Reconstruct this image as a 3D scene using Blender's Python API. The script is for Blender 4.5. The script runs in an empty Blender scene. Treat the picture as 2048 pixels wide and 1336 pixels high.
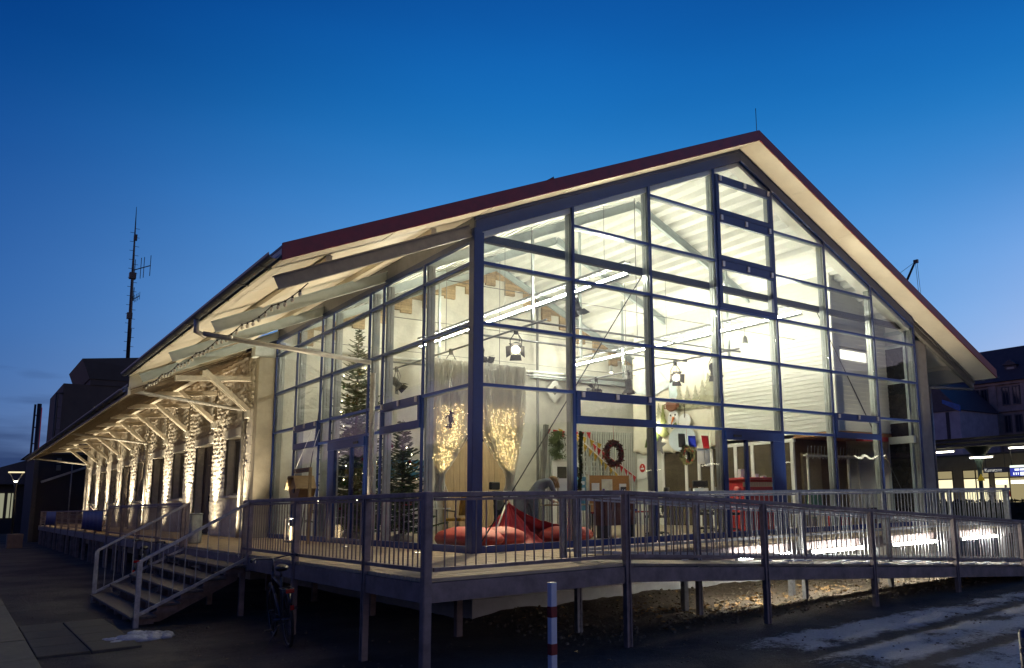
import bpy, bmesh, math, random
from math import sin, cos, pi, radians as RAD
from mathutils import Vector, Matrix, noise as mnoise

random.seed(7)
SC = bpy.context.scene
COL = SC.collection

# ------------------------------------------------------------------ camera
cam_d = bpy.data.cameras.new("camera")
cam = bpy.data.objects.new("camera", cam_d)
COL.objects.link(cam)
RIGHT = (0.7762948941152925, -0.6300890286138132, -0.018816306519303903)
UPV = (-0.08382217989550048, -0.1327648152630135, 0.9875967527213444)
FWD = (0.6247720220433157, 0.7650890927523927, 0.1558800841134856)
m = Matrix(((RIGHT[0], UPV[0], -FWD[0], -6.9000), (RIGHT[1], UPV[1], -FWD[1], -12.3716),
            (RIGHT[2], UPV[2], -FWD[2], 0.8469), (0, 0, 0, 1)))
cam.matrix_world = m
cam_d.sensor_width = 36.0
cam_d.lens = 28.4519
cam_d.shift_x = -0.10186
cam_d.shift_y = 0.03754
cam_d.clip_start = 0.05
cam_d.clip_end = 3000
SC.camera = cam

# ------------------------------------------------------------------ world: clear dusk sky after sunset
W = bpy.data.worlds.new("World")
SC.world = W
W.use_nodes = True
wn, wl = W.node_tree.nodes, W.node_tree.links
wn.clear()
# after sunset: one smooth blue gradient by elevation, a little lighter towards the afterglow (east-south-east of the
# hall), with a low bank of dusk cloud on the far horizon
tc = wn.new("ShaderNodeTexCoord")
sep = wn.new("ShaderNodeSeparateXYZ")
wl.new(tc.outputs["Generated"], sep.inputs[0])
ramp = wn.new("ShaderNodeValToRGB")
cr = ramp.color_ramp
cr.interpolation = 'B_SPLINE'
STOPS = [(0.0, (0.50, 0.48, 0.58)), (0.07, (0.36, 0.47, 0.72)), (0.16, (0.20, 0.42, 0.79)), (0.22, (0.155, 0.385, 0.78)), (0.317, (0.068, 0.285, 0.69)),
         (0.40, (0.021, 0.212, 0.59)), (0.46, (0.008, 0.155, 0.495)), (0.536, (0.004, 0.100, 0.40)), (0.62, (0.003, 0.062, 0.28)), (1.0, (0.001, 0.02, 0.10))]
while len(cr.elements) < len(STOPS):
    cr.elements.new(0.5)
for e, (p_, c_) in zip(cr.elements, STOPS):
    e.position = p_
    e.color = (*c_, 1)
wl.new(sep.outputs["Z"], ramp.inputs[0])
# afterglow: brighter towards azimuth +X
gl = wn.new("ShaderNodeMapRange")
gl.interpolation_type = 'SMOOTHSTEP'
gl.inputs["From Min"].default_value = -0.12
gl.inputs["From Max"].default_value = 0.52
gl.inputs["To Min"].default_value = 0.0
gl.inputs["To Max"].default_value = 1.0
wl.new(sep.outputs["X"], gl.inputs["Value"])
tint = wn.new("ShaderNodeMix"); tint.data_type = 'RGBA'
tint.inputs["A"].default_value = (0.16, 0.29, 0.47, 1)
tint.inputs["B"].default_value = (1.0, 1.0, 1.0, 1)
wl.new(gl.outputs[0], tint.inputs["Factor"])
glow = wn.new("ShaderNodeVectorMath")
glow.operation = 'MULTIPLY'
wl.new(ramp.outputs[0], glow.inputs[0])
wl.new(tint.outputs["Result"], glow.inputs[1])
# cloud bank near the horizon
mp = wn.new("ShaderNodeMapping")
mp.inputs["Scale"].default_value = (3.0, 3.0, 22)
wl.new(tc.outputs["Generated"], mp.inputs[0])
nz = wn.new("ShaderNodeTexNoise")
nz.inputs["Scale"].default_value = 2.4
nz.inputs["Detail"].default_value = 6
wl.new(mp.outputs[0], nz.inputs["Vector"])
h1 = wn.new("ShaderNodeMapRange")          # low down only
h1.inputs["From Min"].default_value = 0.03
h1.inputs["From Max"].default_value = 0.16
h1.inputs["To Min"].default_value = 0.40
h1.inputs["To Max"].default_value = -0.35
wl.new(sep.outputs["Z"], h1.inputs["Value"])
ad = wn.new("ShaderNodeMath"); ad.operation = 'ADD'
wl.new(nz.outputs[0], ad.inputs[0]); wl.new(h1.outputs[0], ad.inputs[1])
az = wn.new("ShaderNodeMapRange")          # the bank lies over the western, darker half of the horizon
az.inputs["From Min"].default_value = 0.5
az.inputs["From Max"].default_value = 0.05
az.inputs["To Min"].default_value = -0.7
az.inputs["To Max"].default_value = 0.0
wl.new(sep.outputs["X"], az.inputs["Value"])
ad2 = wn.new("ShaderNodeMath"); ad2.operation = 'ADD'
wl.new(ad.outputs[0], ad2.inputs[0]); wl.new(az.outputs[0], ad2.inputs[1])
cm = wn.new("ShaderNodeMapRange")
cm.inputs["From Min"].default_value = 0.40
cm.inputs["From Max"].default_value = 0.80
cm.inputs["To Max"].default_value = 0.9
wl.new(ad2.outputs[0], cm.inputs["Value"])
mixc = wn.new("ShaderNodeMix"); mixc.data_type = 'RGBA'
wl.new(cm.outputs[0], mixc.inputs["Factor"])
wl.new(glow.outputs[0], mixc.inputs["A"])
mixc.inputs["B"].default_value = (0.020, 0.042, 0.13, 1)
# last warm afterglow low over the horizon, right of and behind the view
dt = wn.new("ShaderNodeVectorMath"); dt.operation = 'DOT_PRODUCT'
dt.inputs[1].default_value = (0.72, -0.69, 0.0)
wl.new(tc.outputs["Generated"], dt.inputs[0])
g1 = wn.new("ShaderNodeMapRange"); g1.interpolation_type = 'SMOOTHSTEP'
g1.inputs["From Min"].default_value = 0.15; g1.inputs["From Max"].default_value = 1.0
wl.new(dt.outputs["Value"], g1.inputs["Value"])
g2 = wn.new("ShaderNodeMapRange"); g2.interpolation_type = 'SMOOTHSTEP'
g2.inputs["From Min"].default_value = 0.42; g2.inputs["From Max"].default_value = 0.0
wl.new(sep.outputs["Z"], g2.inputs["Value"])
g3 = wn.new("ShaderNodeMath"); g3.operation = 'MULTIPLY'
wl.new(g1.outputs[0], g3.inputs[0]); wl.new(g2.outputs[0], g3.inputs[1])
gc = wn.new("ShaderNodeVectorMath"); gc.operation = 'SCALE'
gc.inputs[0].default_value = (1.05, 0.62, 0.40)
wl.new(g3.outputs[0], gc.inputs["Scale"])
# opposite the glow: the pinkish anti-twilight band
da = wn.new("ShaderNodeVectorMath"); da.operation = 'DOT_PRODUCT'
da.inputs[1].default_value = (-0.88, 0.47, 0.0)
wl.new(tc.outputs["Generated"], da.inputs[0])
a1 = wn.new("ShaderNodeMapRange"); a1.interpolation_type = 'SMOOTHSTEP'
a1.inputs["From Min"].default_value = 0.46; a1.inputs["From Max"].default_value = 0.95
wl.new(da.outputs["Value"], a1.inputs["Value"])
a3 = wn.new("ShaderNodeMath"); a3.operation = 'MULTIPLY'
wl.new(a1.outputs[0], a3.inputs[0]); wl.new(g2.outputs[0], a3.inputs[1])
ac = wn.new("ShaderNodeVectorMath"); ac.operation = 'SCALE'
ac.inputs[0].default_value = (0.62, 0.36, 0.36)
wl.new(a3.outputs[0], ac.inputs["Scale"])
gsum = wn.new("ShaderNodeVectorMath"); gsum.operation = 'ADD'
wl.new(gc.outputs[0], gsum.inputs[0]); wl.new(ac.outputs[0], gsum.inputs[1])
# thin uneven haze
hz = wn.new("ShaderNodeTexNoise"); hz.inputs["Scale"].default_value = 2.2; hz.inputs["Detail"].default_value = 5
mph = wn.new("ShaderNodeMapping"); mph.inputs["Scale"].default_value = (1.0, 1.0, 3.5)
wl.new(tc.outputs["Generated"], mph.inputs[0]); wl.new(mph.outputs[0], hz.inputs["Vector"])
hm = wn.new("ShaderNodeMapRange"); hm.inputs["From Min"].default_value = 0.3; hm.inputs["From Max"].default_value = 0.7
hm.inputs["To Min"].default_value = 0.955; hm.inputs["To Max"].default_value = 1.045
wl.new(hz.outputs[0], hm.inputs["Value"])
hs_ = wn.new("ShaderNodeVectorMath"); hs_.operation = 'SCALE'
wl.new(mixc.outputs["Result"], hs_.inputs[0]); wl.new(hm.outputs[0], hs_.inputs["Scale"])
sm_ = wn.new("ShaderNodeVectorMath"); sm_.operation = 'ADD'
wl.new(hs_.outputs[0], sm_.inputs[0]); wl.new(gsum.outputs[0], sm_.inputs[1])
bg = wn.new("ShaderNodeBackground")
bg.inputs["Strength"].default_value = 1.0
wo = wn.new("ShaderNodeOutputWorld")
wl.new(sm_.outputs[0], bg.inputs["Color"])
wl.new(bg.outputs[0], wo.inputs["Surface"])

SC.view_settings.view_transform = 'Standard'
SC.view_settings.look = 'None'
SC.view_settings.exposure = 0.0
SC.view_settings.gamma = 1.0
SC.view_settings.use_curve_mapping = False
SC.cycles.max_bounces = 10
SC.cycles.diffuse_bounces = 4
SC.cycles.glossy_bounces = 4
SC.cycles.transmission_bounces = 6
SC.cycles.transparent_max_bounces = 24
SC.cycles.caustics_reflective = False
SC.cycles.caustics_refractive = False
SC.cycles.sample_clamp_indirect = 6.0
SC.cycles.use_denoising = True

# ------------------------------------------------------------------ helpers
def nd(nt, t, **kw):
    n = nt.nodes.new(t)
    for k, v in kw.items():
        setattr(n, k, v)
    return n

MATS = {}
def M(name, col, rough=0.6, metal=0.0, var=0.15, vs=6.0, bump=0.0, bs=40.0, spec=None, stretch=None, dark=None, emit=None, es=0.0,
      obj_var=0.0, sss=0.0, trans=0.0):
    """Principled material: colour broken up by two scales of noise, roughness variation and a fine bump."""
    if name in MATS:
        return MATS[name]
    mt = bpy.data.materials.new(name)
    mt.use_nodes = True
    nt = mt.node_tree
    b = nt.nodes["Principled BSDF"]
    L = nt.links.new
    tc = nd(nt, "ShaderNodeTexCoord")
    vec = tc.outputs["Object"]
    if stretch:
        mp = nd(nt, "ShaderNodeMapping")
        mp.inputs["Scale"].default_value = stretch
        L(vec, mp.inputs[0]); vec = mp.outputs[0]
    n1 = nd(nt, "ShaderNodeTexNoise")
    n1.inputs["Scale"].default_value = vs
    n1.inputs["Detail"].default_value = 6
    n1.inputs["Roughness"].default_value = 0.65
    L(vec, n1.inputs["Vector"])
    mr = nd(nt, "ShaderNodeMapRange")
    mr.inputs["From Min"].default_value = 0.25
    mr.inputs["From Max"].default_value = 0.75
    L(n1.outputs[0], mr.inputs["Value"])
    mx = nd(nt, "ShaderNodeMix", data_type='RGBA')
    d = dark if dark else tuple(c * (1 - 2 * var) for c in col)
    hi = tuple(min(1, c * (1 + var)) for c in col)
    mx.inputs["A"].default_value = (*[max(0, c) for c in d], 1)
    mx.inputs["B"].default_value = (*hi, 1)
    L(mr.outputs[0], mx.inputs["Factor"])
    out = mx.outputs["Result"]
    if obj_var:
        oi = nd(nt, "ShaderNodeObjectInfo")
        m2 = nd(nt, "ShaderNodeMapRange")
        m2.inputs["To Min"].default_value = 1 - obj_var
        m2.inputs["To Max"].default_value = 1 + obj_var
        L(oi.outputs["Random"], m2.inputs["Value"])
        vm = nd(nt, "ShaderNodeVectorMath", operation='SCALE')
        L(out, vm.inputs[0]); L(m2.outputs[0], vm.inputs["Scale"])
        out = vm.outputs[0]
    L(out, b.inputs["Base Color"])
    b.inputs["Metallic"].default_value = metal
    r2 = nd(nt, "ShaderNodeMapRange")
    r2.inputs["To Min"].default_value = max(0.02, rough - 0.12)
    r2.inputs["To Max"].default_value = min(1, rough + 0.12)
    L(n1.outputs[0], r2.inputs["Value"]); L(r2.outputs[0], b.inputs["Roughness"])
    if spec is not None:
        b.inputs["Specular IOR Level"].default_value = spec
    if bump:
        n2 = nd(nt, "ShaderNodeTexNoise")
        n2.inputs["Scale"].default_value = bs
        n2.inputs["Detail"].default_value = 5
        L(vec, n2.inputs["Vector"])
        bp = nd(nt, "ShaderNodeBump")
        bp.inputs["Strength"].default_value = bump
        bp.inputs["Distance"].default_value = 0.02
        L(n2.outputs[0], bp.inputs["Height"]); L(bp.outputs[0], b.inputs["Normal"])
    if emit:
        b.inputs["Emission Color"].default_value = (*emit, 1)
        b.inputs["Emission Strength"].default_value = es
    if sss:
        b.inputs["Subsurface Weight"].default_value = sss
    MATS[name] = mt
    return mt

def M_glow(name, col, strength):
    if name in MATS:
        return MATS[name]
    mt = bpy.data.materials.new(name)
    mt.use_nodes = True
    nt = mt.node_tree
    nt.nodes.clear()
    e = nd(nt, "ShaderNodeEmission")
    e.inputs[0].default_value = (*col, 1)
    e.inputs[1].default_value = strength
    o = nd(nt, "ShaderNodeOutputMaterial")
    nt.links.new(e.outputs[0], o.inputs["Surface"])
    MATS[name] = mt
    return mt

def M_glass(name, tint=(0.97, 0.985, 0.975), refl=1.0, rough=0.0):
    mt = bpy.data.materials.new(name)
    mt.use_nodes = True
    nt = mt.node_tree
    nt.nodes.clear()
    L = nt.links.new
    t = nd(nt, "ShaderNodeBsdfTransparent"); t.inputs[0].default_value = (*tint, 1)
    g = nd(nt, "ShaderNodeBsdfGlossy"); g.inputs["Roughness"].default_value = rough
    # Schlick reflectance, the same from either side of the pane
    f = nd(nt, "ShaderNodeLayerWeight"); f.inputs["Blend"].default_value = 0.5
    p5 = nd(nt, "ShaderNodeMath", operation='POWER'); p5.inputs[1].default_value = 5.0
    ma = nd(nt, "ShaderNodeMath", operation='MULTIPLY_ADD'); ma.inputs[1].default_value = 0.96; ma.inputs[2].default_value = 0.04
    L(f.outputs["Facing"], p5.inputs[0]); L(p5.outputs[0], ma.inputs[0])
    mu = nd(nt, "ShaderNodeMath", operation='MULTIPLY'); mu.inputs[1].default_value = refl
    # very slight waviness of the panes
    tc = nd(nt, "ShaderNodeTexCoord")
    n = nd(nt, "ShaderNodeTexNoise"); n.inputs["Scale"].default_value = 1.3; n.inputs["Detail"].default_value = 1
    bp = nd(nt, "ShaderNodeBump"); bp.inputs["Strength"].default_value = 0.09; bp.inputs["Distance"].default_value = 0.05
    oi = nd(nt, "ShaderNodeObjectInfo")                    # every pane warps the mirror image its own way
    ro = nd(nt, "ShaderNodeVectorMath", operation='SCALE'); ro.inputs[0].default_value = (37, 61, 83)
    L(oi.outputs["Random"], ro.inputs["Scale"])
    av = nd(nt, "ShaderNodeVectorMath", operation='ADD')
    L(tc.outputs["Object"], av.inputs[0]); L(ro.outputs[0], av.inputs[1])
    L(av.outputs[0], n.inputs["Vector"]); L(n.outputs[0], bp.inputs["Height"])
    L(bp.outputs[0], g.inputs["Normal"])
    x = nd(nt, "ShaderNodeMixShader")
    o = nd(nt, "ShaderNodeOutputMaterial")
    L(ma.outputs[0], mu.inputs[0]); L(mu.outputs[0], x.inputs[0])
    L(t.outputs[0], x.inputs[1]); L(g.outputs[0], x.inputs[2]); L(x.outputs[0], o.inputs["Surface"])
    MATS[name] = mt
    return mt

OFF = {}
def off(o):
    while o is not None:
        if o.name in OFF:
            return OFF[o.name]
        o = o.parent
    return Vector((0, 0, 0))

class MB:
    """Collects boxes, bars, tubes, prisms and lathes as one mesh."""
    def __init__(s):
        s.v = []; s.f = []; s.sm = []
    def add(s, vs, fs, smooth=False):
        b = len(s.v)
        s.v += [Vector(q) for q in vs]
        s.f += [tuple(b + i for i in f) for f in fs]
        s.sm += [smooth] * len(fs)
        return s
    BF = [(0, 3, 2, 1), (4, 5, 6, 7), (0, 1, 5, 4), (1, 2, 6, 5), (2, 3, 7, 6), (3, 0, 4, 7)]
    def box(s, x0, x1, y0, y1, z0, z1):
        return s.add([(x0, y0, z0), (x1, y0, z0), (x1, y1, z0), (x0, y1, z0), (x0, y0, z1), (x1, y0, z1), (x1, y1, z1), (x0, y1, z1)], s.BF)
    def cbox(s, c, sx, sy, sz, mat=None):
        pts = [Vector((a * sx / 2, b * sy / 2, d * sz / 2)) for d in (-1, 1) for a, b in ((-1, -1), (1, -1), (1, 1), (-1, 1))]
        if mat is not None:
            pts = [mat @ q for q in pts]
        return s.add([q + Vector(c) for q in pts], s.BF)
    def bar(s, p, q, w, h, up=(0, 0, 1), ext=0.0):
        p, q = Vector(p), Vector(q)
        d = (q - p).normalized()
        p = p - d * ext; q = q + d * ext
        u = Vector(up)
        if abs(d.dot(u)) > 0.99:
            u = Vector((0, 1, 0))
        r = d.cross(u).normalized(); u = r.cross(d)
        c = [(-1, -1), (1, -1), (1, 1), (-1, 1)]
        vs = [p + r * a * w / 2 + u * b * h / 2 for a, b in c] + [q + r * a * w / 2 + u * b * h / 2 for a, b in c]
        return s.add(vs, [(0, 1, 2, 3), (7, 6, 5, 4), (0, 4, 5, 1), (1, 5, 6, 2), (2, 6, 7, 3), (3, 7, 4, 0)])
    def tube(s, p, q, r0, r1=None, n=10, cap=True):
        return s.path([p, q], r0 if r1 is None else (r0, r1), n, cap)
    def path(s, pts, r, n=8, cap=True):
        pts = [Vector(q) for q in pts]
        if not isinstance(r, (list, tuple)):
            r = [r] * len(pts)
        vs, fs = [], []
        pr_ = None
        for i, q in enumerate(pts):
            d = (pts[min(i + 1, len(pts) - 1)] - pts[max(i - 1, 0)]).normalized()
            if pr_ is None:
                u = Vector((0, 0, 1)) if abs(d.z) < 0.9 else Vector((1, 0, 0))
                a = d.cross(u).normalized()
            else:
                a = (pr_ - d * pr_.dot(d)).normalized()
            pr_ = a
            b = d.cross(a)
            for k in range(n):
                t = 2 * pi * k / n
                vs.append(q + (a * cos(t) + b * sin(t)) * r[i])
        for i in range(len(pts) - 1):
            for k in range(n):
                k2 = (k + 1) % n
                fs.append((i * n + k, i * n + k2, (i + 1) * n + k2, (i + 1) * n + k))
        s.add(vs, fs, True)
        if cap:
            b = len(s.v) - len(vs)
            s.f += [tuple(b + k for k in reversed(range(n))), tuple(b + (len(pts) - 1) * n + k for k in range(n))]
            s.sm += [False, False]
        return s
    def lathe(s, prof, c=(0, 0, 0), n=16, axis=None):
        c = Vector(c); vs, fs = [], []
        for r, z in prof:
            for k in range(n):
                t = 2 * pi * k / n
                q = Vector((r * cos(t), r * sin(t), z))
                vs.append((axis @ q if axis is not None else q) + c)
        for i in range(len(prof) - 1):
            for k in range(n):
                k2 = (k + 1) % n
                fs.append((i * n + k, i * n + k2, (i + 1) * n + k2, (i + 1) * n + k))
        return s.add(vs, fs, True)
    def prism(s, poly, d):
        """poly: ring of points, extruded by vector d"""
        poly = [Vector(q) for q in poly]; d = Vector(d); n = len(poly)
        return s.add(poly + [q + d for q in poly], [tuple(reversed(range(n))), tuple(range(n, 2 * n))] +
                     [(i, (i + 1) % n, n + (i + 1) % n, n + i) for i in range(n)])
    def blob(s, c, rx, ry, rz, n=8, m=6, jit=0.0, seed=0):
        rnd = random.Random(seed); vs, fs = [], []
        for i in range(m + 1):
            ph = pi * i / m
            for k in range(n):
                t = 2 * pi * k / n
                j = 1 + rnd.uniform(-jit, jit)
                vs.append((c[0] + rx * sin(ph) * cos(t) * j, c[1] + ry * sin(ph) * sin(t) * j, c[2] + rz * cos(ph) * j))
        for i in range(m):
            for k in range(n):
                k2 = (k + 1) % n
                fs.append((i * n + k, (i + 1) * n + k, (i + 1) * n + k2, i * n + k2))
        return s.add(vs, fs, True)
    def mesh(s, name, mat, o=Vector((0, 0, 0)), recalc=True):
        me = bpy.data.meshes.new(name)
        me.from_pydata([tuple(q - o) for q in s.v], [], s.f)
        me.polygons.foreach_set("use_smooth", s.sm)
        if recalc:
            bm = bmesh.new(); bm.from_mesh(me)
            bmesh.ops.recalc_face_normals(bm, faces=bm.faces)
            bm.to_mesh(me); bm.free()
        me.update()
        if mat is not None:
            me.materials.append(mat)
        return me
    def build(s, name, mat, parent=None, bevel=0.0, o=None):
        if o is None:
            o = off(parent) if parent is not None else Vector((0, 0, 0))
        me = s.mesh(name, mat, o)
        ob = bpy.data.objects.new(name, me)
        COL.objects.link(ob)
        if parent is not None:
            ob.parent = parent
        if bevel:
            md = ob.modifiers.new("bevel", 'BEVEL'); md.width = bevel; md.segments = 2; md.limit_method = 'ANGLE'
        return ob

def tag(o, label=None, cat=None, group=None, kind=None):
    if label: o["label"] = label
    if cat: o["category"] = cat
    if group: o["group"] = group
    if kind: o["kind"] = kind
    return o

def thing(name, label, cat, loc=(0, 0, 0), rz=0.0, group=None, local=False):
    o = bpy.data.objects.new(name, None)
    COL.objects.link(o)
    o.empty_display_size = 0.2
    o.location = loc
    o.rotation_euler = (0, 0, rz)
    OFF[o.name] = Vector((0, 0, 0)) if local else Vector(loc)
    return tag(o, label, cat, group)

def solo(name, mb, mat, label, cat, loc, group=None, bevel=0.0):
    """a thing that is one mesh; loc is its base"""
    o = mb.build(name, mat, None, bevel, Vector(loc))
    o.location = loc
    OFF[o.name] = Vector(loc)
    return tag(o, label, cat, group)

def inst(name, me, parent, loc=(0, 0, 0), rot=None, scale=None):
    """a part that shares mesh data; loc in world coordinates of the thing's frame"""
    ob = bpy.data.objects.new(name, me)
    COL.objects.link(ob)
    if parent is not None:
        ob.parent = parent
        ob.location = Vector(loc) - off(parent)
    else:
        ob.location = loc
    if rot is not None:
        if isinstance(rot, Matrix):
            ob.rotation_euler = rot.to_euler()
        else:
            ob.rotation_euler = rot
    if scale is not None:
        ob.scale = scale
    return ob

def copy_tree(o, parent=None):
    c = o.copy()
    COL.objects.link(c)
    c.parent = parent
    OFF[c.name] = OFF.get(o.name, Vector((0, 0, 0)))
    for ch in [q for q in o.children]:
        copy_tree(ch, c)
    return c

def light(name, kind, loc, power, col=(1, 0.93, 0.8), parent=None, **kw):
    ld = bpy.data.lights.new(name, kind)
    ld.energy = power
    ld.color = col
    for k, v in kw.items():
        setattr(ld, k, v)
    lo = bpy.data.objects.new(name, ld)
    COL.objects.link(lo)
    if parent is not None:
        lo.parent = parent
        lo.location = Vector(loc) - off(parent)
    else:
        lo.location = loc
    return lo

def aim(o, d):
    o.rotation_euler = Vector(d).to_track_quat('-Z', 'Y').to_euler()

def fbm(p, sc=1.0, oct=4):
    return mnoise.fractal(Vector(p) * sc, 1.0, 2.0, oct)

# ------------------------------------------------------------------ materials
m_blue = M("blue_powder_coat", (0.010, 0.036, 0.175), 0.34, 0.0, 0.10, 9, 0.03, 120)
m_navy = M("blue_cap", (0.007, 0.023, 0.115), 0.36, 0.0, 0.10, 9, 0.03, 120)
m_alu = M("mullion_grey", (0.30, 0.32, 0.31), 0.38, 0.55, 0.10, 5, 0.03, 90)
m_steelp = M("pale_green_grey_steel", (0.46, 0.51, 0.50), 0.45, 0.1, 0.08, 4, 0.04, 60)
m_galv = M("galvanised_steel", (0.34, 0.35, 0.36), 0.46, 0.65, 0.22, 14, 0.08, 60)
m_rail = M("railing_steel", (0.235, 0.185, 0.175), 0.5, 0.1, 0.30, 4, 0.12, 50)
m_zinc = M("zinc_gutter", (0.16, 0.165, 0.17), 0.42, 0.6, 0.2, 8, 0.05, 40)
m_pipe = M("zinc_pipe", (0.42, 0.40, 0.36), 0.5, 0.35, 0.18, 6, 0.06, 40)
m_soffit = M("cream_soffit", (0.72, 0.66, 0.54), 0.55, 0.0, 0.07, 1.6, 0.05, 20)
m_red = M("dark_red_fascia", (0.24, 0.014, 0.02), 0.42, 0.1, 0.18, 5, 0.05, 30)
m_roof = M("dark_roof_sheet", (0.05, 0.022, 0.022), 0.5, 0.2, 0.2, 3, 0.05, 30)
m_deckmetal = M("white_roof_deck", (0.80, 0.80, 0.74), 0.5, 0.0, 0.04, 2, 0.02, 20)
m_white = M("white_paint", (0.76, 0.75, 0.70), 0.55, 0.0, 0.05, 3, 0.05, 30)
m_siding = M("white_siding", (0.62, 0.62, 0.56), 0.5, 0.0, 0.05, 1.2, 0.03, 20)
m_conc = M("concrete", (0.33, 0.29, 0.22), 0.8, 0.0, 0.16, 2.5, 0.25, 30)
m_concl = M("pale_concrete", (0.52, 0.50, 0.44), 0.8, 0.0, 0.14, 4, 0.2, 30)
m_stone = M("whitewashed_stone", (0.62, 0.57, 0.48), 0.85, 0.0, 0.16, 5, 0.9, 16)
m_washed = M("painted_brick", (0.70, 0.68, 0.60), 0.8, 0.0, 0.08, 3, 0.5, 14)
m_wood = M("weathered_deck_board", (0.56, 0.44, 0.27), 0.7, 0.0, 0.25, 3, 0.35, 22, stretch=(1, 9, 9))
m_woody = M("weathered_deck_board_long", (0.30, 0.205, 0.115), 0.7, 0.0, 0.25, 3, 0.35, 22, stretch=(9, 1, 9))
m_timber = M("painted_timber", (0.58, 0.53, 0.43), 0.65, 0.0, 0.16, 5, 0.2, 30)
m_board = M("canopy_boards", (0.24, 0.185, 0.125), 0.7, 0.0, 0.25, 5, 0.2, 30)
m_brick = M("old_brown_brick", (0.40, 0.29, 0.165), 0.85, 0.0, 0.2, 9, 0.4, 40, obj_var=0.25)
m_black = M("matt_black", (0.018, 0.018, 0.020), 0.5, 0.0, 0.25, 10, 0.05, 60)
m_dark = M("dark_void", (0.020, 0.018, 0.016), 0.7, 0.0, 0.2, 4)
m_floor = M("hall_floor", (0.40, 0.31, 0.20), 0.35, 0.0, 0.12, 2, 0.05, 20)
m_redc = M("red_fabric", (0.50, 0.022, 0.024), 0.6, 0.0, 0.15, 5, 0.2, 40)
m_plastic_w = M("white_plastic", (0.72, 0.72, 0.68), 0.4, 0.0, 0.05, 5)
m_grey = M("mid_grey", (0.20, 0.20, 0.19), 0.5, 0.0, 0.1, 8)
m_glass = M_glass("facade_glass", refl=0.75)
m_glassd = M_glass("dim_glass", tint=(0.45, 0.45, 0.42), refl=1.0)

# ------------------------------------------------------------------ ground
GZ = -1.10
def rut_d(x, y):
    """distance to the nearest wheel rut (two ruts curving across the yard)"""
    best = 9
    for o in (0.0, -1.25):
        yy = -5.62 + o + 0.035 * (x - 2.5) + 0.006 * (x - 2.5) ** 2 * (1 if x > 2.5 else 0.3)
        best = min(best, abs(y - yy))
    return best
def ground_z(x, y):
    z = GZ
    if -3 < x < 22 and -3.5 < y < 0.5:                # soil banked against the plinth
        t = max(0, min(1, (y + 3.0) / 2.6))
        fx = max(0, min(1, (x + 0.3) / 1.2))
        z += 0.17 * t * t * fx * (0.8 + 0.5 * fbm((x, y, 0), 0.9, 3))
    near = max(0, 1 - (abs(x) + abs(y)) / 60)
    z += near * 0.018 * fbm((x, y, 3), 2.2, 4)
    if -3.2 < y < 0.3 and -0.5 < x < 20:
        z += 0.018 * fbm((x, y, 7), 6.0, 3)
    if -9 < y < -3.6 and -4 < x < 20:
        r = rut_d(x, y)
        if r < 0.4:
            z -= 0.035 * (1 - r / 0.4)
        z += 0.02 * fbm((x, y, 5), 3.5, 4)
    return z
def axis_vals(lo, hi, step, far):
    v = []
    q = lo
    while q < hi:
        v.append(q); q += step
    v.append(hi)
    a = []; d = step; p_ = lo
    while p_ > -far:
        d *= 1.5; p_ -= d; a.append(p_)
    b = []; d = step; p_ = hi
    while p_ < far:
        d *= 1.5; p_ += d; b.append(p_)
    return list(reversed(a)) + v + b
gx = axis_vals(-9, 16, 0.14, 1500)
gy = axis_vals(-10, 5, 0.12, 1500)
mb = MB()
vs = [(x, y, ground_z(x, y)) for y in gy for x in gx]
nx = len(gx)
fs = [(j * nx + i, j * nx + i + 1, (j + 1) * nx + i + 1, (j + 1) * nx + i) for j in range(len(gy) - 1) for i in range(nx - 1)]
mb.add(vs, fs, True)

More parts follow.
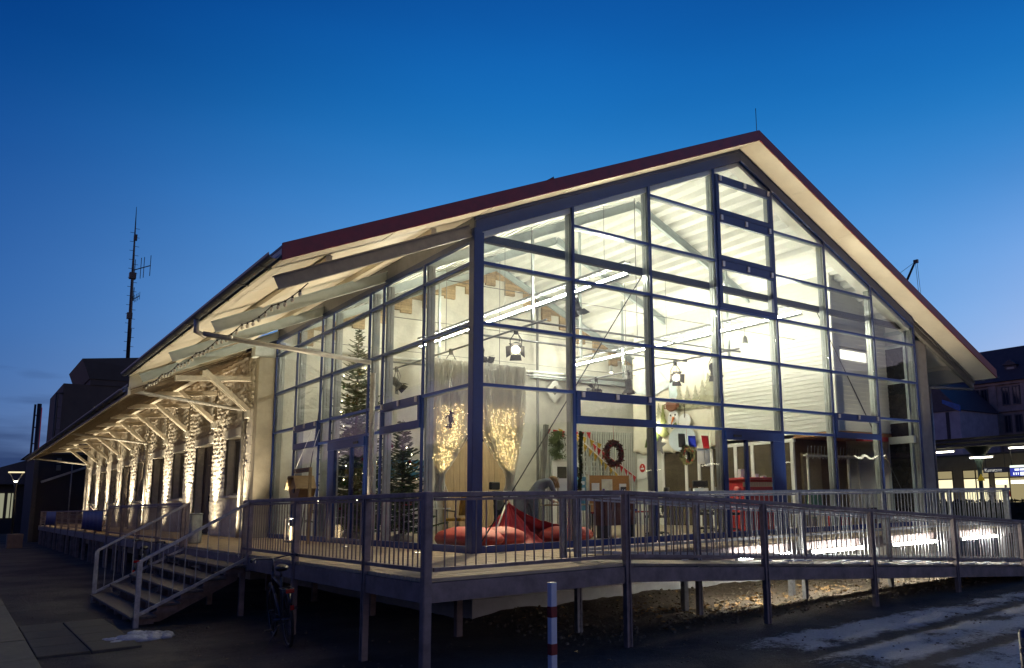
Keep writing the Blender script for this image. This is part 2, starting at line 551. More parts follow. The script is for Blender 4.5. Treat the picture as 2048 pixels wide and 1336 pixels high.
def ground_mat():
    mt = bpy.data.materials.new("yard_ground")
    mt.use_nodes = True
    nt = mt.node_tree; L = nt.links.new
    b = nt.nodes["Principled BSDF"]
    tc = nd(nt, "ShaderNodeTexCoord")
    P = tc.outputs["Object"]
    sep = nd(nt, "ShaderNodeSeparateXYZ"); L(P, sep.inputs[0])
    def noise_(sc, det=6, ro=0.6):
        n = nd(nt, "ShaderNodeTexNoise"); n.inputs["Scale"].default_value = sc
        n.inputs["Detail"].default_value = det; n.inputs["Roughness"].default_value = ro
        L(P, n.inputs["Vector"]); return n.outputs[0]
    def mrange(v, a, b_, c, d):
        n = nd(nt, "ShaderNodeMapRange")
        for k, q in zip(("From Min", "From Max", "To Min", "To Max"), (a, b_, c, d)):
            n.inputs[k].default_value = q
        L(v, n.inputs["Value"]); return n.outputs[0]
    def math_(op, a, b_):
        n = nd(nt, "ShaderNodeMath", operation=op)
        for i, q in enumerate((a, b_)):
            if isinstance(q, (int, float)): n.inputs[i].default_value = q
            else: L(q, n.inputs[i])
        return n.outputs[0]
    def mix(f, a, b_):
        n = nd(nt, "ShaderNodeMix", data_type='RGBA')
        for k, q in (("A", a), ("B", b_)):
            if isinstance(q, tuple): n.inputs[k].default_value = (*q, 1)
            else: L(q, n.inputs[k])
        L(f, n.inputs["Factor"]); return n.outputs["Result"]
    X, Y = sep.outputs["X"], sep.outputs["Y"]
    grit = mix(mrange(noise_(55, 6, 0.8), 0.32, 0.68, 0, 1), (0.045, 0.040, 0.034), (0.14, 0.122, 0.098))
    big = mix(mrange(noise_(0.6, 5), 0.35, 0.65, 0, 1), (0.38, 0.37, 0.36), (1.25, 1.22, 1.18))
    mul = nd(nt, "ShaderNodeMix", data_type='RGBA', blend_type='MULTIPLY'); mul.inputs["Factor"].default_value = 1
    L(grit, mul.inputs["A"]); L(big, mul.inputs["B"])
    col = mul.outputs["Result"]
    # brown earth in the strip beside the plinth
    e = math_('MULTIPLY', mrange(Y, -3.9, -3.3, 0, 1), mrange(X, -1.5, 0.5, 0, 1))
    e = math_('MULTIPLY', e, mrange(Y, 0.6, 0.3, 0, 1))
    earth = mix(mrange(noise_(22, 6, 0.7), 0.3, 0.7, 0, 1), (0.05, 0.035, 0.02), (0.20, 0.155, 0.10))
    col = mix(e, col, earth)
    # trodden snow in the yard, bare in the wheel ruts
    s1 = mrange(Y, -4.0, -4.7, 0, 1)
    s1 = math_('MULTIPLY', s1, mrange(X, -0.6, 2.2, 0, 1))
    s1 = math_('MULTIPLY', s1, mrange(Y, -9.5, -8.0, 0, 1))
    s1 = math_('MULTIPLY', s1, mrange(X, 40, 30, 0, 1))
    nn = math_('ADD', math_('MULTIPLY', noise_(0.9, 8, 0.62), 0.70), math_('MULTIPLY', noise_(17, 6, 0.75), 0.34))
    sp_ = mrange(math_('ADD', nn, math_('MULTIPLY', s1, 0.36)), 0.775, 0.85, 0, 1)
    # ruts: same curve as the geometry
    dx = math_('SUBTRACT', X, 2.5)
    curve = math_('ADD', math_('MULTIPLY', dx, 0.035), math_('MULTIPLY', math_('MULTIPLY', dx, dx), 0.006))
    rut = None
    for o in (-5.62, -6.87):
        d = math_('ABSOLUTE', math_('SUBTRACT', Y, math_('ADD', curve, o)), 0)
        d = math_('ADD', d, math_('MULTIPLY', math_('SUBTRACT', noise_(5, 4), 0.5), 0.35))
        r = mrange(d, 0.10, 0.26, 0, 1)
        rut = r if rut is None else math_('MULTIPLY', rut, r)
    sp_ = math_('MULTIPLY', sp_, math_('MULTIPLY', rut, mrange(s1, 0.0, 0.3, 0, 1)))
    snow = mix(noise_(25, 4), (0.42, 0.41, 0.38), (0.80, 0.79, 0.75))
    col = mix(sp_, col, snow)
    L(col, b.inputs["Base Color"])
    b.inputs["Roughness"].default_value = 0.85
    bp = nd(nt, "ShaderNodeBump"); bp.inputs["Strength"].default_value = 1.0; bp.inputs["Distance"].default_value = 0.04
    hh = math_('ADD', noise_(45, 4), math_('MULTIPLY', noise_(9, 5), 1.5))
    hh = math_('ADD', hh, math_('MULTIPLY', sp_, 0.8))
    L(hh, bp.inputs["Height"]); L(bp.outputs[0], b.inputs["Normal"])
    return mt
g = mb.build("ground", ground_mat())
tag(g, kind="structure")

# paved strip with kerb on the left, beside the drive
mb = MB()
y = -11.0
rk = random.Random(3)
while y < 46:
    mb.box(-6.32, -5.86, y, y + 1.985, GZ - 0.1, GZ + 0.05 + rk.uniform(-.004, .004))
    y += 2.0
tag(mb.build("kerb_strip", M("kerb_stone", (0.12, 0.11, 0.085), 0.85, 0, 0.2, 6, 0.4, 40), None, 0.012), kind="structure")
mb = MB()
for i in range(4):
    for j in range(2):
        mb.box(-5.84 + j * 0.62, -5.24 + j * 0.62, 1.2 + i * 0.95, 2.135 + i * 0.95, GZ - 0.05, GZ + 0.038)
tag(mb.build("paving_slabs", M("paving_slab", (0.075, 0.068, 0.052), 0.85, 0, 0.2, 5, 0.3, 30), None, 0.01), kind="structure")

# fallen leaves and stones beside the plinth (nobody could count them)
mb = MB()
rl = random.Random(11)
for i in range(420):
    if i < 250:
        cx, cy = rl.choice(((3.6, -2.2), (4.6, -2.0), (2.8, -1.5), (5.6, -1.7), (7.4, -1.6)))
        x, y = rl.gauss(cx, 0.35), min(-0.4, rl.gauss(cy, 0.28))
    else:
        x, y = rl.uniform(0, 14), rl.uniform(-3.4, -0.4)
    z = ground_z(x, y) + 0.012
    a = rl.uniform(0, 6.28); s_ = rl.uniform(0.03, 0.07)
    u = Vector((cos(a), sin(a), rl.uniform(-.5, .5))) * s_
    w = Vector((-sin(a), cos(a), rl.uniform(-.4, .4))) * s_ * 0.6
    c = Vector((x, y, z))
    mb.add([c - u, c - w * .9 - u * .2, c + u, c + w - u * .2 + Vector((0, 0, .02))], [(0, 1, 2, 3)])
lv = mb.build("fallen_leaves", M("dry_leaf", (0.42, 0.26, 0.10), 0.7, 0, 0.4, 3, 0, 1))
tag(lv, "dry brown leaves scattered on the soil under the ramp", "leaves", kind="stuff")
mb = MB()
for i in range(2600):
    x = rl.uniform(-0.2, 15); y = rl.uniform(-3.3, -0.15)
    r = abs(rl.gauss(0.011, 0.009)) + 0.006
    mb.blob((x, y, ground_z(x, y) + r * 0.3), r * rl.uniform(.8, 1.4), r * rl.uniform(.8, 1.4), r * .8, 5, 3, 0.25, i)
tag(mb.build("gravel", M("gravel_stone", (0.20, 0.165, 0.115), 0.9, 0, 0.35, 20, 0.2, 60)), "loose gravel strewn over the soil beside the plinth", "gravel", kind="stuff")

mb = MB()
for i in range(900):                                      # grit and scraps on the yard and the drive
    if i % 2: x, y = rl.uniform(-5.6, 2), rl.uniform(-5, 8)
    else: x, y = rl.uniform(-4, 12), rl.uniform(-8.5, -3.8)
    r = abs(rl.gauss(0.007, 0.006)) + 0.004
    mb.blob((x, y, ground_z(x, y) + r * 0.2), r * rl.uniform(.8, 1.6), r * rl.uniform(.8, 1.6), r * .6, 5, 3, 0.25, i)
tag(mb.build("grit", MATS["gravel_stone"]), "fine grit and pebbles strewn over the yard", "grit", kind="stuff")

# ploughed-up remnant of snow by the stair
mb = MB()
for i in range(60):
    t = rl.random()
    x = -4.95 + t * 0.85; y = 2.0 + rl.gauss(0, 0.11) + 0.15 * t
    r = rl.uniform(0.04, 0.11) * (1.15 - abs(t - .55))
    mb.blob((x, y, GZ + r * 0.25), r * 1.4, r * 1.2, r * 0.65, 8, 5, 0.22, i)
sn = mb.build("snow_heap", M("old_snow", (0.50, 0.51, 0.54), 0.8, 0, 0.12, 14, 0.6, 40), None, 0, Vector((-4.5, 2.0, GZ)))
sn.location = (-4.5, 2.0, GZ)
tag(sn, "dirty heap of old snow on the ground before the stair", "snow", kind="stuff")

# ------------------------------------------------------------------ the glazed hall
GXS = [0, 2.16, 4.19, 6.22, 8.25, 10.28, 12.31, 14.34]
SYS = [0, 2.01, 3.95, 4.70, 6.96, 7.71, 9.58, 11.43]
L0, L1, L2, L3, L4, L5, L6, LV = 0.06, 2.36, 2.90, 4.00, 5.11, 6.21, 7.32, 8.28
RX = 7.17
SL = 0.45
def zt(x):  return 8.87 - SL * abs(x - RX)          # top of the gable glass
def zs(x):  return 9.17 - SL * abs(x - RX)          # underside of the roof overhang
def zr(x):  return 9.36 - SL * abs(x - RX)          # roof surface
SIDE_TOP = 5.52

hall = thing("glass_hall", "gabled hall with a blue framed glass front under a red edged roof", "building", (7.17, 5.7, 0))

CAP = (-0.022, 0.024); GL = (0.028, 0.052); INN = (0.056, 0.21)
def gmul(mb_cap, mb_box, x, z0, z1, w=0.056):
    mb_cap.box(x - w / 2, x + w / 2, CAP[0], CAP[1], z0, z1)
    # inner profile: box with a thin recessed neck, shows as a dark line
    mb_box.box(x - 0.012, x + 0.012, 0.056, 0.075, z0, z1)
    mb_box.box(x - 0.028, x + 0.028, 0.075, 0.135, z0, z1)
    mb_box.box(x - 0.022, x + 0.022, 0.135, 0.145, z0, z1)
    mb_box.box(x - 0.03, x + 0.03, 0.145, 0.225, z0, z1)
def smul(mb_cap, mb_box, y, z0, z1, w=0.056):
    mb_cap.box(CAP[0], CAP[1], y - w / 2, y + w / 2, z0, z1)
    mb_box.box(0.056, 0.075, y - 0.012, y + 0.012, z0, z1)
    mb_box.box(0.075, 0.135, y - 0.028, y + 0.028, z0, z1)
    mb_box.box(0.135, 0.145, y - 0.022, y + 0.022, z0, z1)
    mb_box.box(0.145, 0.225, y - 0.03, y + 0.03, z0, z1)

# mullions (cap outside, box inside)
for i, x in enumerate(GXS):
    if i == 0:
        continue
    c, b = MB(), MB()
    xx = x if i < 7 else x
    gmul(c, b, xx, 0.03, zt(x) + (0.02 if i < 7 else 0.02))
    o = c.build("mullion", m_navy, hall, 0.004)
    b.build("inner_profile", m_alu, o, 0.003)
for i, y in enumerate(SYS):
    if i == 0:
        continue
    c, b = MB(), MB()
    smul(c, b, y, 0.03, SIDE_TOP)
    o = c.build("mullion", m_navy, hall, 0.004)
    b.build("inner_profile", m_alu, o, 0.003)
# corner post
c = MB()
c.box(-0.045, 0.125, -0.045, 0.125, 0.0, 5.72)
c.box(0.125, 0.165, -0.03, 0.03, 0.0, 5.66)
c.box(-0.03, 0.03, 0.125, 0.165, 0.0, 5.6)
o = c.build("corner_post", m_navy, hall, 0.006)
MB().box(0.06, 0.2, 0.06, 0.2, 0.0, 5.5).build("inner_profile", m_alu, o)

def transom_g(x0, x1, z, w=0.056, z1=None):
    z1 = z if z1 is None else z1
    m_ = MB().bar((x0 + 0.03, 0.001, z), (x1 - 0.03, 0.001, z1), 0.040, w)
    o = m_.build("transom", m_blue, hall, 0.004)
    MB().bar((x0 + 0.034, 0.1, z), (x1 - 0.034, 0.1, z1), 0.085, 0.052).build("inner_profile", m_alu, o, 0.003)
def transom_s(y0, y1, z, w=0.056):
    m_ = MB().bar((0.001, y0 + 0.03, z), (0.001, y1 - 0.03, z), 0.040, w)
    o = m_.build("transom", m_blue, hall, 0.004)
    MB().bar((0.1, y0 + 0.034, z), (0.1, y1 - 0.034, z), 0.085, 0.052).build("inner_profile", m_alu, o, 0.003)

def pane_g(x0, x1, z0, z1, top=None, parent=None):
    poly = [(x0, GL[0], z0), (x1, GL[0], z0)]
    if top:
        poly += [(x1, GL[0], top(x1)),] + ([(RX, GL[0], top(RX))] if x0 < RX < x1 else []) + [(x0, GL[0], top(x0))]
    else:
        poly += [(x1, GL[0], z1), (x0, GL[0], z1)]
    MB().prism(poly, (0, GL[1] - GL[0], 0)).build("glass_pane", m_glass, parent or hall)
def pane_s(y0, y1, z0, z1, parent=None):
    MB().box(GL[0], GL[1], y0, y1, z0, z1).build("glass_pane", m_glass, parent or hall)

m_hinge = M("hinge_metal", (0.5, 0.47, 0.44), 0.35, 0.8, 0.1)
def vent(axis, a0, a1, z0, z1, side=0.085, top=0.17, bot=0.15):
    """a tilting vent sash: wide blue frame, three hinges along the top"""
    def bx(m_, p0, p1, q0, q1, d0=-0.05, d1=0.028):
        if axis == 'g': m_.box(p0, p1, d0, d1, q0, q1)
        else: m_.box(d0, d1, p0, p1, q0, q1)
        return m_
    a0 += 0.03; a1 -= 0.03
    f = MB()
    bx(f, a0, a1, z1 - top, z1); bx(f, a0, a1, z0, z0 + bot)
    bx(f, a0, a0 + side, z0 + bot, z1 - top); bx(f, a1 - side, a1, z0 + bot, z1 - top)
    o = f.build("vent_window", m_navy, hall, 0.006)
    bx(MB(), a0 + side, a1 - side, z0 + bot, z1 - top, 0.0, 0.02).build("glass_pane", m_glass, o)
    for q in ((a0, a0 + .05, z0, z1), (a1 - .05, a1, z0, z1)):
        bx(MB(), *q, 0.03, 0.1).build("inner_frame", m_alu, o)
    for t in (0.07, 0.5, 0.93):
        p_ = a0 + (a1 - a0) * t
        bx(MB(), p_ - 0.035, p_ + 0.035, z1 - top * 0.72, z1 - top * 0.12, -0.085, -0.05).build("hinge", m_hinge, o, 0.006)

# --- gable bays
for i in range(7):
    x0, x1 = GXS[i], GXS[i + 1]
    zmin_top = min(zt(x0), zt(x1))
    a, b = x0 + (0.12 if i == 0 else 0.03), x1 - 0.03
    lv = [L0]
    if i in (2, 3, 4): lv.append(L1)
    if i in (1, 5): lv.append(L1)
    lv.append(L2)
    for q in (L3, L4, L5, L6):
        if q < max(zt(x0), zt(x1)) - 0.25 and (q < zmin_top - 0.12):
            lv.append(q)
    if i == 3: lv.append(LV)
    for k, z in enumerate(lv):
        if k == 0:
            transom_g(a - .03, b + .03, z, 0.12)
        else:
            transom_g(a - .03, b + .03, z)
        nz_ = lv[k + 1] if k + 1 < len(lv) else None
        if i in (1, 5) and z == L1:
            vent('g', x0, x1, L1 - 0.06, L2 + 0.03); continue
        if i == 3 and z in (L4, L5, L6):
            continue
        if i == 3 and z == L0:
            continue                                     # the door
        pane_g(a, b, z + 0.01, (nz_ - 0.01) if nz_ else None, None if nz_ else (lambda q: zt(q) + 0.03))
for z0, z1 in ((L4 + 0.0, L5 + 0.03), (L5 + 0.035, L6 + 0.03), (L6 + 0.035, LV + 0.03)):
    vent('g', GXS[3], GXS[4], z0, z1, 0.10, 0.20, 0.12)

# sloping head frame of the gable
for sgn, xe in ((-1, 0.0), (1, 14.34)):
    xm = xe
    poly = [(xm, -0.03, zt(xm) - 0.02), (RX, -0.03, zt(RX) - 0.02), (RX, -0.03, zt(RX) + 0.22), (xm, -0.03, zt(xm) + 0.22)]
    o = MB().prism(poly, (0, 0.08, 0)).build("head_frame", m_navy, hall, 0.005)
    poly = [(xm + (0.1 if xm < 1 else -.1), 0.06, zt(xm) - 0.09), (RX, 0.06, zt(RX) - 0.13), (RX, 0.06, zt(RX) + 0.22), (xm, 0.06, zt(xm) + 0.22)]
    MB().prism(poly, (0, 0.3, 0)).build("inner_head", m_white, o, 0.005)
    # blind strip between the head frame and the soffit
    poly = [(xm, 0.0, zt(xm) + 0.23), (RX, 0.0, zt(RX) + 0.23), (RX, 0.0, zs(RX) - 0.004), (xm, 0.0, zs(xm) - 0.004)]
    MB().prism(poly, (0, 0.06, 0)).build("closing_strip", m_navy, hall)

# --- side bays (left)
for i in range(7):
    y0, y1 = SYS[i], SYS[i + 1]
    narrow = (y1 - y0) < 1
    a, b = y0 + (0.12 if i == 0 else 0.03), y1 - 0.03
    lv = [L0]
    if i in (1, 2, 3, 4, 5): lv.append(L1)
    lv += [L2, L3, L4]
    for k, z in enumerate(lv):
        if k == 0:
            transom_s(a - .03, b + .03, z, 0.12)
        else:
            transom_s(a - .03, b + .03, z)
        nz_ = lv[k + 1] if k + 1 < len(lv) else SIDE_TOP
        if i in (1, 5) and z == L1:
            vent('s', y0, y1, L1 - 0.06, L2 + 0.03); continue
        if i == 3 and z == L0:
            continue
        pane_s(a, b, z + 0.01, nz_ - 0.01)
o = MB().box(-0.03, 0.05, 0.0, 11.43, SIDE_TOP - 0.02, SIDE_TOP + 0.10).build("head_frame", m_navy, hall, 0.005)
MB().box(0.0, 0.05, 0.06, 11.43, SIDE_TOP + 0.105, zs(0) - 0.005).build("closing_strip", M("grey_blue_panel", (0.20, 0.21, 0.25), 0.4, 0.2), hall)

# --- doors: glazed sliding leaves beside one wide blue stile
def door(axis, a0, a1, stile_at_end, z1=L1 - 0.03):
    def bx(m_, p0, p1, q0, q1, d0=-0.03, d1=0.05):
        if axis == 'g': m_.box(p0, p1, d0, d1, q0, q1)
        else: m_.box(d0, d1, p0, p1, q0, q1)
        return m_
    f = MB()
    bx(f, a0 + .03, a1 - .03, z1 - 0.2, z1, -0.06, 0.07)              # header with the drive
    w = 0.32
    s0, s1 = (a1 - .03 - w, a1 - .03) if stile_at_end else (a0 + .03, a0 + .03 + w)
    bx(f, s0, s1, 0.0, z1 - 0.2)
    g0, g1 = (a0 + .03, s0) if stile_at_end else (s1, a1 - .03)
    mid = (g0 + g1) / 2 - (0.12 if stile_at_end else -0.12)
    bx(f, g0, g0 + 0.06, 0.0, z1 - 0.2); bx(f, mid - 0.04, mid + 0.04, 0.0, z1 - 0.2); bx(f, g1 - 0.05, g1, 0.0, z1 - 0.2)
    bx(f, g0, g1, 0.0, 0.09, -0.028, 0.048)
    o = f.build("door", m_navy, hall, 0.006)
    bx(MB(), g0 + .06, mid - .04, .09, z1 - .2, 0.0, 0.02).build("glass_pane", m_glass, o)
    bx(MB(), mid + .04, g1 - .05, .09, z1 - .2, 0.0, 0.02).build("glass_pane", m_glass, o)
    bx(MB(), (g0 + mid) / 2 - .12, (g0 + mid) / 2 + .12, z1 - 0.14, z1 - 0.09, -0.09, -0.06).build("door_sensor", m_black, o)
door('g', GXS[3], GXS[4], True)
door('s', SYS[3], SYS[4], True)

# --- roof: sheet outside, ribbed white deck inside, cream soffit at the overhangs
Y0R, Y1R = -0.62, 12.4
EL, ER = -3.50, 17.84
for xe in (EL, ER):
    poly = [(xe, Y0R, zr(xe) - 0.02), (RX, Y0R, zr(RX) - 0.02), (RX, Y0R, zr(RX) + 0.02), (xe, Y0R, zr(xe) + 0.02)]
    MB().prism([(p_[0], p_[1] + 0.004, p_[2]) for p_ in poly], (0, Y1R - Y0R, 0)).build("roof_sheet", m_roof, hall)
    # red verge board
    poly = [(xe, Y0R - 0.03, zs(xe) - 0.02), (RX, Y0R - 0.03, zs(RX) - 0.02), (RX, Y0R - 0.03, zr(RX) + 0.05), (xe, Y0R - 0.03, zr(xe) + 0.05)]
    MB().prism(poly, (0, 0.03, 0)).build("verge_board", m_red, hall, 0.006)
    # soffit panels at the front overhang, one per rafter field
    n = 6
    for k in range(n):
        xa = xe + (RX - xe) * k / n; xb = xe + (RX - xe) * (k + 1) / n
        g_ = 0.006 if xe < RX else -0.006
        poly = [(xa + g_, Y0R, zs(xa) + 0.0), (xb - g_, Y0R, zs(xb) + 0.0), (xb - g_, Y0R, zs(xb) + 0.03), (xa + g_, Y0R, zs(xa) + 0.03)]
        MB().prism(poly, (0, 0.655, 0)).build("soffit_panel", m_soffit, hall)
    # eave overhang panels along the sides
    wx = 0.0 if xe < 0 else 14.34
    for k in range(6):
        ya = 0.04 + k * 2.06
        poly = [(xe, ya, zs(xe)), (wx, ya, zs(wx)), (wx, ya, zs(wx) + 0.03), (xe, ya, zs(xe) + 0.03)]
        MB().prism(poly, (0, 2.05, 0)).build("soffit_panel", m_soffit, hall)
    # closing board between soffit and sheet at the eave
    MB().prism([(xe, Y0R, zs(xe) - 0.01), (xe, Y0R, zr(xe) - 0.03), (xe + (0.04 if xe < 0 else -.04), Y0R, zr(xe) - 0.02), (xe + (0.04 if xe < 0 else -.04), Y0R, zs(xe) - 0.01)],
               (0, Y1R - Y0R, 0)).build("eave_board", m_soffit, hall)
# ribbed deck over the room (trapezoidal sheet, ribs run along the hall)
mb = MB()
for sgn, xe in ((-1, 0.05), (1, 14.30)):
    run = abs(RX - xe); n = int(run / 0.052)
    prof = []
    pat = (0.0, 0.0, 0.055, 0.055, 0.055)
    pts = []
    k = 0; t = 0.0
    while t < run:
        x = RX + sgn * t
        pts.append((x, zs(x) - 0.02 + (0.0 if (k % 4) in (0, 1) else 0.14) - 0.09))
        t += (0.14, 0.03, 0.12, 0.03)[k % 4]
        k += 1
    pts.append((xe, zs(xe) - 0.09))
    vs = []; fs = []
    for (x, z) in pts:
        vs += [(x, 0.06, z), (x, 11.5, z)]
    for i in range(len(pts) - 1):
        fs.append((2 * i, 2 * i + 2, 2 * i + 3, 2 * i + 1))
    mb.add(vs, fs)
mb.build("roof_deck", m_deckmetal, hall)

# rafters (I-sections) on four axes, cantilevered beyond the glass, and purlins along the eaves
def ibeam(mb, p, q, h=0.22, w=0.11):
    p, q = Vector(p), Vector(q)
    d = (q - p).normalized(); side = Vector((0, 1, 0)); up = side.cross(d).normalized()
    if up.z < 0: up = -up
    mb.bar(p + up * (h / 2 - 0.007), q + up * (h / 2 - 0.007), w, 0.014, up)
    mb.bar(p - up * (h / 2 - 0.007), q - up * (h / 2 - 0.007), w, 0.014, up)
    mb.bar(p, q, 0.012, h - 0.03, up)
for y in (0.06, 3.86, 7.70, 11.36):
    for xe in (-3.36, 17.70):
        mb = MB()
        D = 0.24 if y > 1 else 0.24
        inner = 0.35 if xe < 0 else 13.99
        if y < 1:
            ibeam(mb, (xe, y, zs(xe) - D), (-0.06 if xe < 0 else 14.4, y, zs(-0.06 if xe < 0 else 14.4) - D))
        else:
            ibeam(mb, (xe, y, zs(xe) - D), (RX, y, zs(RX) - D))
        mb.build("rafter", m_steelp if y > 1 else M("grey_steel", (0.20, 0.19, 0.17), 0.5, 0.2), hall)
for xp in (-2.55, -0.75, 15.1, 16.9):
    MB().bar((xp, 0.125, zs(xp) - 0.068), (xp, Y1R, zs(xp) - 0.068), 0.10, 0.12).build("purlin", m_soffit, hall)
# beam across the inside of the gable, and the columns and brace rods behind it
MB().box(0.24, 14.1, 0.235, 0.36, 5.60, 5.75).build("wind_beam", M("beam_grey", (0.055, 0.05, 0.042), 0.5, 0.2), hall, 0.01)
MB().path([(4.2, 0.3, 5.58), (0.28, 0.3, 0.08)], 0.012).build("brace_rod", m_black, hall)
MB().path([(10.25, 0.3, 5.6), (14.2, 0.3, 0.2)], 0.012).build("brace_rod", m_black, hall)
MB().path([(0.3, 8.0, 5.2), (0.3, 9.7, 0.1)], 0.010).build("brace_rod", m_black, hall)
for z, x0, y0, x1, y1 in ((5.35, 0.3, 2.2, 13.9, 2.2), (5.35, 0.3, 5.9, 11.6, 5.9), (5.2, 0.3, 9.2, 11.6, 9.2)):
    MB().path([(x0, y0, z), (x1, y1, z)], 0.008, 6).build("tie_rod", m_grey, hall)
for x, y in ((3.45, 3.4), (3.45, 8.2), (10.2, 3.4), (10.2, 8.2), (6.8, 6.0)):
    MB().box(x - .03, x + .03, y - .03, y + .03, 4.9, zs(x) - 0.3).build("hanger", m_steelp, hall)

# gutter on the left eave with brackets, and the slanting outlet to the downpipe
def gutter(name, x, y0, y1, z, parent, mat, r=0.085):
    mb = MB(); n = 9; vs = []; fs = []
    for yy in (y0, y1):
        for k in range(n):
            t = pi + pi * k / (n - 1)
            vs.append((x + r * cos(t), yy, z + r * sin(t)))
        for k in range(n):
            t = pi + pi * (n - 1 - k) / (n - 1)
            vs.append((x + (r - .008) * cos(t), yy, z + (r - .008) * sin(t)))
    N = 2 * n
    fs = [(k, (k + 1) % N, N + (k + 1) % N, N + k) for k in range(N)] + [tuple(range(N)), tuple(reversed(range(N, 2 * N)))]
    mb.add(vs, fs)
    o = mb.build(name, mat, parent)
    bm_ = MB().box(x - r - 0.006, x + r + .03, -0.012, 0.012, z - r - 0.012, z - r + 0.002).mesh("gutter_bracket", mat)
    yy = y0 + 0.5
    while yy < y1:
        inst("gutter_bracket", bm_, o, (off(o).x, yy, off(o).z) if False else (0, yy, 0))
        yy += 1.2
    return o
gutter("gutter", -3.60, Y0R - 0.02, Y1R, zs(EL) + 0.07, hall, m_zinc)
gutter("gutter", 17.94, Y0R - 0.02, Y1R, zs(ER) + 0.07, hall, m_zinc)
o = MB().path([(-3.60, 4.1, zs(EL) - 0.02), (-3.60, 4.1, 4.12), (-3.42, 4.12, 4.05)], 0.05, 10).path([(-3.48, 4.1, 4.09), (-0.30, 3.86, 3.80)], 0.05, 12).build("outlet_pipe", m_pipe, hall)
o = MB().path([(-0.24, 3.86, 3.58), (-0.24, 3.84, 0.02)], 0.055, 12).build("downpipe", m_pipe, hall)
for z in (0.35, 1.4, 2.5):
    MB().lathe([(0.056, 0), (0.064, 0), (0.064, .03), (0.056, .03)], (-0.24, 3.85, z), 12).build("pipe_clamp", m_pipe, o)
# right-hand downpipe and pier
o = MB().path([(17.94, 0.2, zs(ER) - .02), (17.9, .2, 4.1), (15.35, 0.2, 3.98)], 0.045, 10).path([(15.32, 0.2, 4.0), (15.32, .2, 0.0)], 0.055, 10).build("downpipe", m_zinc, hall)
MB().box(14.42, 15.15, 0.12, 1.4, 0, zs(15.1) - 0.3).build("end_pier", m_conc, hall)
# lightning rod, snow guards
MB().path([(RX + .02, -0.55, 9.36), (RX + .02, -0.55, 10.0)], 0.008, 6).build("lightning_rod", m_black, hall)
MB().prism([(1.0, -0.6, zr(1.0) + 0.02), (1.32, -0.6, zr(1.32) + 0.02), (1.3, -0.6, zr(1.3) + 0.10)], (0, 12, 0)).build("snow_guard", m_roof, hall)

# --- inside walls, floor, plinth
MB().box(0.0, 14.34, 0.0, 11.5, -0.12, 0.0).build("floor", m_floor, hall)
mb = MB()
# rough whitewashed end wall of the old shed, uneven surface
def stone_relief(a, z):
    """coursed rubble: each stone stands out by its own amount, joints lie back"""
    z = z + 0.05 * fbm((a * 1.1, 0, z * .8), 1.0, 3); a = a + 0.05 * fbm((a * 1.3, 5, z * 1.3), 1.0, 3)
    row = math.floor(z / 0.135)
    fz = z / 0.135 - row
    rr = random.Random(row * 7919 + 13)
    w = 0.22 + 0.16 * rr.random(); o_ = rr.random() * w
    col = math.floor((a + o_) / w); fa = (a + o_) / w - col
    hsh = random.Random(row * 131 + col * 9173 + 5).random()
    edge = min(fz, 1 - fz) * 0.135, min(fa, 1 - fa) * w
    e = min(1.0, min(edge) / 0.045); e = e * e * (3 - 2 * e)
    return (0.004 + 0.015 * hsh) * e
def rough_wall(mb, axis, c, a0, a1, z0, z1, step=0.09, amp=0.02, top=None, flip=1, sc=3.0, coursed=False):
    na = max(2, int((a1 - a0) / step)); nz2 = max(2, int((z1 - z0) / step))
    vs = []; fs = []
    for j in range(nz2 + 1):
        for i in range(na + 1):
            a = a0 + (a1 - a0) * i / na
            zz1 = top(a) if top else z1
            z = z0 + (zz1 - z0) * j / nz2
            q = (c, a, z) if axis == 'x' else (a, c, z)
            qq = (q[0], q[1], q[2] * 1.7)
            d = amp * (fbm(qq, sc * .4, 3) + fbm(qq, sc, 4) + 0.8 * fbm(qq, sc * 2.3, 3)) * flip
            if coursed: d += stone_relief(a, z) * flip
            vs.append((c + d, a, z) if axis == 'x' else (a, c + d, z))
    W_ = na + 1
    fs = [(j * W_ + i, j * W_ + i + 1, (j + 1) * W_ + i + 1, (j + 1) * W_ + i) for j in range(nz2) for i in range(na)]
    mb.add(vs, fs, True)
rough_wall(mb, 'y', 11.48, 0.0, 14.34, 0.0, 9, 0.12, 0.016, lambda x: zs(x) - 0.02, -1, 2.2)
mb.build("end_wall", m_washed, hall)
MB().box(14.36, 14.42, 0.06, 11.5, 0, zs(14.42) - 0.03).build("side_wall", m_white, hall)
# old brown brickwork left bare under the roof, its lower edge stepped
k = 0
for sgn in (-1, 1):
    t = 0.2
    while t < 6.6:
        x = RX + sgn * t
        n = (7, 4, 8, 3)[k % 4]
        top_ = zs(x + sgn * .19) - 0.16
        for r in range(n):
            z1 = top_ - r * 0.082
            MB().box(x - 0.187, x + 0.187, 11.375 - .006 * (r % 2), 11.47, z1 - 0.075, z1).build("brick", m_brick, hall)
        t += 0.385; k += 1
# plinth under the hall, with the pale skirting at its foot
MB().box(0.03, 14.9, 0.04, 11.4, GZ - 0.4, -0.13).build("plinth", m_concl, hall)
MB().box(-0.0, 14.93, 0.0, 11.4, GZ - 0.4, -0.76).build("plinth_skirting", M("pale_skirting", (0.55, 0.56, 0.55), 0.6, 0, .1, 4, .1, 30), hall, 0.008)

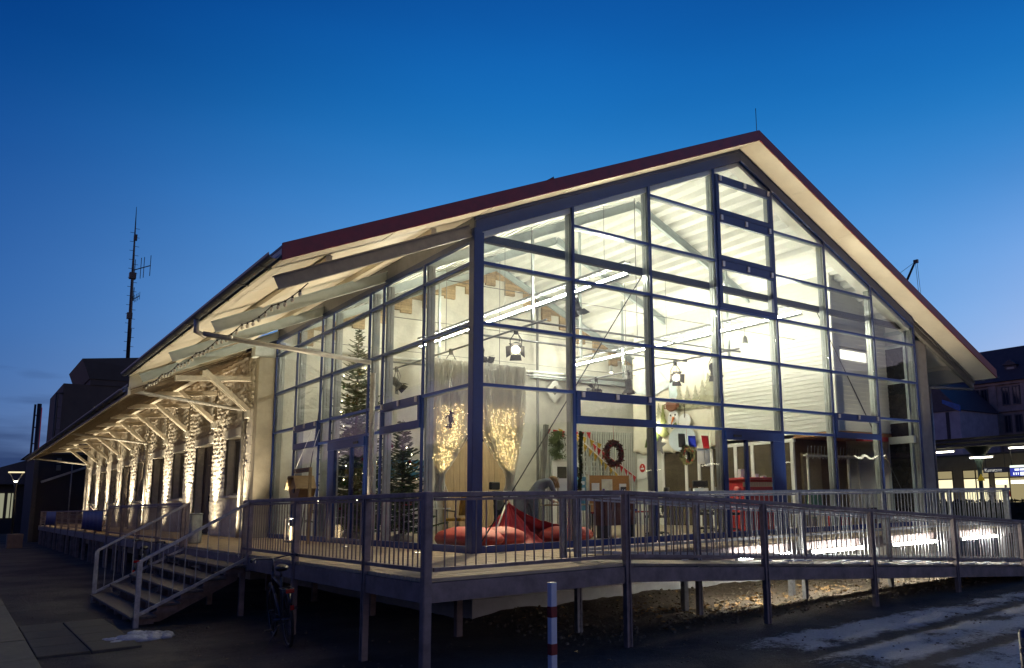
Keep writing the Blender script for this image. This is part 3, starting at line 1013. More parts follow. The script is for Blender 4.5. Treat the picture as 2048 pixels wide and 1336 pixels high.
for xa, xb in ((EL + .02, -0.6), (14.9, ER - .02)):        # gable-end board where the hall roof steps down to the shed roof
    MB().prism([(xa, 12.33, zs(xa) - 0.47), (xb, 12.33, zs(xb) - 0.47), (xb, 12.33, zs(xb) - 0.002), (xa, 12.33, zs(xa) - 0.002)], (0, 0.05, 0)).build("step_board", m_soffit, hall)

# ------------------------------------------------------------------ raised timber deck round the hall
deck = thing("deck", "raised timber deck with steel edge beams around the glass hall", "deck", (-1.3, 0, 0))
FY = -3.69; LX = -2.65; RY = -2.0; DE = 14.95
rb = random.Random(5)
def boards(mb, x0, x1, y0, y1, w=0.138, gap=0.007):
    y = y0
    while y < y1 - 0.02:
        ye = min(y + w - gap, y1)
        dz = rb.uniform(-0.0025, 0.0025)
        mb.box(x0 + rb.uniform(0, .012), x1 - rb.uniform(0, .012), y, ye, -0.04 + dz, 0.0 + dz)
        for g_ in (0.25, 0.5, 0.75):                      # grooves read as proud ribs
            yy = y + (ye - y) * g_
            mb.box(x0 + .01, x1 - .01, yy - 0.012, yy + 0.012, dz, dz + 0.0035)
        y += w
mb = MB()
boards(mb, LX, 0.28, FY + 0.02, -0.03)
xx = 0.29
while xx < DE - 0.1:
    boards(mb, xx, min(xx + 2.9, DE), RY + 0.02, -0.03)
    xx += 2.91
o = mb.build("deck_boards", m_wood, deck)
tag(o, kind="stuff")
mb = MB()
boards(mb, LX, -0.03, -0.02, 11.42)
boards(mb, LX, -0.50, 11.43, 30, 0.138)
o = mb.build("deck_boards", m_wood, deck); tag(o, kind="stuff")
MB().box(LX, -0.5, 30.0, 48.5, -0.04, 0.0).build("far_boards", m_wood, deck)
# edge beams
def channel(mb, p, q, out, h=0.22):
    p, q, out = Vector(p), Vector(q), Vector(out)
    mb.bar(p, q, 0.015, h)
    mb.bar(p - out * 0.03 + Vector((0, 0, h / 2 - .008)), q - out * .03 + Vector((0, 0, h / 2 - .008)), 0.07, 0.016)
    mb.bar(p - out * 0.03 - Vector((0, 0, h / 2 - .008)), q - out * .03 - Vector((0, 0, h / 2 - .008)), 0.07, 0.016)
for p, q, u in (((LX - 0.01, FY, -0.155), (LX - 0.01, 3.40, -0.155), (-1, 0, 0)), ((LX - 0.01, 8.7, -0.155), (LX - 0.01, 48.4, -0.155), (-1, 0, 0)),
                ((LX, FY - 0.01, -0.155), (0.25, FY - 0.01, -0.155), (0, -1, 0)), ((0.3, RY, -0.155), (DE, RY, -0.155), (0, -1, 0)),
                ((DE, RY, -0.155), (DE, 0, -0.155), (1, 0, 0)), ((LX - 0.01, 3.42, -0.155), (LX - .01, 8.68, -0.155), (-1, 0, 0))):
    mb = MB(); channel(mb, p, q, u); mb.build("edge_beam", m_rail, deck)
# joists under the deck
jm = MB().box(-0.04, 0.04, 0, 1, -0.20, -0.045)
for x in (-1.9, -1.15, -0.4):
    MB().box(x - .04, x + .04, FY + .05, 11, -0.2, -0.045).build("joist", m_timber, deck)
# posts that carry the deck below the rails
for x, y in ((-0.9, -1.2), (-0.9, 2.0), (-0.9, 5.0), (-2.65, 6.1), (-0.9, 8.2)):
    MB().box(x - .05, x + .05, y - .05, y + .05, GZ - .1, -0.2).build("post", m_rail, deck, 0.006)
k = 0
y = 9.0
while y < 48:
    MB().box(LX - .02, LX + .1, y - .06, y + .06, GZ - .1, -0.26).build("post", m_rail, deck, 0.006)
    y += 2.0
for x in (3.15, 6.05, 8.95, 11.85, 14.8):
    MB().box(x - .05, x + .05, RY + 0.12, RY + .22, GZ - .1, -0.2).build("post", m_galv, deck, 0.006)
# shed plinth below the deck
# ------------------------------------------------------------------ railings
BH = 0.80
bal_me = MB().box(-0.0065, 0.0065, -0.0065, 0.0065, 0, BH).mesh("baluster", m_rail)
bal_mg = MB().box(-0.0065, 0.0065, -0.0065, 0.0065, 0, BH).mesh("baluster_galvanised", m_galv)
def railing(label, p, q, posts, feet=None, pitch=0.137, mat=None, name="railing", h=0.98, pw=0.085, drop=0.10, group=None, balusters=True, skip=()):
    """posts: distances along p->q; feet: z of the post foot (ground) or None for deck level"""
    mat = mat or m_rail
    p, q = Vector(p), Vector(q)
    d = q - p; Ln = Vector((d.x, d.y, 0)).length; u = Vector((d.x, d.y, 0)) / Ln; sl = d.z / Ln
    P = lambda t, z: p + u * t + Vector((0, 0, sl * t + z))
    t = thing(name, label, "railing", (p.x, p.y, p.z), 0, group)
    MB().bar(P(0, h - 0.03), P(Ln, h - 0.03), 0.075, 0.06).build("top_rail", mat, t, 0.008)
    side = Vector((-u.y, u.x, 0))
    for s_ in posts:
        if s_ in skip: continue
        c = P(s_, 0)
        z0 = (feet if feet is not None else c.z + 0.0)
        m_ = MB()
        # two flats with the panels between them
        for e in (-1, 1):
            cc = c + u * e * 0.034
            m_.box(cc.x - (0.012 if abs(u.x) > .5 else pw / 2), cc.x + (0.012 if abs(u.x) > .5 else pw / 2),
                   cc.y - (0.012 if abs(u.y) > .5 else pw / 2), cc.y + (0.012 if abs(u.y) > .5 else pw / 2), z0, c.z + h - 0.02)
        m_.box(c.x - 0.024, c.x + 0.024, c.y - 0.024, c.y + 0.024, z0, c.z + h - 0.03)
        m_.build("post", mat, t, 0.004)
    ps = sorted(posts)
    for a, b in zip(ps[:-1], ps[1:]):
        a2, b2 = a + 0.07, b - 0.07
        MB().bar(P(a2, drop), P(b2, drop), 0.045, 0.045).bar(P(a2, h - 0.085), P(b2, h - 0.085), 0.035, 0.03).build("panel_rail", mat, t)
        if not balusters: continue
        n = max(1, round((b2 - a2) / pitch))
        for i in range(1, n):
            s_ = a2 + (b2 - a2) * i / n
            c = P(s_, drop)
            inst("baluster", bal_me if mat is m_rail else bal_mg, t, c)
    return t
# left edge of the deck, from the corner to the stair
railing("railing on the deck edge from the front corner back to the stair", (LX, FY, 0), (LX, 3.76, 0), [0.02, 1.74, 4.54, 7.45], GZ - 0.05, name="deck_railing", skip=(0.02,))
railing("short railing panel along the front of the deck corner, left of the ramp", (LX, FY, 0), (0.25, FY, 0), [0.02, 2.9], GZ - .05, name="deck_railing", skip=(0.02, 2.9))
# the thick corner post reads in front of both
solo("corner_post", MB().box(LX - .055, LX + .055, FY - .055, FY + .055, GZ - 0.05, 0.985), m_rail, "thick steel corner post at the front corner of the deck railing", "post", (LX, FY, GZ), None, 0.02)
RS = -0.0645
def rz_(x): return RS * (x - 0.25)
railing("outer railing of the sloping ramp, nearest the yard", (0.25, FY, 0), (17.65, FY, RS * 17.4), [0.06, 2.9, 5.82, 8.7, 11.6, 14.5, 17.3], GZ - .05, mat=m_rail, name="ramp_railing")
railing("inner railing of the sloping ramp, beside the lit deck edge", (0.45, -2.24, RS * .2), (17.65, -2.24, RS * 17.4), [0.1, 2.65, 5.5, 8.4, 11.3, 14.2, 17.0], GZ - .05, mat=m_galv, name="ramp_railing")
railing("level railing on the deck edge in front of the gable doors", (0.32, RY - .05, 0), (DE, RY - .05, 0), [0.1, 2.95, 5.8, 8.7, 11.55, 14.5], -0.2, mat=m_galv, name="deck_railing")
railing("short railing across the far right end of the deck", (DE, RY - .05, 0), (DE, -0.05, 0), [0.12, 1.9], -0.2, mat=m_galv, name="deck_railing")
railing("railing of the deck along the old shed, left of the stair", (LX, 8.95, 0), (LX, 20.5, 0), [0.0, 2.9, 5.8, 8.7, 11.5], GZ - .05, name="deck_railing")
# farther on: lower post-and-wire railing
t = thing("wire_railing", "low wire mesh railing of the deck far along the old shed", "railing", (LX, 20.6, 0))
MB().bar((LX, 20.6, 0.82), (LX, 47.5, 0.82), 0.06, 0.05).build("top_rail", m_rail, t)
for i in range(10):
    y = 20.7 + i * 2.95
    MB().box(LX - .04, LX + .04, y - .04, y + .04, GZ, 0.82).build("post", m_rail, t)
for z in (0.12, 0.30, 0.48, 0.66):
    MB().bar((LX, 20.6, z), (LX, 47.5, z), 0.012, 0.02).build("wire", m_rail, t)
wm = MB().box(-.006, .006, -.006, .006, 0.1, 0.80).mesh("wire_upright", m_rail)
for i in range(90):
    inst("wire_upright", wm, t, (LX, 20.75 + i * 0.3, 0))
for nm, y0, y1 in (("nearer of the two blue banners on the wire railing", 21.6, 27.2), ("farther of the two blue banners on the wire railing", 38, 43.3)):
    mb = MB(); n = 24; vs = []; fs = []
    for i in range(n + 1):
        y = y0 + (y1 - y0) * i / n
        w_ = 0.02 * sin(i * 1.3) + 0.012 * sin(i * 2.9)
        for zz, f in ((0.10, 1.6), (0.45, .9), (0.80, .3)):
            vs += [(LX - .05 + w_ * f, y, zz)]
    for i in range(n):
        for j in range(2):
            fs.append((i * 3 + j, i * 3 + j + 1, (i + 1) * 3 + j + 1, (i + 1) * 3 + j))
    mb.add(vs, fs, True)
    b = solo("banner", mb, M("blue_banner", (0.035, 0.05, 0.17), 0.6, 0, .15, 2), nm, "banner", (LX - .05, y0, 0.1), "banners on the wire railing")
    md = b.modifiers.new("t", 'SOLIDIFY'); md.thickness = 0.004

# ------------------------------------------------------------------ ramp
rp = thing("ramp", "long sloping access ramp with steel edge beams in front of the gable", "ramp", (0.25, -2.95, 0))
mb = MB()
x = 0.30
while x < 17.6:
    xe = min(x + 0.195, 17.6)
    mb.add([(x, FY + .06, rz_(x) - .04), (xe, FY + .06, rz_(xe) - .04), (xe, -2.30, rz_(xe) - .04), (x, -2.30, rz_(x) - .04),
            (x, FY + .06, rz_(x) - .005), (xe, FY + .06, rz_(xe) - .005), (xe, -2.30, rz_(xe) - .005), (x, -2.30, rz_(x) - .005)], MB.BF)
    x += 0.2
o = mb.build("ramp_boards", M("ramp_board", (0.25, 0.21, 0.16), 0.7, 0, .25, 4, .3, 30), rp); tag(o, kind="stuff")
for y, u in ((FY - .01, (0, -1, 0)), (-2.22, (0, 1, 0))):
    mb = MB(); channel(mb, (0.25, y, rz_(.25) - .15), (17.6, y, rz_(17.6) - .15), u, 0.2); mb.build("edge_beam", m_rail, rp)
mb = MB()
for i in range(46):                                   # crusts of snow left on the ramp boards
    x = random.uniform(2.2, 14); y = random.choice((random.gauss(-3.45, .07), random.gauss(-2.5, .08)))
    r = random.uniform(.03, .1)
    mb.blob((x, y, rz_(x) + r * .06), r * 2.2, r * 1.0, r * .28, 7, 4, .2, i)
o = mb.build("snow_crust", MATS["old_snow"], rp); tag(o, kind="stuff")

# fluorescent tubes on the deck edge above the ramp
m_tube_cool = M_glow("cool_tube", (1.0, 0.97, 0.88), 130)
for i, (a, b) in enumerate(((4.2, 5.7), (6.3, 8.1), (9.15, 11.05), (12.1, 13.9))):
    w = ("nearest to the hall corner", "second from the hall corner", "third from the hall corner", "farthest from the hall corner")[i]
    t = thing("fluorescent_tube", "glowing white fluorescent tube on the deck edge over the ramp, " + w, "tube light", ((a + b) / 2, -2.1, -0.24), 0, "tube lights along the ramp")
    MB().box(a, b, -2.075, -2.02, -0.255, -0.205).build("housing", m_plastic_w, t, 0.004)
    MB().path([(a + .03, -2.115, -0.235), (b - .03, -2.115, -0.235)], 0.028, 8).build("tube", m_tube_cool, t)
    for xx in (a + .01, b - .01):
        MB().box(xx - .015, xx + .015, -2.15, -2.07, -0.27, -0.2).build("holder", m_plastic_w, t)

# ------------------------------------------------------------------ stair
st = thing("staircase", "open steel stair with timber treads leading up to the deck", "stairs", (-3.5, 5.8, GZ))
for i in range(1, 6):
    x1 = LX - 0.35 * (i - 1); x0 = LX - 0.35 * i - 0.03; z = -0.184 * i
    o = MB().box(x0, x1, 3.45, 8.55, z - 0.045, z).build("tread", M("stair_tread", (0.13, 0.11, 0.09), 0.75, 0, .25, 4, .3, 30, stretch=(9, 1, 9)), st, 0.008)
    for k in range(6):
        y = 3.6 + k * 0.97
        MB().box(x0 + .05, x1 - .02, y, y + .05, z - 0.15, z - 0.05).build("tread_bracket", m_rail, st)
for y in (4.1, 6.0, 7.9):                                # carriage beams under the treads
    MB().prism([(LX, y - .04, -0.26), (LX, y - .04, -0.48), (-4.3, y - .04, -1.3), (-4.3, y - .04, -1.08)], (0, 0.08, 0)).build("stringer", m_rail, st)
for y in (3.43, 8.57):
    a = Vector((LX, y - .0 , 0.95)); b = Vector((-4.36, y, -0.02))
    MB().bar(a, b, 0.06, 0.05).build("handrail", m_galv, st, 0.006)
    MB().bar((LX - .02, y, -0.06), (-4.36, y, -0.90), 0.05, 0.05).build("lower_rail", m_galv, st)
    MB().box(-4.40, -4.32, y - .03, y + .03, GZ - .05, -0.02).build("newel", m_galv, st, 0.006)
    MB().box(LX - .03, LX + .05, y - .03, y + .03, -0.3, 0.97).build("newel", m_rail, st, 0.006)
    for k in range(1, 10):
        s_ = k / 10
        q = a.lerp(b, s_)
        MB().box(q.x - .006, q.x + .006, y - .006, y + .006, q.z - 0.95 + .06 * (1 - s_), q.z).build("baluster", m_galv, st)

# ------------------------------------------------------------------ the old freight shed behind
shed = thing("freight_shed", "long old freight shed with lit whitewashed stone walls and a deep timber canopy", "building", (3.0, 30.0, 0))
WX = -0.47; SY0, SY1 = 11.75, 48.0
def zc(x): return zs(x) - 0.42                             # underside of the canopy boards
openings = []
for k in range(9):
    c = 13.52 + 3.87 * k
    if k % 2 == 0: openings.append((c - 0.98, c + 0.98, 1.20, 2.92, 'window'))
    else: openings.append((c - 1.2, c + 1.2, 0.0, 2.92, 'door'))
edges = [SY0]
for a, b, *_ in openings: edges += [a, b]
edges += [SY1]
top = zc(WX) - 0.03
for i in range(0, len(edges), 2):                        # stone piers between the openings
    mb = MB(); far = edges[i] > 30
    rough_wall(mb, 'x', WX, edges[i], edges[i + 1], 0.0, top, 0.06 if far else 0.03, 0.013, None, -1, 7.0, True)
    mb.box(WX + .06, WX + .5, edges[i], edges[i + 1], 0, top)
    mb.build("stone_pier", m_stone, shed)
m_frame = M("old_window_frame", (0.34, 0.30, 0.24), 0.6, 0, .15, 6)
m_dgl = M("dark_pane", (0.015, 0.015, 0.016), 0.12, 0, .1)
m_dwood = M("dark_timber_door", (0.075, 0.055, 0.038), 0.65, 0, .2, 4, .25, 30, stretch=(1, 1, .15))
for a, b, z0, z1, kd in openings:
    mb = MB(); far = a > 30
    rough_wall(mb, 'x', WX, a, b, z1, top, 0.08 if far else 0.04, 0.012, None, -1, 6.0, True)
    mb.box(WX + .05, WX + .5, a, b, z1, top)
    mb.build("spandrel", m_stone, shed)
    MB().box(WX - .03, WX + .05, a - 0.1, b + 0.1, z1, z1 + 0.26).build("lintel", m_concl, shed, 0.01)
    if kd == 'window':
        mb = MB(); rough_wall(mb, 'x', WX, a, b, 0.0, z0 - 0.08, 0.08, 0.012, None, -1, 3.4)
        mb.box(WX + .05, WX + .5, a, b, 0, z0 - .08); mb.build("apron", m_stone, shed)
        w = MB(); xf = WX + 0.24
        for y in (a, (a + b) / 2 - .04, b - .08): w.box(xf, xf + .06, y, y + .08, z0, z1)
        w.box(xf, xf + .06, a, b, z0, z0 + .08); w.box(xf, xf + .06, a, b, z1 - .08, z1)
        o = w.build("window", m_frame, shed)
        MB().box(WX - .12, WX + .26, a - .15, b + .15, z0 - .08, z0).build("sill", m_concl, o, 0.01)
        for y0, y1 in ((a + .08, (a + b) / 2 - .04), ((a + b) / 2 + .04, b - .08)):
            MB().box(xf + .02, xf + .04, y0, y1, z0 + .08, z1 - .08).build("pane", m_dgl, o)
    else:
        xf = WX + 0.30
        o = MB().box(xf, xf + .06, a, b, 0, z1).build("door", m_dwood, shed)
        n = 8
        for k in range(n):
            y0 = a + (b - a) * k / n
            MB().box(xf - .025, xf, y0 + .008, y0 + (b - a) / n - .008, 0.02, z1 - .02).build("door_plank", m_dwood, o)
        MB().box(xf - .07, xf - .025, (a + b) / 2 + .1, (a + b) / 2 + .14, 1.0, 1.25).build("handle", m_black, o)
# corner pier next to the glass and its pale padstone, quoins
MB().box(WX, -0.02, 11.45, 11.75, 0.0, 5.05).build("corner_pier", m_conc, shed, 0.015)
MB().box(WX - .12, -0.02, 11.44, 11.8, 5.05, 5.42).build("padstone", M("pale_padstone", (.55, .58, .56), .6), shed, 0.01)
qm = MB().box(WX - .03, WX + .02, 0, 0.42, 0, 0.23).mesh("quoin", m_stone)
for k in range(14):
    inst("quoin", qm, shed, (0, 11.76 if k % 2 else 11.76, 0.1 + k * 0.25), None, (1, 1 if k % 2 else .62, 1))
# roof of the shed and the canopy underside
for xe in (EL, ER):
    MB().prism([(xe, 12.41, zs(xe) - .26), (RX, 12.41, zs(RX) - .26), (RX, 12.41, zs(RX) - .2), (xe, 12.41, zs(xe) - .2)], (0, 36.2, 0)).build("roof_sheet", m_roof, shed)
MB().box(-0.4, 14.7, 47.8, 48.0, 0, 5.2).prism([(-.4, 47.8, 5.2), (14.7, 47.8, 5.2), (RX, 47.8, 8.6)], (0, .2, 0)).build("end_wall", m_stone, shed)
mb = MB()
nb = 19
for k in range(nb):                                       # boards of the canopy, running along the shed
    xa = EL + 0.02 + (WX - EL) * k / nb; xb = EL + 0.02 + (WX - EL) * (k + 1) / nb - 0.012
    mb.prism([(xa, 12.2, zc(xa)), (xb, 12.2, zc(xb)), (xb, 12.2, zc(xb) + .03), (xa, 12.2, zc(xa) + .03)], (0, 36.3, 0))
o = mb.build("canopy_boards", m_board, shed); tag(o, kind="stuff")
rm = MB().prism([(EL + .05, -.03, zc(EL + .05) - .01), (WX, -.03, zc(WX) - .01), (WX, -.03, zc(WX) - .11), (EL + .05, -.03, zc(EL + .05) - .11)], (0, .06, 0)).mesh("rafter", m_board)
y = 12.35
while y < 48.3:
    inst("rafter", rm, shed, (0, y, 0)); y += 0.638
MB().box(EL - .02, EL + .05, 12.2, 48.4, zc(EL) - .1, zc(EL) + .1).build("eave_board", m_timber, shed)
MB().bar((-1.72, 12.0, zc(-1.72) - .2), (-1.72, 48.3, zc(-1.72) - .2), 0.14, 0.14).build("canopy_purlin", m_timber, shed)
gutter("gutter", EL - .1, 12.35, 48.4, zc(EL) + .06, shed, m_zinc)
# timber brackets that carry the canopy
bys = [12.12 + 3.83 * k for k in range(10)]
for y in bys:
    b = MB()
    b.bar((WX - .03, y, 4.50), (-2.45, y, 4.36), 0.13, 0.15)
    o = b.build("bracket", m_timber, shed, 0.012)
    mb = MB()
    for e in (-.085, .085):
        mb.bar((WX - .06, y + e, 3.58), (-1.72, y + e, 4.62), 0.05, 0.13)
    mb.build("strut", m_timber, o, 0.008)
    MB().bar((-1.72, y, 4.40), (-1.72, y, zc(-1.72) - .15), 0.12, 0.12).build("king_block", m_timber, o)
    MB().box(WX - .12, WX + .02, y - .12, y + .12, 3.36, 3.60).build("corbel", m_concl, o, 0.012)
for y in (12.38, 27.2, 47.1):
    o = MB().path([(EL - .1, y, 4.05), (EL + .05, y, 3.97), (WX - .1, y, 3.62)], 0.05, 12).path([(WX - .1, y, 3.64), (WX - .1, y, 0.0)], 0.05, 12).build("downpipe", m_pipe, shed)
# plinth of the shed under the deck
MB().box(WX + .05, 14.8, 11.45, 48.0, GZ - .3, -0.05).build("plinth", m_stone, shed)

# uplights let into the deck at each pier
m_up = M_glow("uplight_lens", (1.0, 0.82, 0.52), 18)
ordn = ["first", "second", "third", "fourth", "fifth", "sixth", "seventh", "eighth", "ninth", "tenth"]
for i, y in enumerate([12.2] + [15.46 + 3.87 * k for k in range(9)]):
    t = thing("uplight", "small round uplight let into the deck before the stone wall, %s from the glass hall" % ordn[i], "uplight", (-0.98, y, 0), 0, "uplights along the stone wall")
    MB().lathe([(0.0, 0.012), (0.055, 0.012), (0.055, 0.004)], (-0.98, y, 0), 14).build("lens", m_up, t)
    MB().lathe([(0.056, 0.0), (0.056, 0.016), (0.078, 0.014), (0.082, 0.0)], (-0.98, y, 0), 16).build("ring", m_galv, t)
    l = light("uplight_lamp", 'SPOT', (-0.98, y, 0.05), 2500 if i else 1000, (1.0, 0.84, 0.58), t, spot_size=RAD(50), spot_blend=1.0, shadow_soft_size=0.03)
    aim(l, (0.10, 0, 1))
    l = light("uplight_spill", 'SPOT', (-0.98, y, 0.05), 130 if i else 60, (1.0, 0.84, 0.58), t, spot_size=RAD(120), spot_blend=1.0, shadow_soft_size=0.03)
    aim(l, (0.25, 0, 1))
# string of bulbs under the eave
t = thing("string_lights", "string of small unlit bulbs sagging under the left eave", "string lights", (-2.9, 3, 4.0))
pts = []
for i in range(41):
    s_ = i / 40
    y = -0.3 + s_ * 14
    pts.append((-3.0 - 0.1 * s_, y, zs(-3.0) - 0.43 - 0.06 * abs(sin(i * pi / 5)) - 0.25 * s_ * 0))
MB().path(pts, 0.009, 5).build("cable", m_black, t)
bulb = MB().lathe([(0.0, -.10), (0.02, -.095), (0.030, -.07), (0.028, -.05), (0.016, -.03)], (0, 0, 0), 8).mesh("bulb", M("bulb_glass", (.6, .55, .45), .15))
sock = MB().lathe([(0.018, -.035), (0.018, 0.01), (0, .01)], (0, 0, 0), 8).mesh("socket", m_black)
for i in range(1, 40):
    o = inst("bulb", bulb, t, pts[i])
    s2 = bpy.data.objects.new("socket", sock); COL.objects.link(s2); s2.parent = o

# ------------------------------------------------------------------ inside: built-in office block
def text_mesh(txt, size, ext=0.002, mat=None, name="lettering"):
    cu = bpy.data.curves.new(name, 'FONT')
    cu.body = txt; cu.size = size; cu.extrude = ext; cu.align_x = 'CENTER'; cu.align_y = 'CENTER'
    ob = bpy.data.objects.new(name, cu)
    COL.objects.link(ob)
    dg = bpy.context.evaluated_depsgraph_get()
    me = bpy.data.meshes.new_from_object(ob.evaluated_get(dg)); me.name = name
    bpy.data.objects.remove(ob)
    if mat:
        me.materials.clear(); me.materials.append(mat)
    ob = bpy.data.objects.new(name, me)
    COL.objects.link(ob)
    return ob
BX = 11.7; BY = 0.92
off_b = thing("office_block", "white weatherboarded office block built inside the right of the hall", "office", (13.0, 5.0, 0))
def lap_wall(axis, c, a0, a1, z0, top, pitch=0.125, holes=()):
    """weatherboards: each course leans out at its foot"""
    mb = MB(); z = z0
    while z < max(top(a0), top(a1)):
        z1 = z + pitch
        spans = [(a0, a1)]
        for (h0, h1, hz0, hz1) in holes:
            if z1 > hz0 and z < hz1:
                spans = [s for sp in spans for s in ((sp[0], min(sp[1], h0)), (max(sp[0], h1), sp[1])) if s[1] - s[0] > .01]
        for s0, s1 in spans:
            e0, e1 = s0, s1
            if axis == 'y':                            # clip by a sloping top
                if z1 > top(s1):
                    e1 = s0 + (s1 - s0) * max(0, min(1, (top(s0) - z1) / max(1e-6, top(s0) - top(s1))))
                if e1 - e0 < .05: continue
            o_ = 0.022
            if axis == 'x':
                mb.add([(c - o_, e0, z), (c - o_, e1, z), (c - .002, e1, z1), (c - .002, e0, z1), (c, e0, z), (c, e1, z)], [(0, 1, 2, 3), (4, 5, 1, 0)])
            else:
                mb.add([(e0, c - o_, z), (e1, c - o_, z), (e1, c - .002, z1), (e0, c - .002, z1), (e0, c, z), (e1, c, z)], [(0, 1, 2, 3), (4, 5, 1, 0)])
        z = z1
    return mb
o = lap_wall('x', BX, BY, 9.35, 2.62, lambda a: zs(BX) - 0.03).build("weatherboards", m_siding, off_b); tag(o, kind="stuff")
o = lap_wall('x', BX, 7.98, 9.35, 0.0, lambda a: 2.62).build("weatherboards", m_siding, off_b); tag(o, kind="stuff")
o = lap_wall('y', BY, BX, 14.33, 2.62, lambda a: zs(a) - 0.03, holes=((12.0, 13.29, 4.62, 4.90),)).build("weatherboards", m_siding, off_b); tag(o, kind="stuff")
MB().box(BX + .004, BX + .1, BY + .005, 9.34, 2.62, zs(BX) - .05).build("side_core", m_white, off_b)
MB().box(BX - .035, BX + .03, BY - .04, BY + .03, 2.60, zs(BX) - .04).build("corner_trim", m_white, off_b)
MB().box(BX - .03, 14.33, BY - .02, 9.34, 2.50, 2.60).build("floor_slab", M("warm_wood_soffit", (.36, .17, .06), .5, 0, .2, 3, .1, 20, stretch=(1, 9, 9)), off_b)
MB().box(BX + 1.2, 14.33, BY - .01, BY + .25, 2.38, 2.499).build("red_fascia", M("red_paint", (.42, .02, .015), .4), off_b)
# little lit window in the front
o = MB().box(11.98, 13.31, BY - .02, BY + .03, 4.58, 4.62).box(11.98, 13.31, BY - .02, BY + .03, 4.90, 4.94).box(11.96, 12.0, BY - .02, BY + .03, 4.58, 4.94).box(13.29, 13.33, BY - .02, BY + .03, 4.58, 4.94).build("window", m_white, off_b)
MB().box(12.0, 13.29, BY + .02, BY + .03, 4.62, 4.90).build("lit_pane", M_glow("office_light", (1.0, .97, .84), 1.6), o)
# door wall below: white frames, opaque panes whose brown stands for the dim room behind
m_dimroom = M("dim_room_brown", (0.085, 0.068, 0.045), 0.12, 0, .25, 1.2)
def fr(y0, y1, z0, z1): return MB().box(BX - .03, BX + .05, y0, y1, z0, z1)
posts = [7.98, 6.86, 6.27, 5.70, 4.68, 4.0, 2.50]
for y in posts:
    fr(y - .06, y + .06, 0, 2.40).build("door_post", m_white, off_b, 0.004)
fr(2.40, 8.0, 2.40, 2.62).build("door_head", m_white, off_b)
for a, b in zip(posts[1:], posts[:-1]):
    o = MB().box(BX, BX + .02, a + .06, b - .06, 0.0, 2.40).build("glazed_door", m_dimroom, off_b)
    MB().box(BX - .05, BX, b - .16, b - .13, 0.95, 1.2).build("handle", m_galv, o)
MB().box(BX + .03, 14.3, 2.50, 2.6, 0, 2.5).build("back_wall", M("brown_wall", (.16, .095, .05), .6, 0, .15, 2), off_b)
MB().box(BX + .35, BX + 1.2, 2.42, 2.5, 0, 2.1).build("side_door", M("tan_door", (.30, .23, .13), .6), off_b)
# steel framed glazing at the right-hand side of the hall
sg = thing("side_glazing", "white steel framed dark glazing at the far right inside the hall", "window", (14.3, .5, 0))
for y in (0.28, 1.02):
    MB().box(14.24, 14.32, y - .04, y + .04, 0, zs(14.3) - .2).build("post", m_steelp, sg)
for z in (5.55, 5.15, 4.1, 2.95, 2.42):
    MB().box(14.24, 14.32, .33, .97, z - .05, z + .05).build("rail", m_steelp, sg)
MB().box(14.10, 14.22, 0.1, 0.9, 2.30, 2.50).build("edge_beam", m_steelp, sg)
for z0, z1 in ((0.1, 2.37), (2.47, 2.9), (3.0, 4.05), (4.15, 5.1)):
    MB().box(14.27, 14.29, .32, .98, z0, z1).build("pane", m_dgl, sg)

# ------------------------------------------------------------------ painted winter backdrop on the office wall
bd = thing("backdrop", "painted winter landscape cloth hanging in folds on the white office wall", "backdrop", (11.5, 7.3, 2.4))
mb = MB(); vs = []; fs = []
NY, NZ = 90, 36
def bd_x(y, z):
    t = (y - 5.2) / 4.15
    f = 0.035 * sin(t * 34 + z * .7) + 0.03 * sin(t * 13 - z) + 0.05 * (1 - abs(2 * t - 1)) * 0
    edge = 0.09 * max(0, 1 - t * 7) * sin(z * 1.1 + y * 22)
    return 11.58 + f * (0.35 + 0.65 * max(0, min(1, (3.4 - z)))) * .8 + edge
for j in range(NZ + 1):
    for i in range(NY + 1):
        t = i / NY; y = 5.2 + t * 4.15
        ztop = 5.55 + 0.25 * t; zb = 2.42 + 0.05 * sin(t * 21) + 0.03 * sin(t * 47)
        z = zb + (ztop - zb) * j / NZ
        vs.append((bd_x(y, z), y, z))
for j in range(NZ):
    for i in range(NY):
        a = j * (NY + 1) + i
        fs.append((a, a + 1, a + NY + 2, a + NY + 1))
mb.add(vs, fs, True)
cl = mb.build("cloth", M("backdrop_cloth", (.72, .68, .56), .85, 0, .10, 1.2, .2, 30, dark=(.60, .56, .43)), bd)
md = cl.modifiers.new("t", 'SOLIDIFY'); md.thickness = 0.004
m_ptree = M("painted_trees", (.36, .35, .24), .85, 0, .2, 6)
def firshape(yc, zb, h, w, n=6):
    pts = [(yc - w * .06, zb)]
    for s_ in (1, -1):
        for k in range(n):
            kk = k if s_ == 1 else n - 1 - k
            z0 = zb + h * (0.08 + .92 * kk / n); z1 = zb + h * (0.08 + .92 * (kk + 1) / n)
            ww = w * (1 - kk / n)
            if s_ == 1: pts += [(yc + ww * .55, z0), (yc + ww * .22, z1 - h * .02)]
            else: pts += [(yc - ww * .22, z1 - h * .02), (yc - ww * .55, z0)]
        if s_ == 1: pts.append((yc, zb + h))
    return pts
rp_ = random.Random(4)
for k, yc in enumerate((8.3, 7.95, 6.95, 6.55, 6.15, 5.85, 5.6, 5.38)):
    h = rp_.uniform(.75, 1.15); zb = 3.72 if k > 1 else 3.3
    MB().prism([(bd_x(yc, 4.4) - .055, a, b) for a, b in firshape(yc, zb, h, h * .62)], (.004, 0, 0)).build("painted_tree", m_ptree, bd)
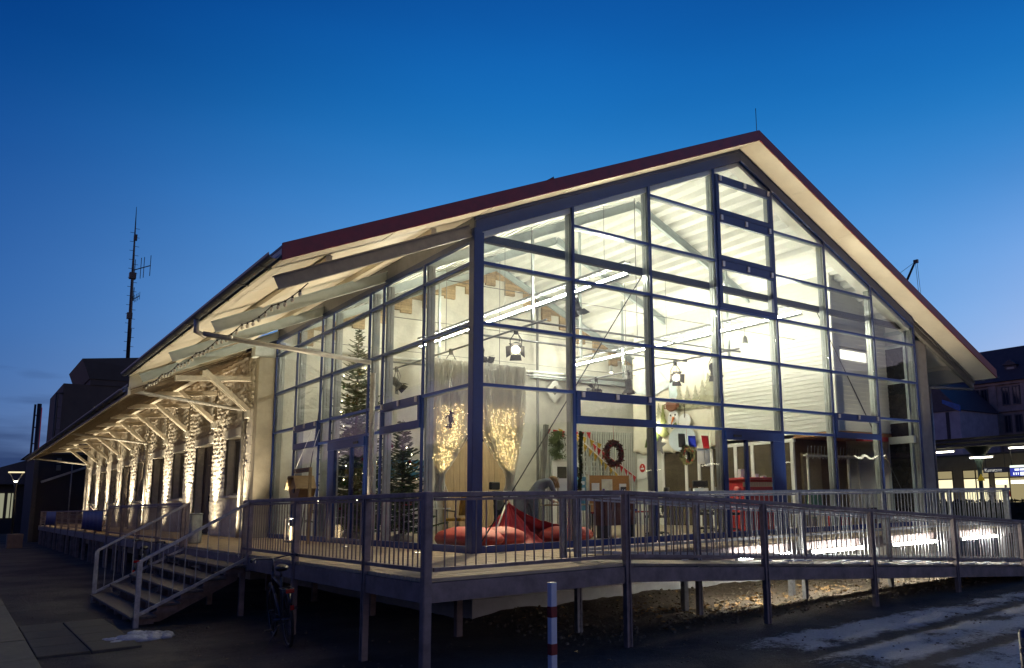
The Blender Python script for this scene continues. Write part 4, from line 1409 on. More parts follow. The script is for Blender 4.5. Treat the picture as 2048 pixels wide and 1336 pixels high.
MB().prism([(11.515, y, z) for y, z in ((9.2, 4.55), (8.7, 5.15), (8.35, 4.8), (8.0, 5.3), (7.3, 4.6), (8.2, 4.35))], (.004, 0, 0)).build("painted_mountain", M("painted_blue", (.55, .60, .60), .85), bd)
MB().prism([(11.52, y, z) for y, z in ((7.4, 4.75), (7.15, 4.9), (7.0, 4.3), (7.2, 3.9), (7.4, 4.2))], (.004, 0, 0)).build("painted_icicle", M("painted_ice", (.48, .58, .58), .8), bd)
MB().prism([(11.5, y, z) for y, z in ((8.7, 2.62), (7.95, 2.55), (7.85, 2.95), (8.15, 3.2), (8.35, 2.98), (8.6, 2.9))], (.004, 0, 0)).build("painted_bush", M("painted_bush_green", (.10, .14, .04), .85, 0, .25, 8), bd)
MB().prism([(11.5, y, z) for y, z in firshape(7.72, 2.9, 1.1, .55, 5)], (.004, 0, 0)).build("painted_tree", M("painted_fir_green", (.20, .22, .07), .85), bd)
# snowman panel
sm = thing("snowman", "cut-out snowman with a brown pot for a hat leaning against the backdrop", "snowman", (11.35, 6.9, 2.45))
m_snowp = M("snowman_white", (.80, .80, .78), .7, 0, .05, 4)
def disc(mb, y, z, ry, rz, x, th=.05, n=22):
    mb.prism([(x, y + ry * cos(2 * pi * k / n), z + rz * sin(2 * pi * k / n)) for k in range(n)], (th, 0, 0)); return mb
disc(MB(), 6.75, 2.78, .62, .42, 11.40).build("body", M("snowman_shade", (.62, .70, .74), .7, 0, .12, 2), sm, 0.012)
disc(MB(), 6.55, 3.35, .27, .24, 11.36).build("arm", m_snowp, sm, 0.012)
disc(MB(), 7.05, 3.45, .25, .30, 11.33).build("head", m_snowp, sm, 0.012)
h = disc(MB(), 7.08, 3.92, .27, .22, 11.27, .12)
h = h.build("hat", M("pot_brown", (.20, .075, .035), .4, 0, .2, 5), sm, 0.03)
for s_ in (-1, 1):
    MB().path([(11.3, 7.08 + s_ * .25, 3.98), (11.3, 7.08 + s_ * .36, 3.95), (11.3, 7.08 + s_ * .34, 3.82), (11.3, 7.08 + s_ * .24, 3.82)], .02, 6).build("pot_handle", MATS["pot_brown"], h)
MB().path([(11.3, 7.0, 3.5), (11.15, 6.98, 3.2)], (.045, .008), 8).build("nose", M("carrot", (.55, .16, .03), .6), sm)
for y in (7.15, 6.93):
    disc(MB(), y, 3.58, .03, .035, 11.31, .02, 10).build("eye", m_black, sm)
MB().path([(11.31, 7.22, 3.25), (11.28, 7.05, 3.18), (11.31, 6.88, 3.28)], .06, 8).build("scarf", M("scarf_green", (.14, .18, .06), .8), sm)
mb = MB(); mb.path([(11.32, 6.5, 3.45), (11.3, 6.45, 3.85), (11.3, 6.42, 4.1)], (.015, .008, .004), 5)
for d in ((.12, .22), (-.1, .25), (.18, .1), (-.16, .12)):
    mb.path([(11.3, 6.46, 3.8), (11.3, 6.46 + d[0], 3.8 + d[1])], (.008, .003), 4)
mb.build("twig_broom", M("twig", (.10, .07, .04), .8), sm)

# ------------------------------------------------------------------ slatted screen and lattice at the back
ss = thing("slat_screen", "grey white screen of upright slats with a lattice below, before the back wall", "screen", (9.7, 9.4, 0))
m_slat = M("slat_paint", (.56, .58, .53), .6, 0, .08, 4)
slm = MB().box(-.035, .035, -.012, .012, 0, 3.15).mesh("slat", m_slat)
for i in range(38):
    inst("slat", slm, ss, (7.75 + i * .104, 9.4, 0.02))
for z in (.1, 3.12):
    MB().box(7.7, 11.66, 9.415, 9.45, z - .03, z + .03).build("screen_rail", m_slat, ss)
for k in range(8):
    MB().box(8.6, 10.5, 9.36, 9.384, 1.15 + k * .16, 1.20 + k * .16).build("lattice_rail", m_slat, ss)
for k in range(14):
    MB().box(8.62 + k * .144, 8.67 + k * .144, 9.33, 9.356, 1.05, 2.45).build("lattice_bar", m_slat, ss)
MB().box(7.72, 11.66, 9.475, 9.49, .05, 3.1).build("gap_dark_sheet", M("grey_backing", (.30, .31, .28), .8), ss)  # added sheet, dark so the gaps between the slats read dark
MB().box(8.55, 10.6, 9.455, 9.47, .95, 2.5).build("lattice_dark_sheet", M("gap_dark_brown", (.12, .11, .08), .8), ss)  # darker added sheet for the openings of the lattice
MB().bar((9.0, 9.2, 2.95), (10.75, 9.2, 1.65), .05, .06).build("stair_rail", m_white, ss)
solo("timber_pole", MB().bar((7.40, 9.1, 0), (7.72, 9.15, 3.28), .13, .13, (0, 1, 0)), M("grey_pole", (.10, .095, .085), .7, 0, .2, 5, .2, 30), "leaning dark timber pole left of the slat screen", "pole", (7.40, 9.1, 0))
wd = thing("panel_door", "white double door with dark panes behind the bent person", "door", (9.3, 9.25, 0))
MB().box(8.0, 9.15, 9.2, 9.28, 0, 2.12).build("door_leaf", m_white, wd)
for a in (8.18, 8.66):
    MB().box(a, a + .36, 9.18, 9.2, 0.7, 1.95).build("pane", M("charcoal_pane", (.05, .045, .035), .2), wd)
MB().prism([(7.95, 9.19, 2.12), (9.2, 9.19, 2.12), (8.58, 9.19, 2.5)], (0, .1, 0)).build("pediment", m_slat, wd)

# pale wooden double door and blue banner on the end wall
pd = thing("wooden_door", "tall pale wooden boarded double door in the whitewashed end wall", "door", (6.4, 11.35, 0))
m_pine = M("pale_pine", (.56, .40, .22), .55, 0, .15, 3, .1, 20, stretch=(9, 9, .8))
for k in range(10):
    MB().box(5.38 + k * .216, 5.585 + k * .216, 11.30, 11.36, 0, 2.85).build("plank", m_pine, pd)
MB().box(5.25, 7.68, 11.28, 11.40, 2.86, 3.05).build("lintel", M("dark_lintel", (.14, .10, .07), .7), pd)
for x in (5.28, 7.56):
    MB().box(x, x + .09, 11.29, 11.4, 0, 2.86).build("jamb", m_pine, pd)
bn = thing("banner", "blue banner with white capitals on the end wall behind the spruce", "banner", (4.1, 11.3, 1.9))
MB().box(3.2, 4.75, 11.30, 11.32, 1.66, 2.2).build("panel", M("turquoise_banner", (.03, .16, .25), .6, 0, .15, 3), bn)
for z in (1.62, 2.2):
    MB().box(3.2, 4.75, 11.295, 11.325, z, z + .04).build("edge", m_white, bn)
tx = text_mesh("ABISZ", .34, .003, M("white_letters", (.75, .73, .62), .6)); tx.parent = bn
tx.location = (4.02 - 4.1, 11.29 - 11.3, 1.93 - 1.9); tx.rotation_euler = (RAD(90), 0, 0)
ps_ = solo("poster_board", MB().box(3.3, 4.8, 11.30, 11.33, .7, 1.55), M("cream_board", (.60, .52, .40), .7), "cream notice board below the blue banner", "notice board", (4.05, 11.3, .7))
for n_, (x, z) in enumerate(((9.57, 4.76), (2.6, 5.2))):
    d = thing("diamond_frame", "white diamond shaped frame on the end wall, " + ("right of the tinsel curtains" if n_ == 0 else "above the tall spruce"), "wall ornament", (x, 11.3, z), 0, "diamond frames")
    r, r2 = .42, .18
    for k in range(4):
        a0, a1 = k * pi / 2, (k + 1) * pi / 2
        MB().prism([(x + r * cos(a0), 11.28, z + r * sin(a0)), (x + r * cos(a1), 11.28, z + r * sin(a1)), (x + r2 * cos(a1), 11.28, z + r2 * sin(a1)), (x + r2 * cos(a0), 11.28, z + r2 * sin(a0))], (0, .09, 0)).build("frame_side", m_white, d)
    MB().prism([(x + r2 * cos(k * pi / 2), 11.35, z + r2 * sin(k * pi / 2)) for k in range(4)], (0, .02, 0)).build("opening", m_grey, d)
wp = thing("wall_duct", "grey steel beam and pipes high on the end wall", "duct", (9, 11.3, 5))
MB().box(8.6, 13.4, 11.2, 11.4, 5.15, 5.42).build("beam", m_steelp, wp)
MB().path([(8.83, 11.3, 0), (8.83, 11.3, 8.0)], .05, 10).build("riser_pipe", m_grey, wp)
MB().path([(6.4, 11.25, 4.2), (6.4, 11.25, 8.2)], .04, 10).build("riser_pipe", m_grey, wp)
MB().path([(0.5, 11.2, 5.35), (13.0, 11.2, 5.35)], .05, 10).build("pipe", m_plastic_w, wp)
solo("loudspeaker", MB().box(11.4, 11.66, 9.42, 9.72, 5.1, 5.6), m_grey, "grey loudspeaker box fixed high beside the office block", "loudspeaker", (11.5, 9.57, 5.1), None, .02)
sgn = thing("round_sign", "white sheet with a red disc sign on the weatherboards", "sign", (11.66, 9.0, 1.6))
MB().box(11.645, 11.655, 8.80, 9.22, 1.55, 2.26).build("sheet", m_plastic_w, sgn)
MB().prism([(11.640, 9.0 + .15 * cos(k * pi / 12), 1.93 + .15 * sin(k * pi / 12)) for k in range(24)], (.004, 0, 0)).build("disc", M("sign_red", (.55, .03, .02), .5), sgn)
MB().box(11.634, 11.638, 8.91, 9.09, 1.88, 1.94).box(11.634, 11.638, 8.98, 9.02, 1.96, 2.02).build("mark", m_plastic_w, sgn)

# ------------------------------------------------------------------ lighting bars and theatre spotlights
grid = thing("lighting_grid", "grid of thin grey lighting bars hung across the hall", "lighting bars", (6.5, 6.5, 4.95))
for p, q in (((3.3, 2.6, 4.95), (3.3, 11.0, 4.95)), ((9.75, 2.6, 4.95), (9.75, 10.6, 4.95)), ((2.6, 3.15, 5.0), (10.4, 3.15, 5.0)), ((2.6, 5.15, 5.0), (10.2, 5.15, 5.0)), ((2.6, 10.0, 5.0), (10.2, 10.0, 5.0))):
    MB().path([p, q], .028, 8).build("bar", m_galv, grid)
for x, y in ((3.3, 3.2), (3.3, 7.5), (9.75, 3.2), (9.75, 7.5), (6.5, 3.15), (6.5, 10.0)):
    MB().path([(x, y, 4.95), (x, y, zs(x) - .05)], .01, 6).build("suspension", m_grey, grid)
m_spotb = M("spot_black", (.035, .035, .036), .45, .2, .15, 8)
m_lens = M_glow("lit_lens", (1.0, .86, .62), 14)
m_lensoff = M("dark_lens", (.05, .05, .05), .1)
def spot(label, p, target, lit, power=0.0, rot=0.0):
    """p: hanging point on the bar"""
    t = thing("stage_spotlight", label, "stage light", p, 0, "stage spotlights in the hall")
    P = Vector(p); c = P - Vector((0, 0, .46)); K_ = 0.9
    d = (Vector(target) - c).normalized()
    q = d.to_track_quat('Z', 'Y').to_matrix()             # local +Z looks along the beam
    body = MB(); q = q * K_
    pr_ = [(0, -.22), (.09, -.21), (.115, -.17), (.115, .10), (.13, .11), (.13, .16)]
    body.lathe(pr_, c, 14, q)
    for k in range(3):
        body.lathe([(.118, -.14 + k * .06), (.126, -.135 + k * .06), (.126, -.12 + k * .06), (.118, -.115 + k * .06)], c, 14, q)
    b = body.build("housing", m_spotb, t)
    MB().lathe([(0, .145), (.10, .140), (.115, .13)], c, 14, q).build("lens", m_lens if lit else m_lensoff, b)
    fl = MB().prism([(-.13, .0, 0), (.13, .0, 0), (.16, .0, .18), (-.16, .0, .18)], (0, .006, 0))
    for k in range(4):
        R_ = q @ Matrix.Rotation(k * pi / 2, 3, 'Z')
        tilt = Matrix.Rotation(RAD(-38), 3, 'X')
        fb = MB()
        for v in fl.v:
            w = tilt @ v
            fb.v.append(c + R_ @ (w + Vector((0, .13, .16))))
        fb.f = list(fl.f); fb.sm = list(fl.sm)
        fb.build("barn_door", m_spotb, t)
    q = q * (1 / K_)
    sx = (q @ Vector((1, 0, 0)))
    sx.z = 0; sx.normalize()
    MB().path([c + sx * .13, c + sx * .14 + Vector((0, 0, .2)), P + sx * .04 - Vector((0, 0, .1)), P - sx * .04 - Vector((0, 0, .1)), c - sx * .14 + Vector((0, 0, .2)), c - sx * .13], .012, 6).build("yoke", m_spotb, t)
    MB().box(P.x - .04, P.x + .04, P.y - .04, P.y + .04, P.z - .12, P.z + .04).build("clamp", m_spotb, t)
    MB().path([P + Vector((.05, .03, 0)), P + Vector((.2, .15, -.2)), P + Vector((.18, .2, -.4)), c + Vector((.02, .1, .02))], .006, 5).build("cable", m_black, t)
    if lit and power:
        l = light("spot_lamp", 'SPOT', c + d * .20, power, (1.0, .80, .52), t, spot_size=RAD(58), spot_blend=.6, shadow_soft_size=.08)
        aim(l, d)
spot("stage spotlight nearest the stone end wall, left bar, seen through the side glass", (3.3, 10.7, 4.95), (5, 9, 2), False)
spot("stage spotlight pointing down above the left tinsel curtain", (3.3, 7.2, 4.95), (3.2, 7.0, 1), False)
spot("stage spotlight just left of the glass corner post", (3.3, 5.6, 4.95), (5.5, 5.8, 3.6), False)
spot("lit stage spotlight with open flaps above the right tinsel curtain", (3.3, 3.9, 4.95), (0.0, -0.6, 1.2), True, 1500)
spot("stage spotlight high under the left light trunking", (3.75, 2.1, 5.72), (4.6, 2.0, 3.0), False)
spot("stage spotlight aimed left, leftmost of those before the backdrop", (9.75, 9.1, 4.95), (7.0, 9.6, 4.6), False)
spot("stage spotlight hanging straight down before the backdrop", (9.75, 7.4, 4.95), (9.9, 7.2, 1), False)
spot("lit stage spotlight shining towards the gable, before the painted trees", (9.75, 5.2, 4.95), (5.0, -2.5, 1.0), True, 1500)
spot("stage spotlight tilted sideways, rightmost before the backdrop", (9.75, 3.6, 4.95), (10.8, 4.2, 2.4), False)
# small pendant spots under the right-hand trunking
for i, (y, lab) in enumerate(((2.6, "right of the two little glass pendant lamps, before the weatherboards"), (8.6, "left of the two little glass pendant lamps, by the loudspeaker"))):
    t = thing("pendant_lamp", lab, "lamp", (10.0, y, 5.2), 0, "glass pendant lamps")
    MB().path([(10.0, y, 5.6), (10.0, y, 5.33)], .006, 5).build("cord", m_black, t)
    MB().lathe([(.02, .12), (.05, .1), (.07, 0), (.085, -.12)], (10.0, y, 5.22), 12).build("shade", M("frosted_shade", (.6, .6, .56), .3), t)
    MB().blob((10.0, y, 5.12), .045, .045, .05).build("bulb", M_glow("small_bulb", (1, .92, .75), 14), t)
# glare lamp on the backdrop
t = thing("floor_spot", "bright flood lamp throwing a white glare on the backdrop", "stage light", (11.0, 7.9, 3.2))
MB().lathe([(0, -.1), (.07, -.09), (.09, .0), (.1, .06)], (11.2, 8.0, 3.2), 12, Matrix.Rotation(RAD(90), 3, 'Y')).build("housing", m_spotb, t)
MB().path([(11.2, 8.0, 3.2), (11.2, 8.0, 4.9)], .012, 6).build("stem", m_spotb, t)
MB().lathe([(0, .05), (.085, .05)], (11.2, 8.0, 3.2), 12, Matrix.Rotation(RAD(90), 3, 'Y')).build("lens", m_lens, t)
l = light("spot_lamp", 'SPOT', (11.30, 8.0, 3.2), 60, (1, .9, .7), t, spot_size=RAD(150), spot_blend=.8, shadow_soft_size=.06); aim(l, (1, 0, 0))

# ------------------------------------------------------------------ spruces
m_needle = M("spruce_needles", (.075, .105, .032), .6, 0, .35, 3)
m_bark = M("bark", (.11, .08, .05), .85, 0, .25, 6, .4, 30)
def spruce(label, x, y, h, R, seed, orn, bare_top=.14):
    rd = random.Random(seed)
    t = thing("spruce_tree", label, "tree", (x, y, 0), 0, "spruces in the hall")
    MB().path([(x, y, 0), (x + .01, y, h * .5), (x, y + .01, h)], (.055 * h / 4, .035 * h / 4, .006), 7).build("trunk", m_bark, t)
    MB().lathe([(.0, .02), (.30, .02), (.26, .14), (.06, .2)], (x, y, 0), 10).build("stand", m_grey, t)
    mb = MB(); tips = []
    NB = int(h * 62)
    for k in range(NB):
        z = .30 + (h * .985 - .30) * (k / NB) ** 1.12 + rd.uniform(-.05, .05)
        f = max(.004, 1 - z / h)
        if f < bare_top and rd.random() < .35: continue
        a = k * 2.399 + rd.uniform(-.3, .3)
        L2_ = (R * (f ** .85) + .04) * rd.choice((.55, .75, .9, 1.0, 1.05, 1.15)) * rd.uniform(.9, 1.1)
        d = Vector((cos(a), sin(a), 0)); side = Vector((-sin(a), cos(a), 0))
        up0 = rd.uniform(.15, .45) * (1 - f) + rd.uniform(-.30, .02) * f
        n = max(3, int(L2_ / .075)); pv = Vector((x, y, z))
        for i in range(1, n + 1):
            s_ = i / n
            q = Vector((x, y, z)) + d * L2_ * s_ + side * L2_ * .08 * sin(s_ * 3 + k) + Vector((0, 0, L2_ * (up0 * s_ + .20 * s_ * s_)))
            dd = (q - pv).normalized()
            w = side * .018
            mb.add([pv - w, pv + w, q + w * .8, q - w * .8], [(0, 1, 2, 3)])
            w = Vector((0, 0, .016))
            mb.add([pv - w, pv + w, q + w * .8, q - w * .8], [(0, 1, 2, 3)])
            if s_ > .15:
                tl = (.20 * (1.1 - s_) + .06) * (.45 + .75 * min(1, L2_))
                for sg in (-1, 1):
                    if rd.random() < .12: continue
                    tip = q + (dd * rd.uniform(.4, .9) + side * sg + Vector((0, 0, rd.uniform(-.45, .25)))).normalized() * tl * rd.uniform(.6, 1.35)
                    w = Vector((0, 0, 1)).cross(tip - q).normalized() * rd.uniform(.014, .024)
                    u = Vector((0, 0, rd.uniform(.010, .02)))
                    mb.add([q - w, q + w, tip + w * .4, tip - w * .4], [(0, 1, 2, 3)])
                    mb.add([q - u, q + u, tip + u * .4, tip - u * .4], [(0, 1, 2, 3)])
            pv = q
        tips.append(pv.copy())
    o = mb.build("crown", m_needle, t)
    balls = {}
    for nm, c in (("red_bauble", (.35, .02, .02)), ("gold_bauble", (.55, .36, .08)), ("silver_bauble", (.55, .55, .55)), ("green_bauble", (.05, .25, .04))):
        balls[nm] = MB().blob((0, 0, 0), .035, .035, .035, 8, 6).mesh(nm, M(nm, c, .15, .7, .05))
    glow_ = MB().blob((0, 0, 0), .013, .013, .016, 6, 4).mesh("fairy_light_or_glint", M_glow("fairy_glow", (1, .85, .55), 22))
    for i in range(orn):
        p_ = rd.choice(tips)
        if p_.z > h * .8: continue
        c = Vector((x, y, p_.z)).lerp(p_, rd.uniform(.75, 1.0))
        if i % 3 == 0: inst("fairy_light_or_glint", glow_, t, c)
        else: inst("bauble", balls[rd.choice(list(balls))], t, c - Vector((0, 0, .05)))
    return t
spruce("tall decorated spruce standing far back behind the side door", 1.55, 9.3, 5.75, 1.25, 3, 120, .22)
spruce("smaller bushy spruce close to the side glass, right of the downpipe", .95, 4.95, 2.75, .85, 8, 50)
spruce("low dark spruce behind the left door leaf of the side entrance", .95, 7.4, 2.9, .72, 12, 60)

# ------------------------------------------------------------------ tinsel curtains
def tinsel_mat():
    mt = M("silver_tinsel", (.92, .90, .84), .28, .15, .12, 60)
    nt = mt.node_tree; b = nt.nodes["Principled BSDF"]
    tr = nd(nt, "ShaderNodeBsdfTranslucent"); tr.inputs[0].default_value = (.9, .88, .8, 1)
    x = nd(nt, "ShaderNodeMixShader"); x.inputs[0].default_value = .6
    out = [n for n in nt.nodes if n.type == 'OUTPUT_MATERIAL'][0]
    nt.links.new(b.outputs[0], x.inputs[1]); nt.links.new(tr.outputs[0], x.inputs[2]); nt.links.new(x.outputs[0], out.inputs["Surface"])
    return mt
m_tinsel = tinsel_mat()
tin_glint = MB().blob((0, 0, 0), .0035, .0035, .0045, 5, 4).mesh("fairy_light_or_glint", M_glow("tinsel_glint", (1, .70, .30), 45))
def tinsel(label, xa, xb, xt, seed, y=4.4):
    rd = random.Random(seed)
    t = thing("tinsel_curtain", label, "curtain", ((xa + xb) / 2, y, .9), 0, "tinsel curtains")
    mb = MB()
    zt_, zk, zb = 4.12, 1.5, .92
    for i in range(440):
        s_ = rd.random()
        x0 = xa + (xb - xa) * s_
        yj = rd.gauss(0, .10)
        inner = abs(x0 - xt)
        xk = xt + rd.gauss(0, .035); xe = xt + rd.gauss(0, .09)
        n = 17; prev = None; tw = rd.uniform(0, 6.28)
        for k in range(n + 1):
            u = k / n
            if u < .82:
                v = u / .82; z = zt_ + (zk - zt_) * v
                e = v ** 3.2
                x = x0 + (xk - x0) * e
            else:
                v = (u - .82) / .18; z = zk + (zb - zk) * v
                x = xk + (xe - xk) * v
            q = Vector((x + rd.gauss(0, .006), y + yj * (1 - .6 * u) + rd.gauss(0, .008), z))
            tw += rd.uniform(-1.1, 1.1)
            w = Vector((cos(tw), sin(tw), 0)) * .0075
            if prev is not None:
                pq, pw = prev
                mb.add([pq - pw, pq + pw, q + w, q - w], [(0, 1, 2, 3)])
            prev = (q, w)
    mb.build("strands", m_tinsel, t, o=off(t))
    for i in range(290):                                   # glowing beads added to stand in for golden glints on the strands
        v = rd.uniform(.38, .98); z = zt_ + (zk - zt_) * v
        x0 = xa + (xb - xa) * rd.random()
        inst("fairy_light_or_glint", tin_glint, t, (x0 + (xt - x0) * v ** 3.2, y + rd.uniform(-.1, .1), z))
    mass = MB()
    for i in range(1300):                                  # finer glowing specks, also in place of tinsel glints
        v = rd.uniform(.42, .97); z = zt_ + (zk - zt_) * v
        x0 = xa + (xb - xa) * (.5 + rd.uniform(-.42, .42) * (.4 + .6 * v))
        mass.blob((x0 + (xt - x0) * v ** 3.2, y + rd.uniform(-.12, .12), z), .0024, .0024, .003, 4, 3)
    o = mass.build("glowing_specks", MATS["tinsel_glint"], t, o=off(t)); tag(o, kind="stuff")
    MB().path([(xa - .02, y, 4.14), (xb + .02, y, 4.14)], .015, 8).build("rod", m_plastic_w, t)
    MB().lathe([(.05, -.02), (.075, -.02), (.075, .03), (.05, .03)], (xt, y, zk), 10).build("tie", m_tinsel, t)
    return t
tinsel("silver tinsel curtain left of the glass corner post, gathered at its foot", 1.27, 2.48, 1.60, 1)
tinsel("silver tinsel curtain right of the glass corner post, gathered at its foot", 2.52, 3.88, 3.45, 2)
# ornament hanging before the left curtain: a ragged dark sprig
rd = random.Random(9)
mb = MB(); cc = Vector((1.72, 4.15, 2.74))
mb.blob(cc, .055, .03, .11, 10, 8, .2, 3); mb.blob(cc + Vector((0, 0, -.16)), .035, .02, .07, 8, 6, .2, 5); mb.blob(cc + Vector((.01, 0, .13)), .045, .02, .05, 8, 6, .2, 6)
for k in range(13):
    a = Vector((0, 0, rd.uniform(-.22, .15))); sg = rd.choice((-1, 1))
    mb.path([cc + a, cc + a + Vector((sg * .07, 0, .01)), cc + a + Vector((sg * rd.uniform(.09, .13), 0, rd.uniform(-.06, .04)))], (.014, .01, .005), 5)
mb.path([cc + Vector((0, 0, .15)), cc + Vector((0, 0, 1.3))], .003, 4)
solo("hanging_ornament", mb, m_black, "dark ragged ornament hanging in front of the left tinsel curtain", "ornament", tuple(cc))

# ------------------------------------------------------------------ bunting
def bunting(label, pts, n, mat, sz=.21, group="pennant strings"):
    t = thing("bunting", label, "bunting", pts[0], 0, group)
    P = [Vector(p_) for p_ in pts]
    tot = sum((b - a).length for a, b in zip(P[:-1], P[1:]))
    MB().path(P, .006, 5).build("cord", m_white, t)
    rd = random.Random(len(label))
    for i in range(n):
        s_ = tot * (i + .5) / n
        for a, b in zip(P[:-1], P[1:]):
            L_ = (b - a).length
            if s_ <= L_: break
            s_ -= L_
        c = a.lerp(b, min(1, s_ / L_)); d = (b - a).normalized()
        yw = rd.uniform(-.07, .07)
        q = [c - d * sz * .45, c + d * sz * .45, c + Vector((rd.uniform(-.03, .03), yw, -sz * 1.15))]
        MB().prism(q, (0, .006, 0)).build("pennant", mat, t)
    return t
m_pred = M("pennant_red", (.45, .012, .022), .5, 0, .15, 8)
m_pgold = M("pennant_gold", (.62, .42, .06), .3, .5, .15, 8)
bunting("string of red pennants level across the top of the slat screen", [(7.75, 9.25, 3.18), (8.7, 9.2, 3.10), (9.6, 9.2, 3.12)], 7, m_pred)
bunting("string of red pennants slanting down the right of the slat screen", [(9.55, 9.1, 2.75), (10.2, 9.1, 2.35), (11.45, 9.1, 1.62)], 10, m_pred)
bunting("string of gold pennants along the sloping white rail", [(8.7, 9.05, 3.05), (10.6, 9.05, 1.7)], 9, m_pgold)
bunting("short string of gold pennants above the sloping white rail", [(8.1, 9.1, 3.2), (9.2, 9.1, 2.95), (10.0, 9.1, 2.7)], 6, m_pgold)

# ------------------------------------------------------------------ window decorations on the gable
def wreath(label, x, z, r, y=.36, seed=1, berries=True):
    rd = random.Random(seed)
    t = thing("wreath", label, "wreath", (x, y, z), 0, "wreaths in the gable window")
    mb = MB()
    for i in range(700):
        a = rd.uniform(0, 6.28); rr = r * (1 + rd.gauss(0, .10)); dz = rd.gauss(0, .03)
        c = Vector((x + rr * cos(a), y + dz, z + rr * sin(a) * 1.15))
        d = Vector((rd.gauss(0, 1), rd.gauss(0, 1), rd.gauss(0, 1))).normalized() * .05
        w = d.cross(Vector((rd.random(), rd.random(), rd.random()))).normalized() * .011
        mb.add([c - d - w, c - d + w, c + d + w * .3, c + d - w * .3], [(0, 1, 2, 3)])
    ring = [(x + r * cos(k * pi / 12), y, z + r * 1.15 * sin(k * pi / 12)) for k in range(25)]
    mb.path(ring, .035, 7, False)
    mb.build("twigs", M("wreath_brown", (.28, .15, .09), .8, 0, .35, 8) if berries else M("wreath_green", (.13, .13, .05), .8, 0, .35, 8), t)
    bm_ = MB().blob((0, 0, 0), .016, .016, .016, 6, 5).mesh("berry", m_pred)
    for i in range(26):
        a = rd.uniform(0, 6.28); rr = r * (1 + rd.gauss(0, .08))
        inst("berry", bm_, t, (x + rr * cos(a), y - .05, z + rr * 1.15 * sin(a)))
    MB().path([(x, y, z + r * 1.1), (x, y, L1 if z < 2.2 else z + .6)], .004, 4).build("ribbon", m_pred, t)
wreath("dark brown twig wreath hanging in the gable under the left vent", 3.39, 1.77, .19, seed=2)
wreath("smaller green and red wreath hanging under the black and blue sheets", 5.44, 1.79, .14, seed=4, berries=False)
def sheet(label, x0, x1, z0, z1, mat, y=.36, skew=0.0, name="paper_sheet", cat="sheet", group="sheets hung in the gable window"):
    n = 8; vs = []; fs = []
    for i in range(n + 1):
        u = i / n
        for j in range(5):
            v = j / 4
            vs.append((x0 + (x1 - x0) * u + skew * (1 - v) * (1 - u), y + .012 * sin(u * 5 + v * 2), z0 + (z1 - z0) * v))
    for i in range(n):
        for j in range(4):
            a = i * 5 + j
            fs.append((a, a + 1, a + 6, a + 5))
    mb = MB().add(vs, fs, True)
    o = solo(name, mb, mat, label, cat, ((x0 + x1) / 2, y, z0), group)
    md = o.modifiers.new("t", 'SOLIDIFY'); md.thickness = .003
    return o
sheet("black sheet hanging in the gable above the small wreath", 5.20, 5.40, 1.95, 2.25, m_black)
sheet("bright blue sheet hanging in the gable, between the black and the red", 5.50, 5.72, 1.97, 2.21, M("sheet_blue", (.02, .045, .55), .6))
sheet("bright red sheet hanging in the gable beside the door post", 5.90, 6.12, 1.95, 2.23, M("sheet_red", (.50, .012, .02), .6), skew=.05)
sheet("white paper strip hanging below the blue sheet", 5.76, 5.98, 1.60, 1.94, m_plastic_w)
sheet("white paper strip hanging below the red sheet", 6.0, 6.14, 1.55, 1.93, m_plastic_w)
def star(label, x, z, r, y, mat):
    pts = [(x + (r if k % 2 == 0 else r * .42) * sin(k * pi / 5 + .12), y, z + (r if k % 2 == 0 else r * .42) * cos(k * pi / 5 + .12)) for k in range(10)]
    t = thing("paper_star", label, "star", (x, y, z), 0)
    MB().prism(pts, (0, .02, 0)).build("star_body", mat, t)
    MB().path([(x, y + .01, z + r * .9), (x, y + .01, L1)], .003, 4).build("thread", m_white, t)
star("grey five pointed paper star hanging in the gable window", 4.64, 1.98, .21, .36, m_grey)
# garlands
def garland(label, p, q, r, seed, mat, nl=.07):
    rd = random.Random(seed); p, q = Vector(p), Vector(q)
    mb = MB()
    for i in range(900):
        s_ = rd.random(); c = p.lerp(q, s_) + Vector((rd.gauss(0, r * .5), rd.gauss(0, r * .5), 0)) + Vector((r * .5 * sin(s_ * 14), 0, 0))
        d = Vector((rd.gauss(0, 1), rd.gauss(0, 1), rd.gauss(0, 1) - .4)).normalized() * nl
        w = d.cross(Vector((rd.random(), rd.random(), rd.random()))).normalized() * .014
        mb.add([c - d - w, c - d + w, c + d + w * .3, c + d - w * .3], [(0, 1, 2, 3)])
    mb.path([p, q], .012, 5)
    solo("fir_garland", mb, mat, label, "garland", tuple(p if p.z < q.z else q), "fir garlands")
garland("thick fir garland hanging on the panel door behind the bent person", (8.02, 9.0, 3.05), (8.05, 9.0, 2.2), .17, 3, m_needle)
garland("thin fir garland along the gable mullion beside the cork board", (2.76, .62, 2.2), (2.72, .62, .9), .02, 6, m_needle, .035)

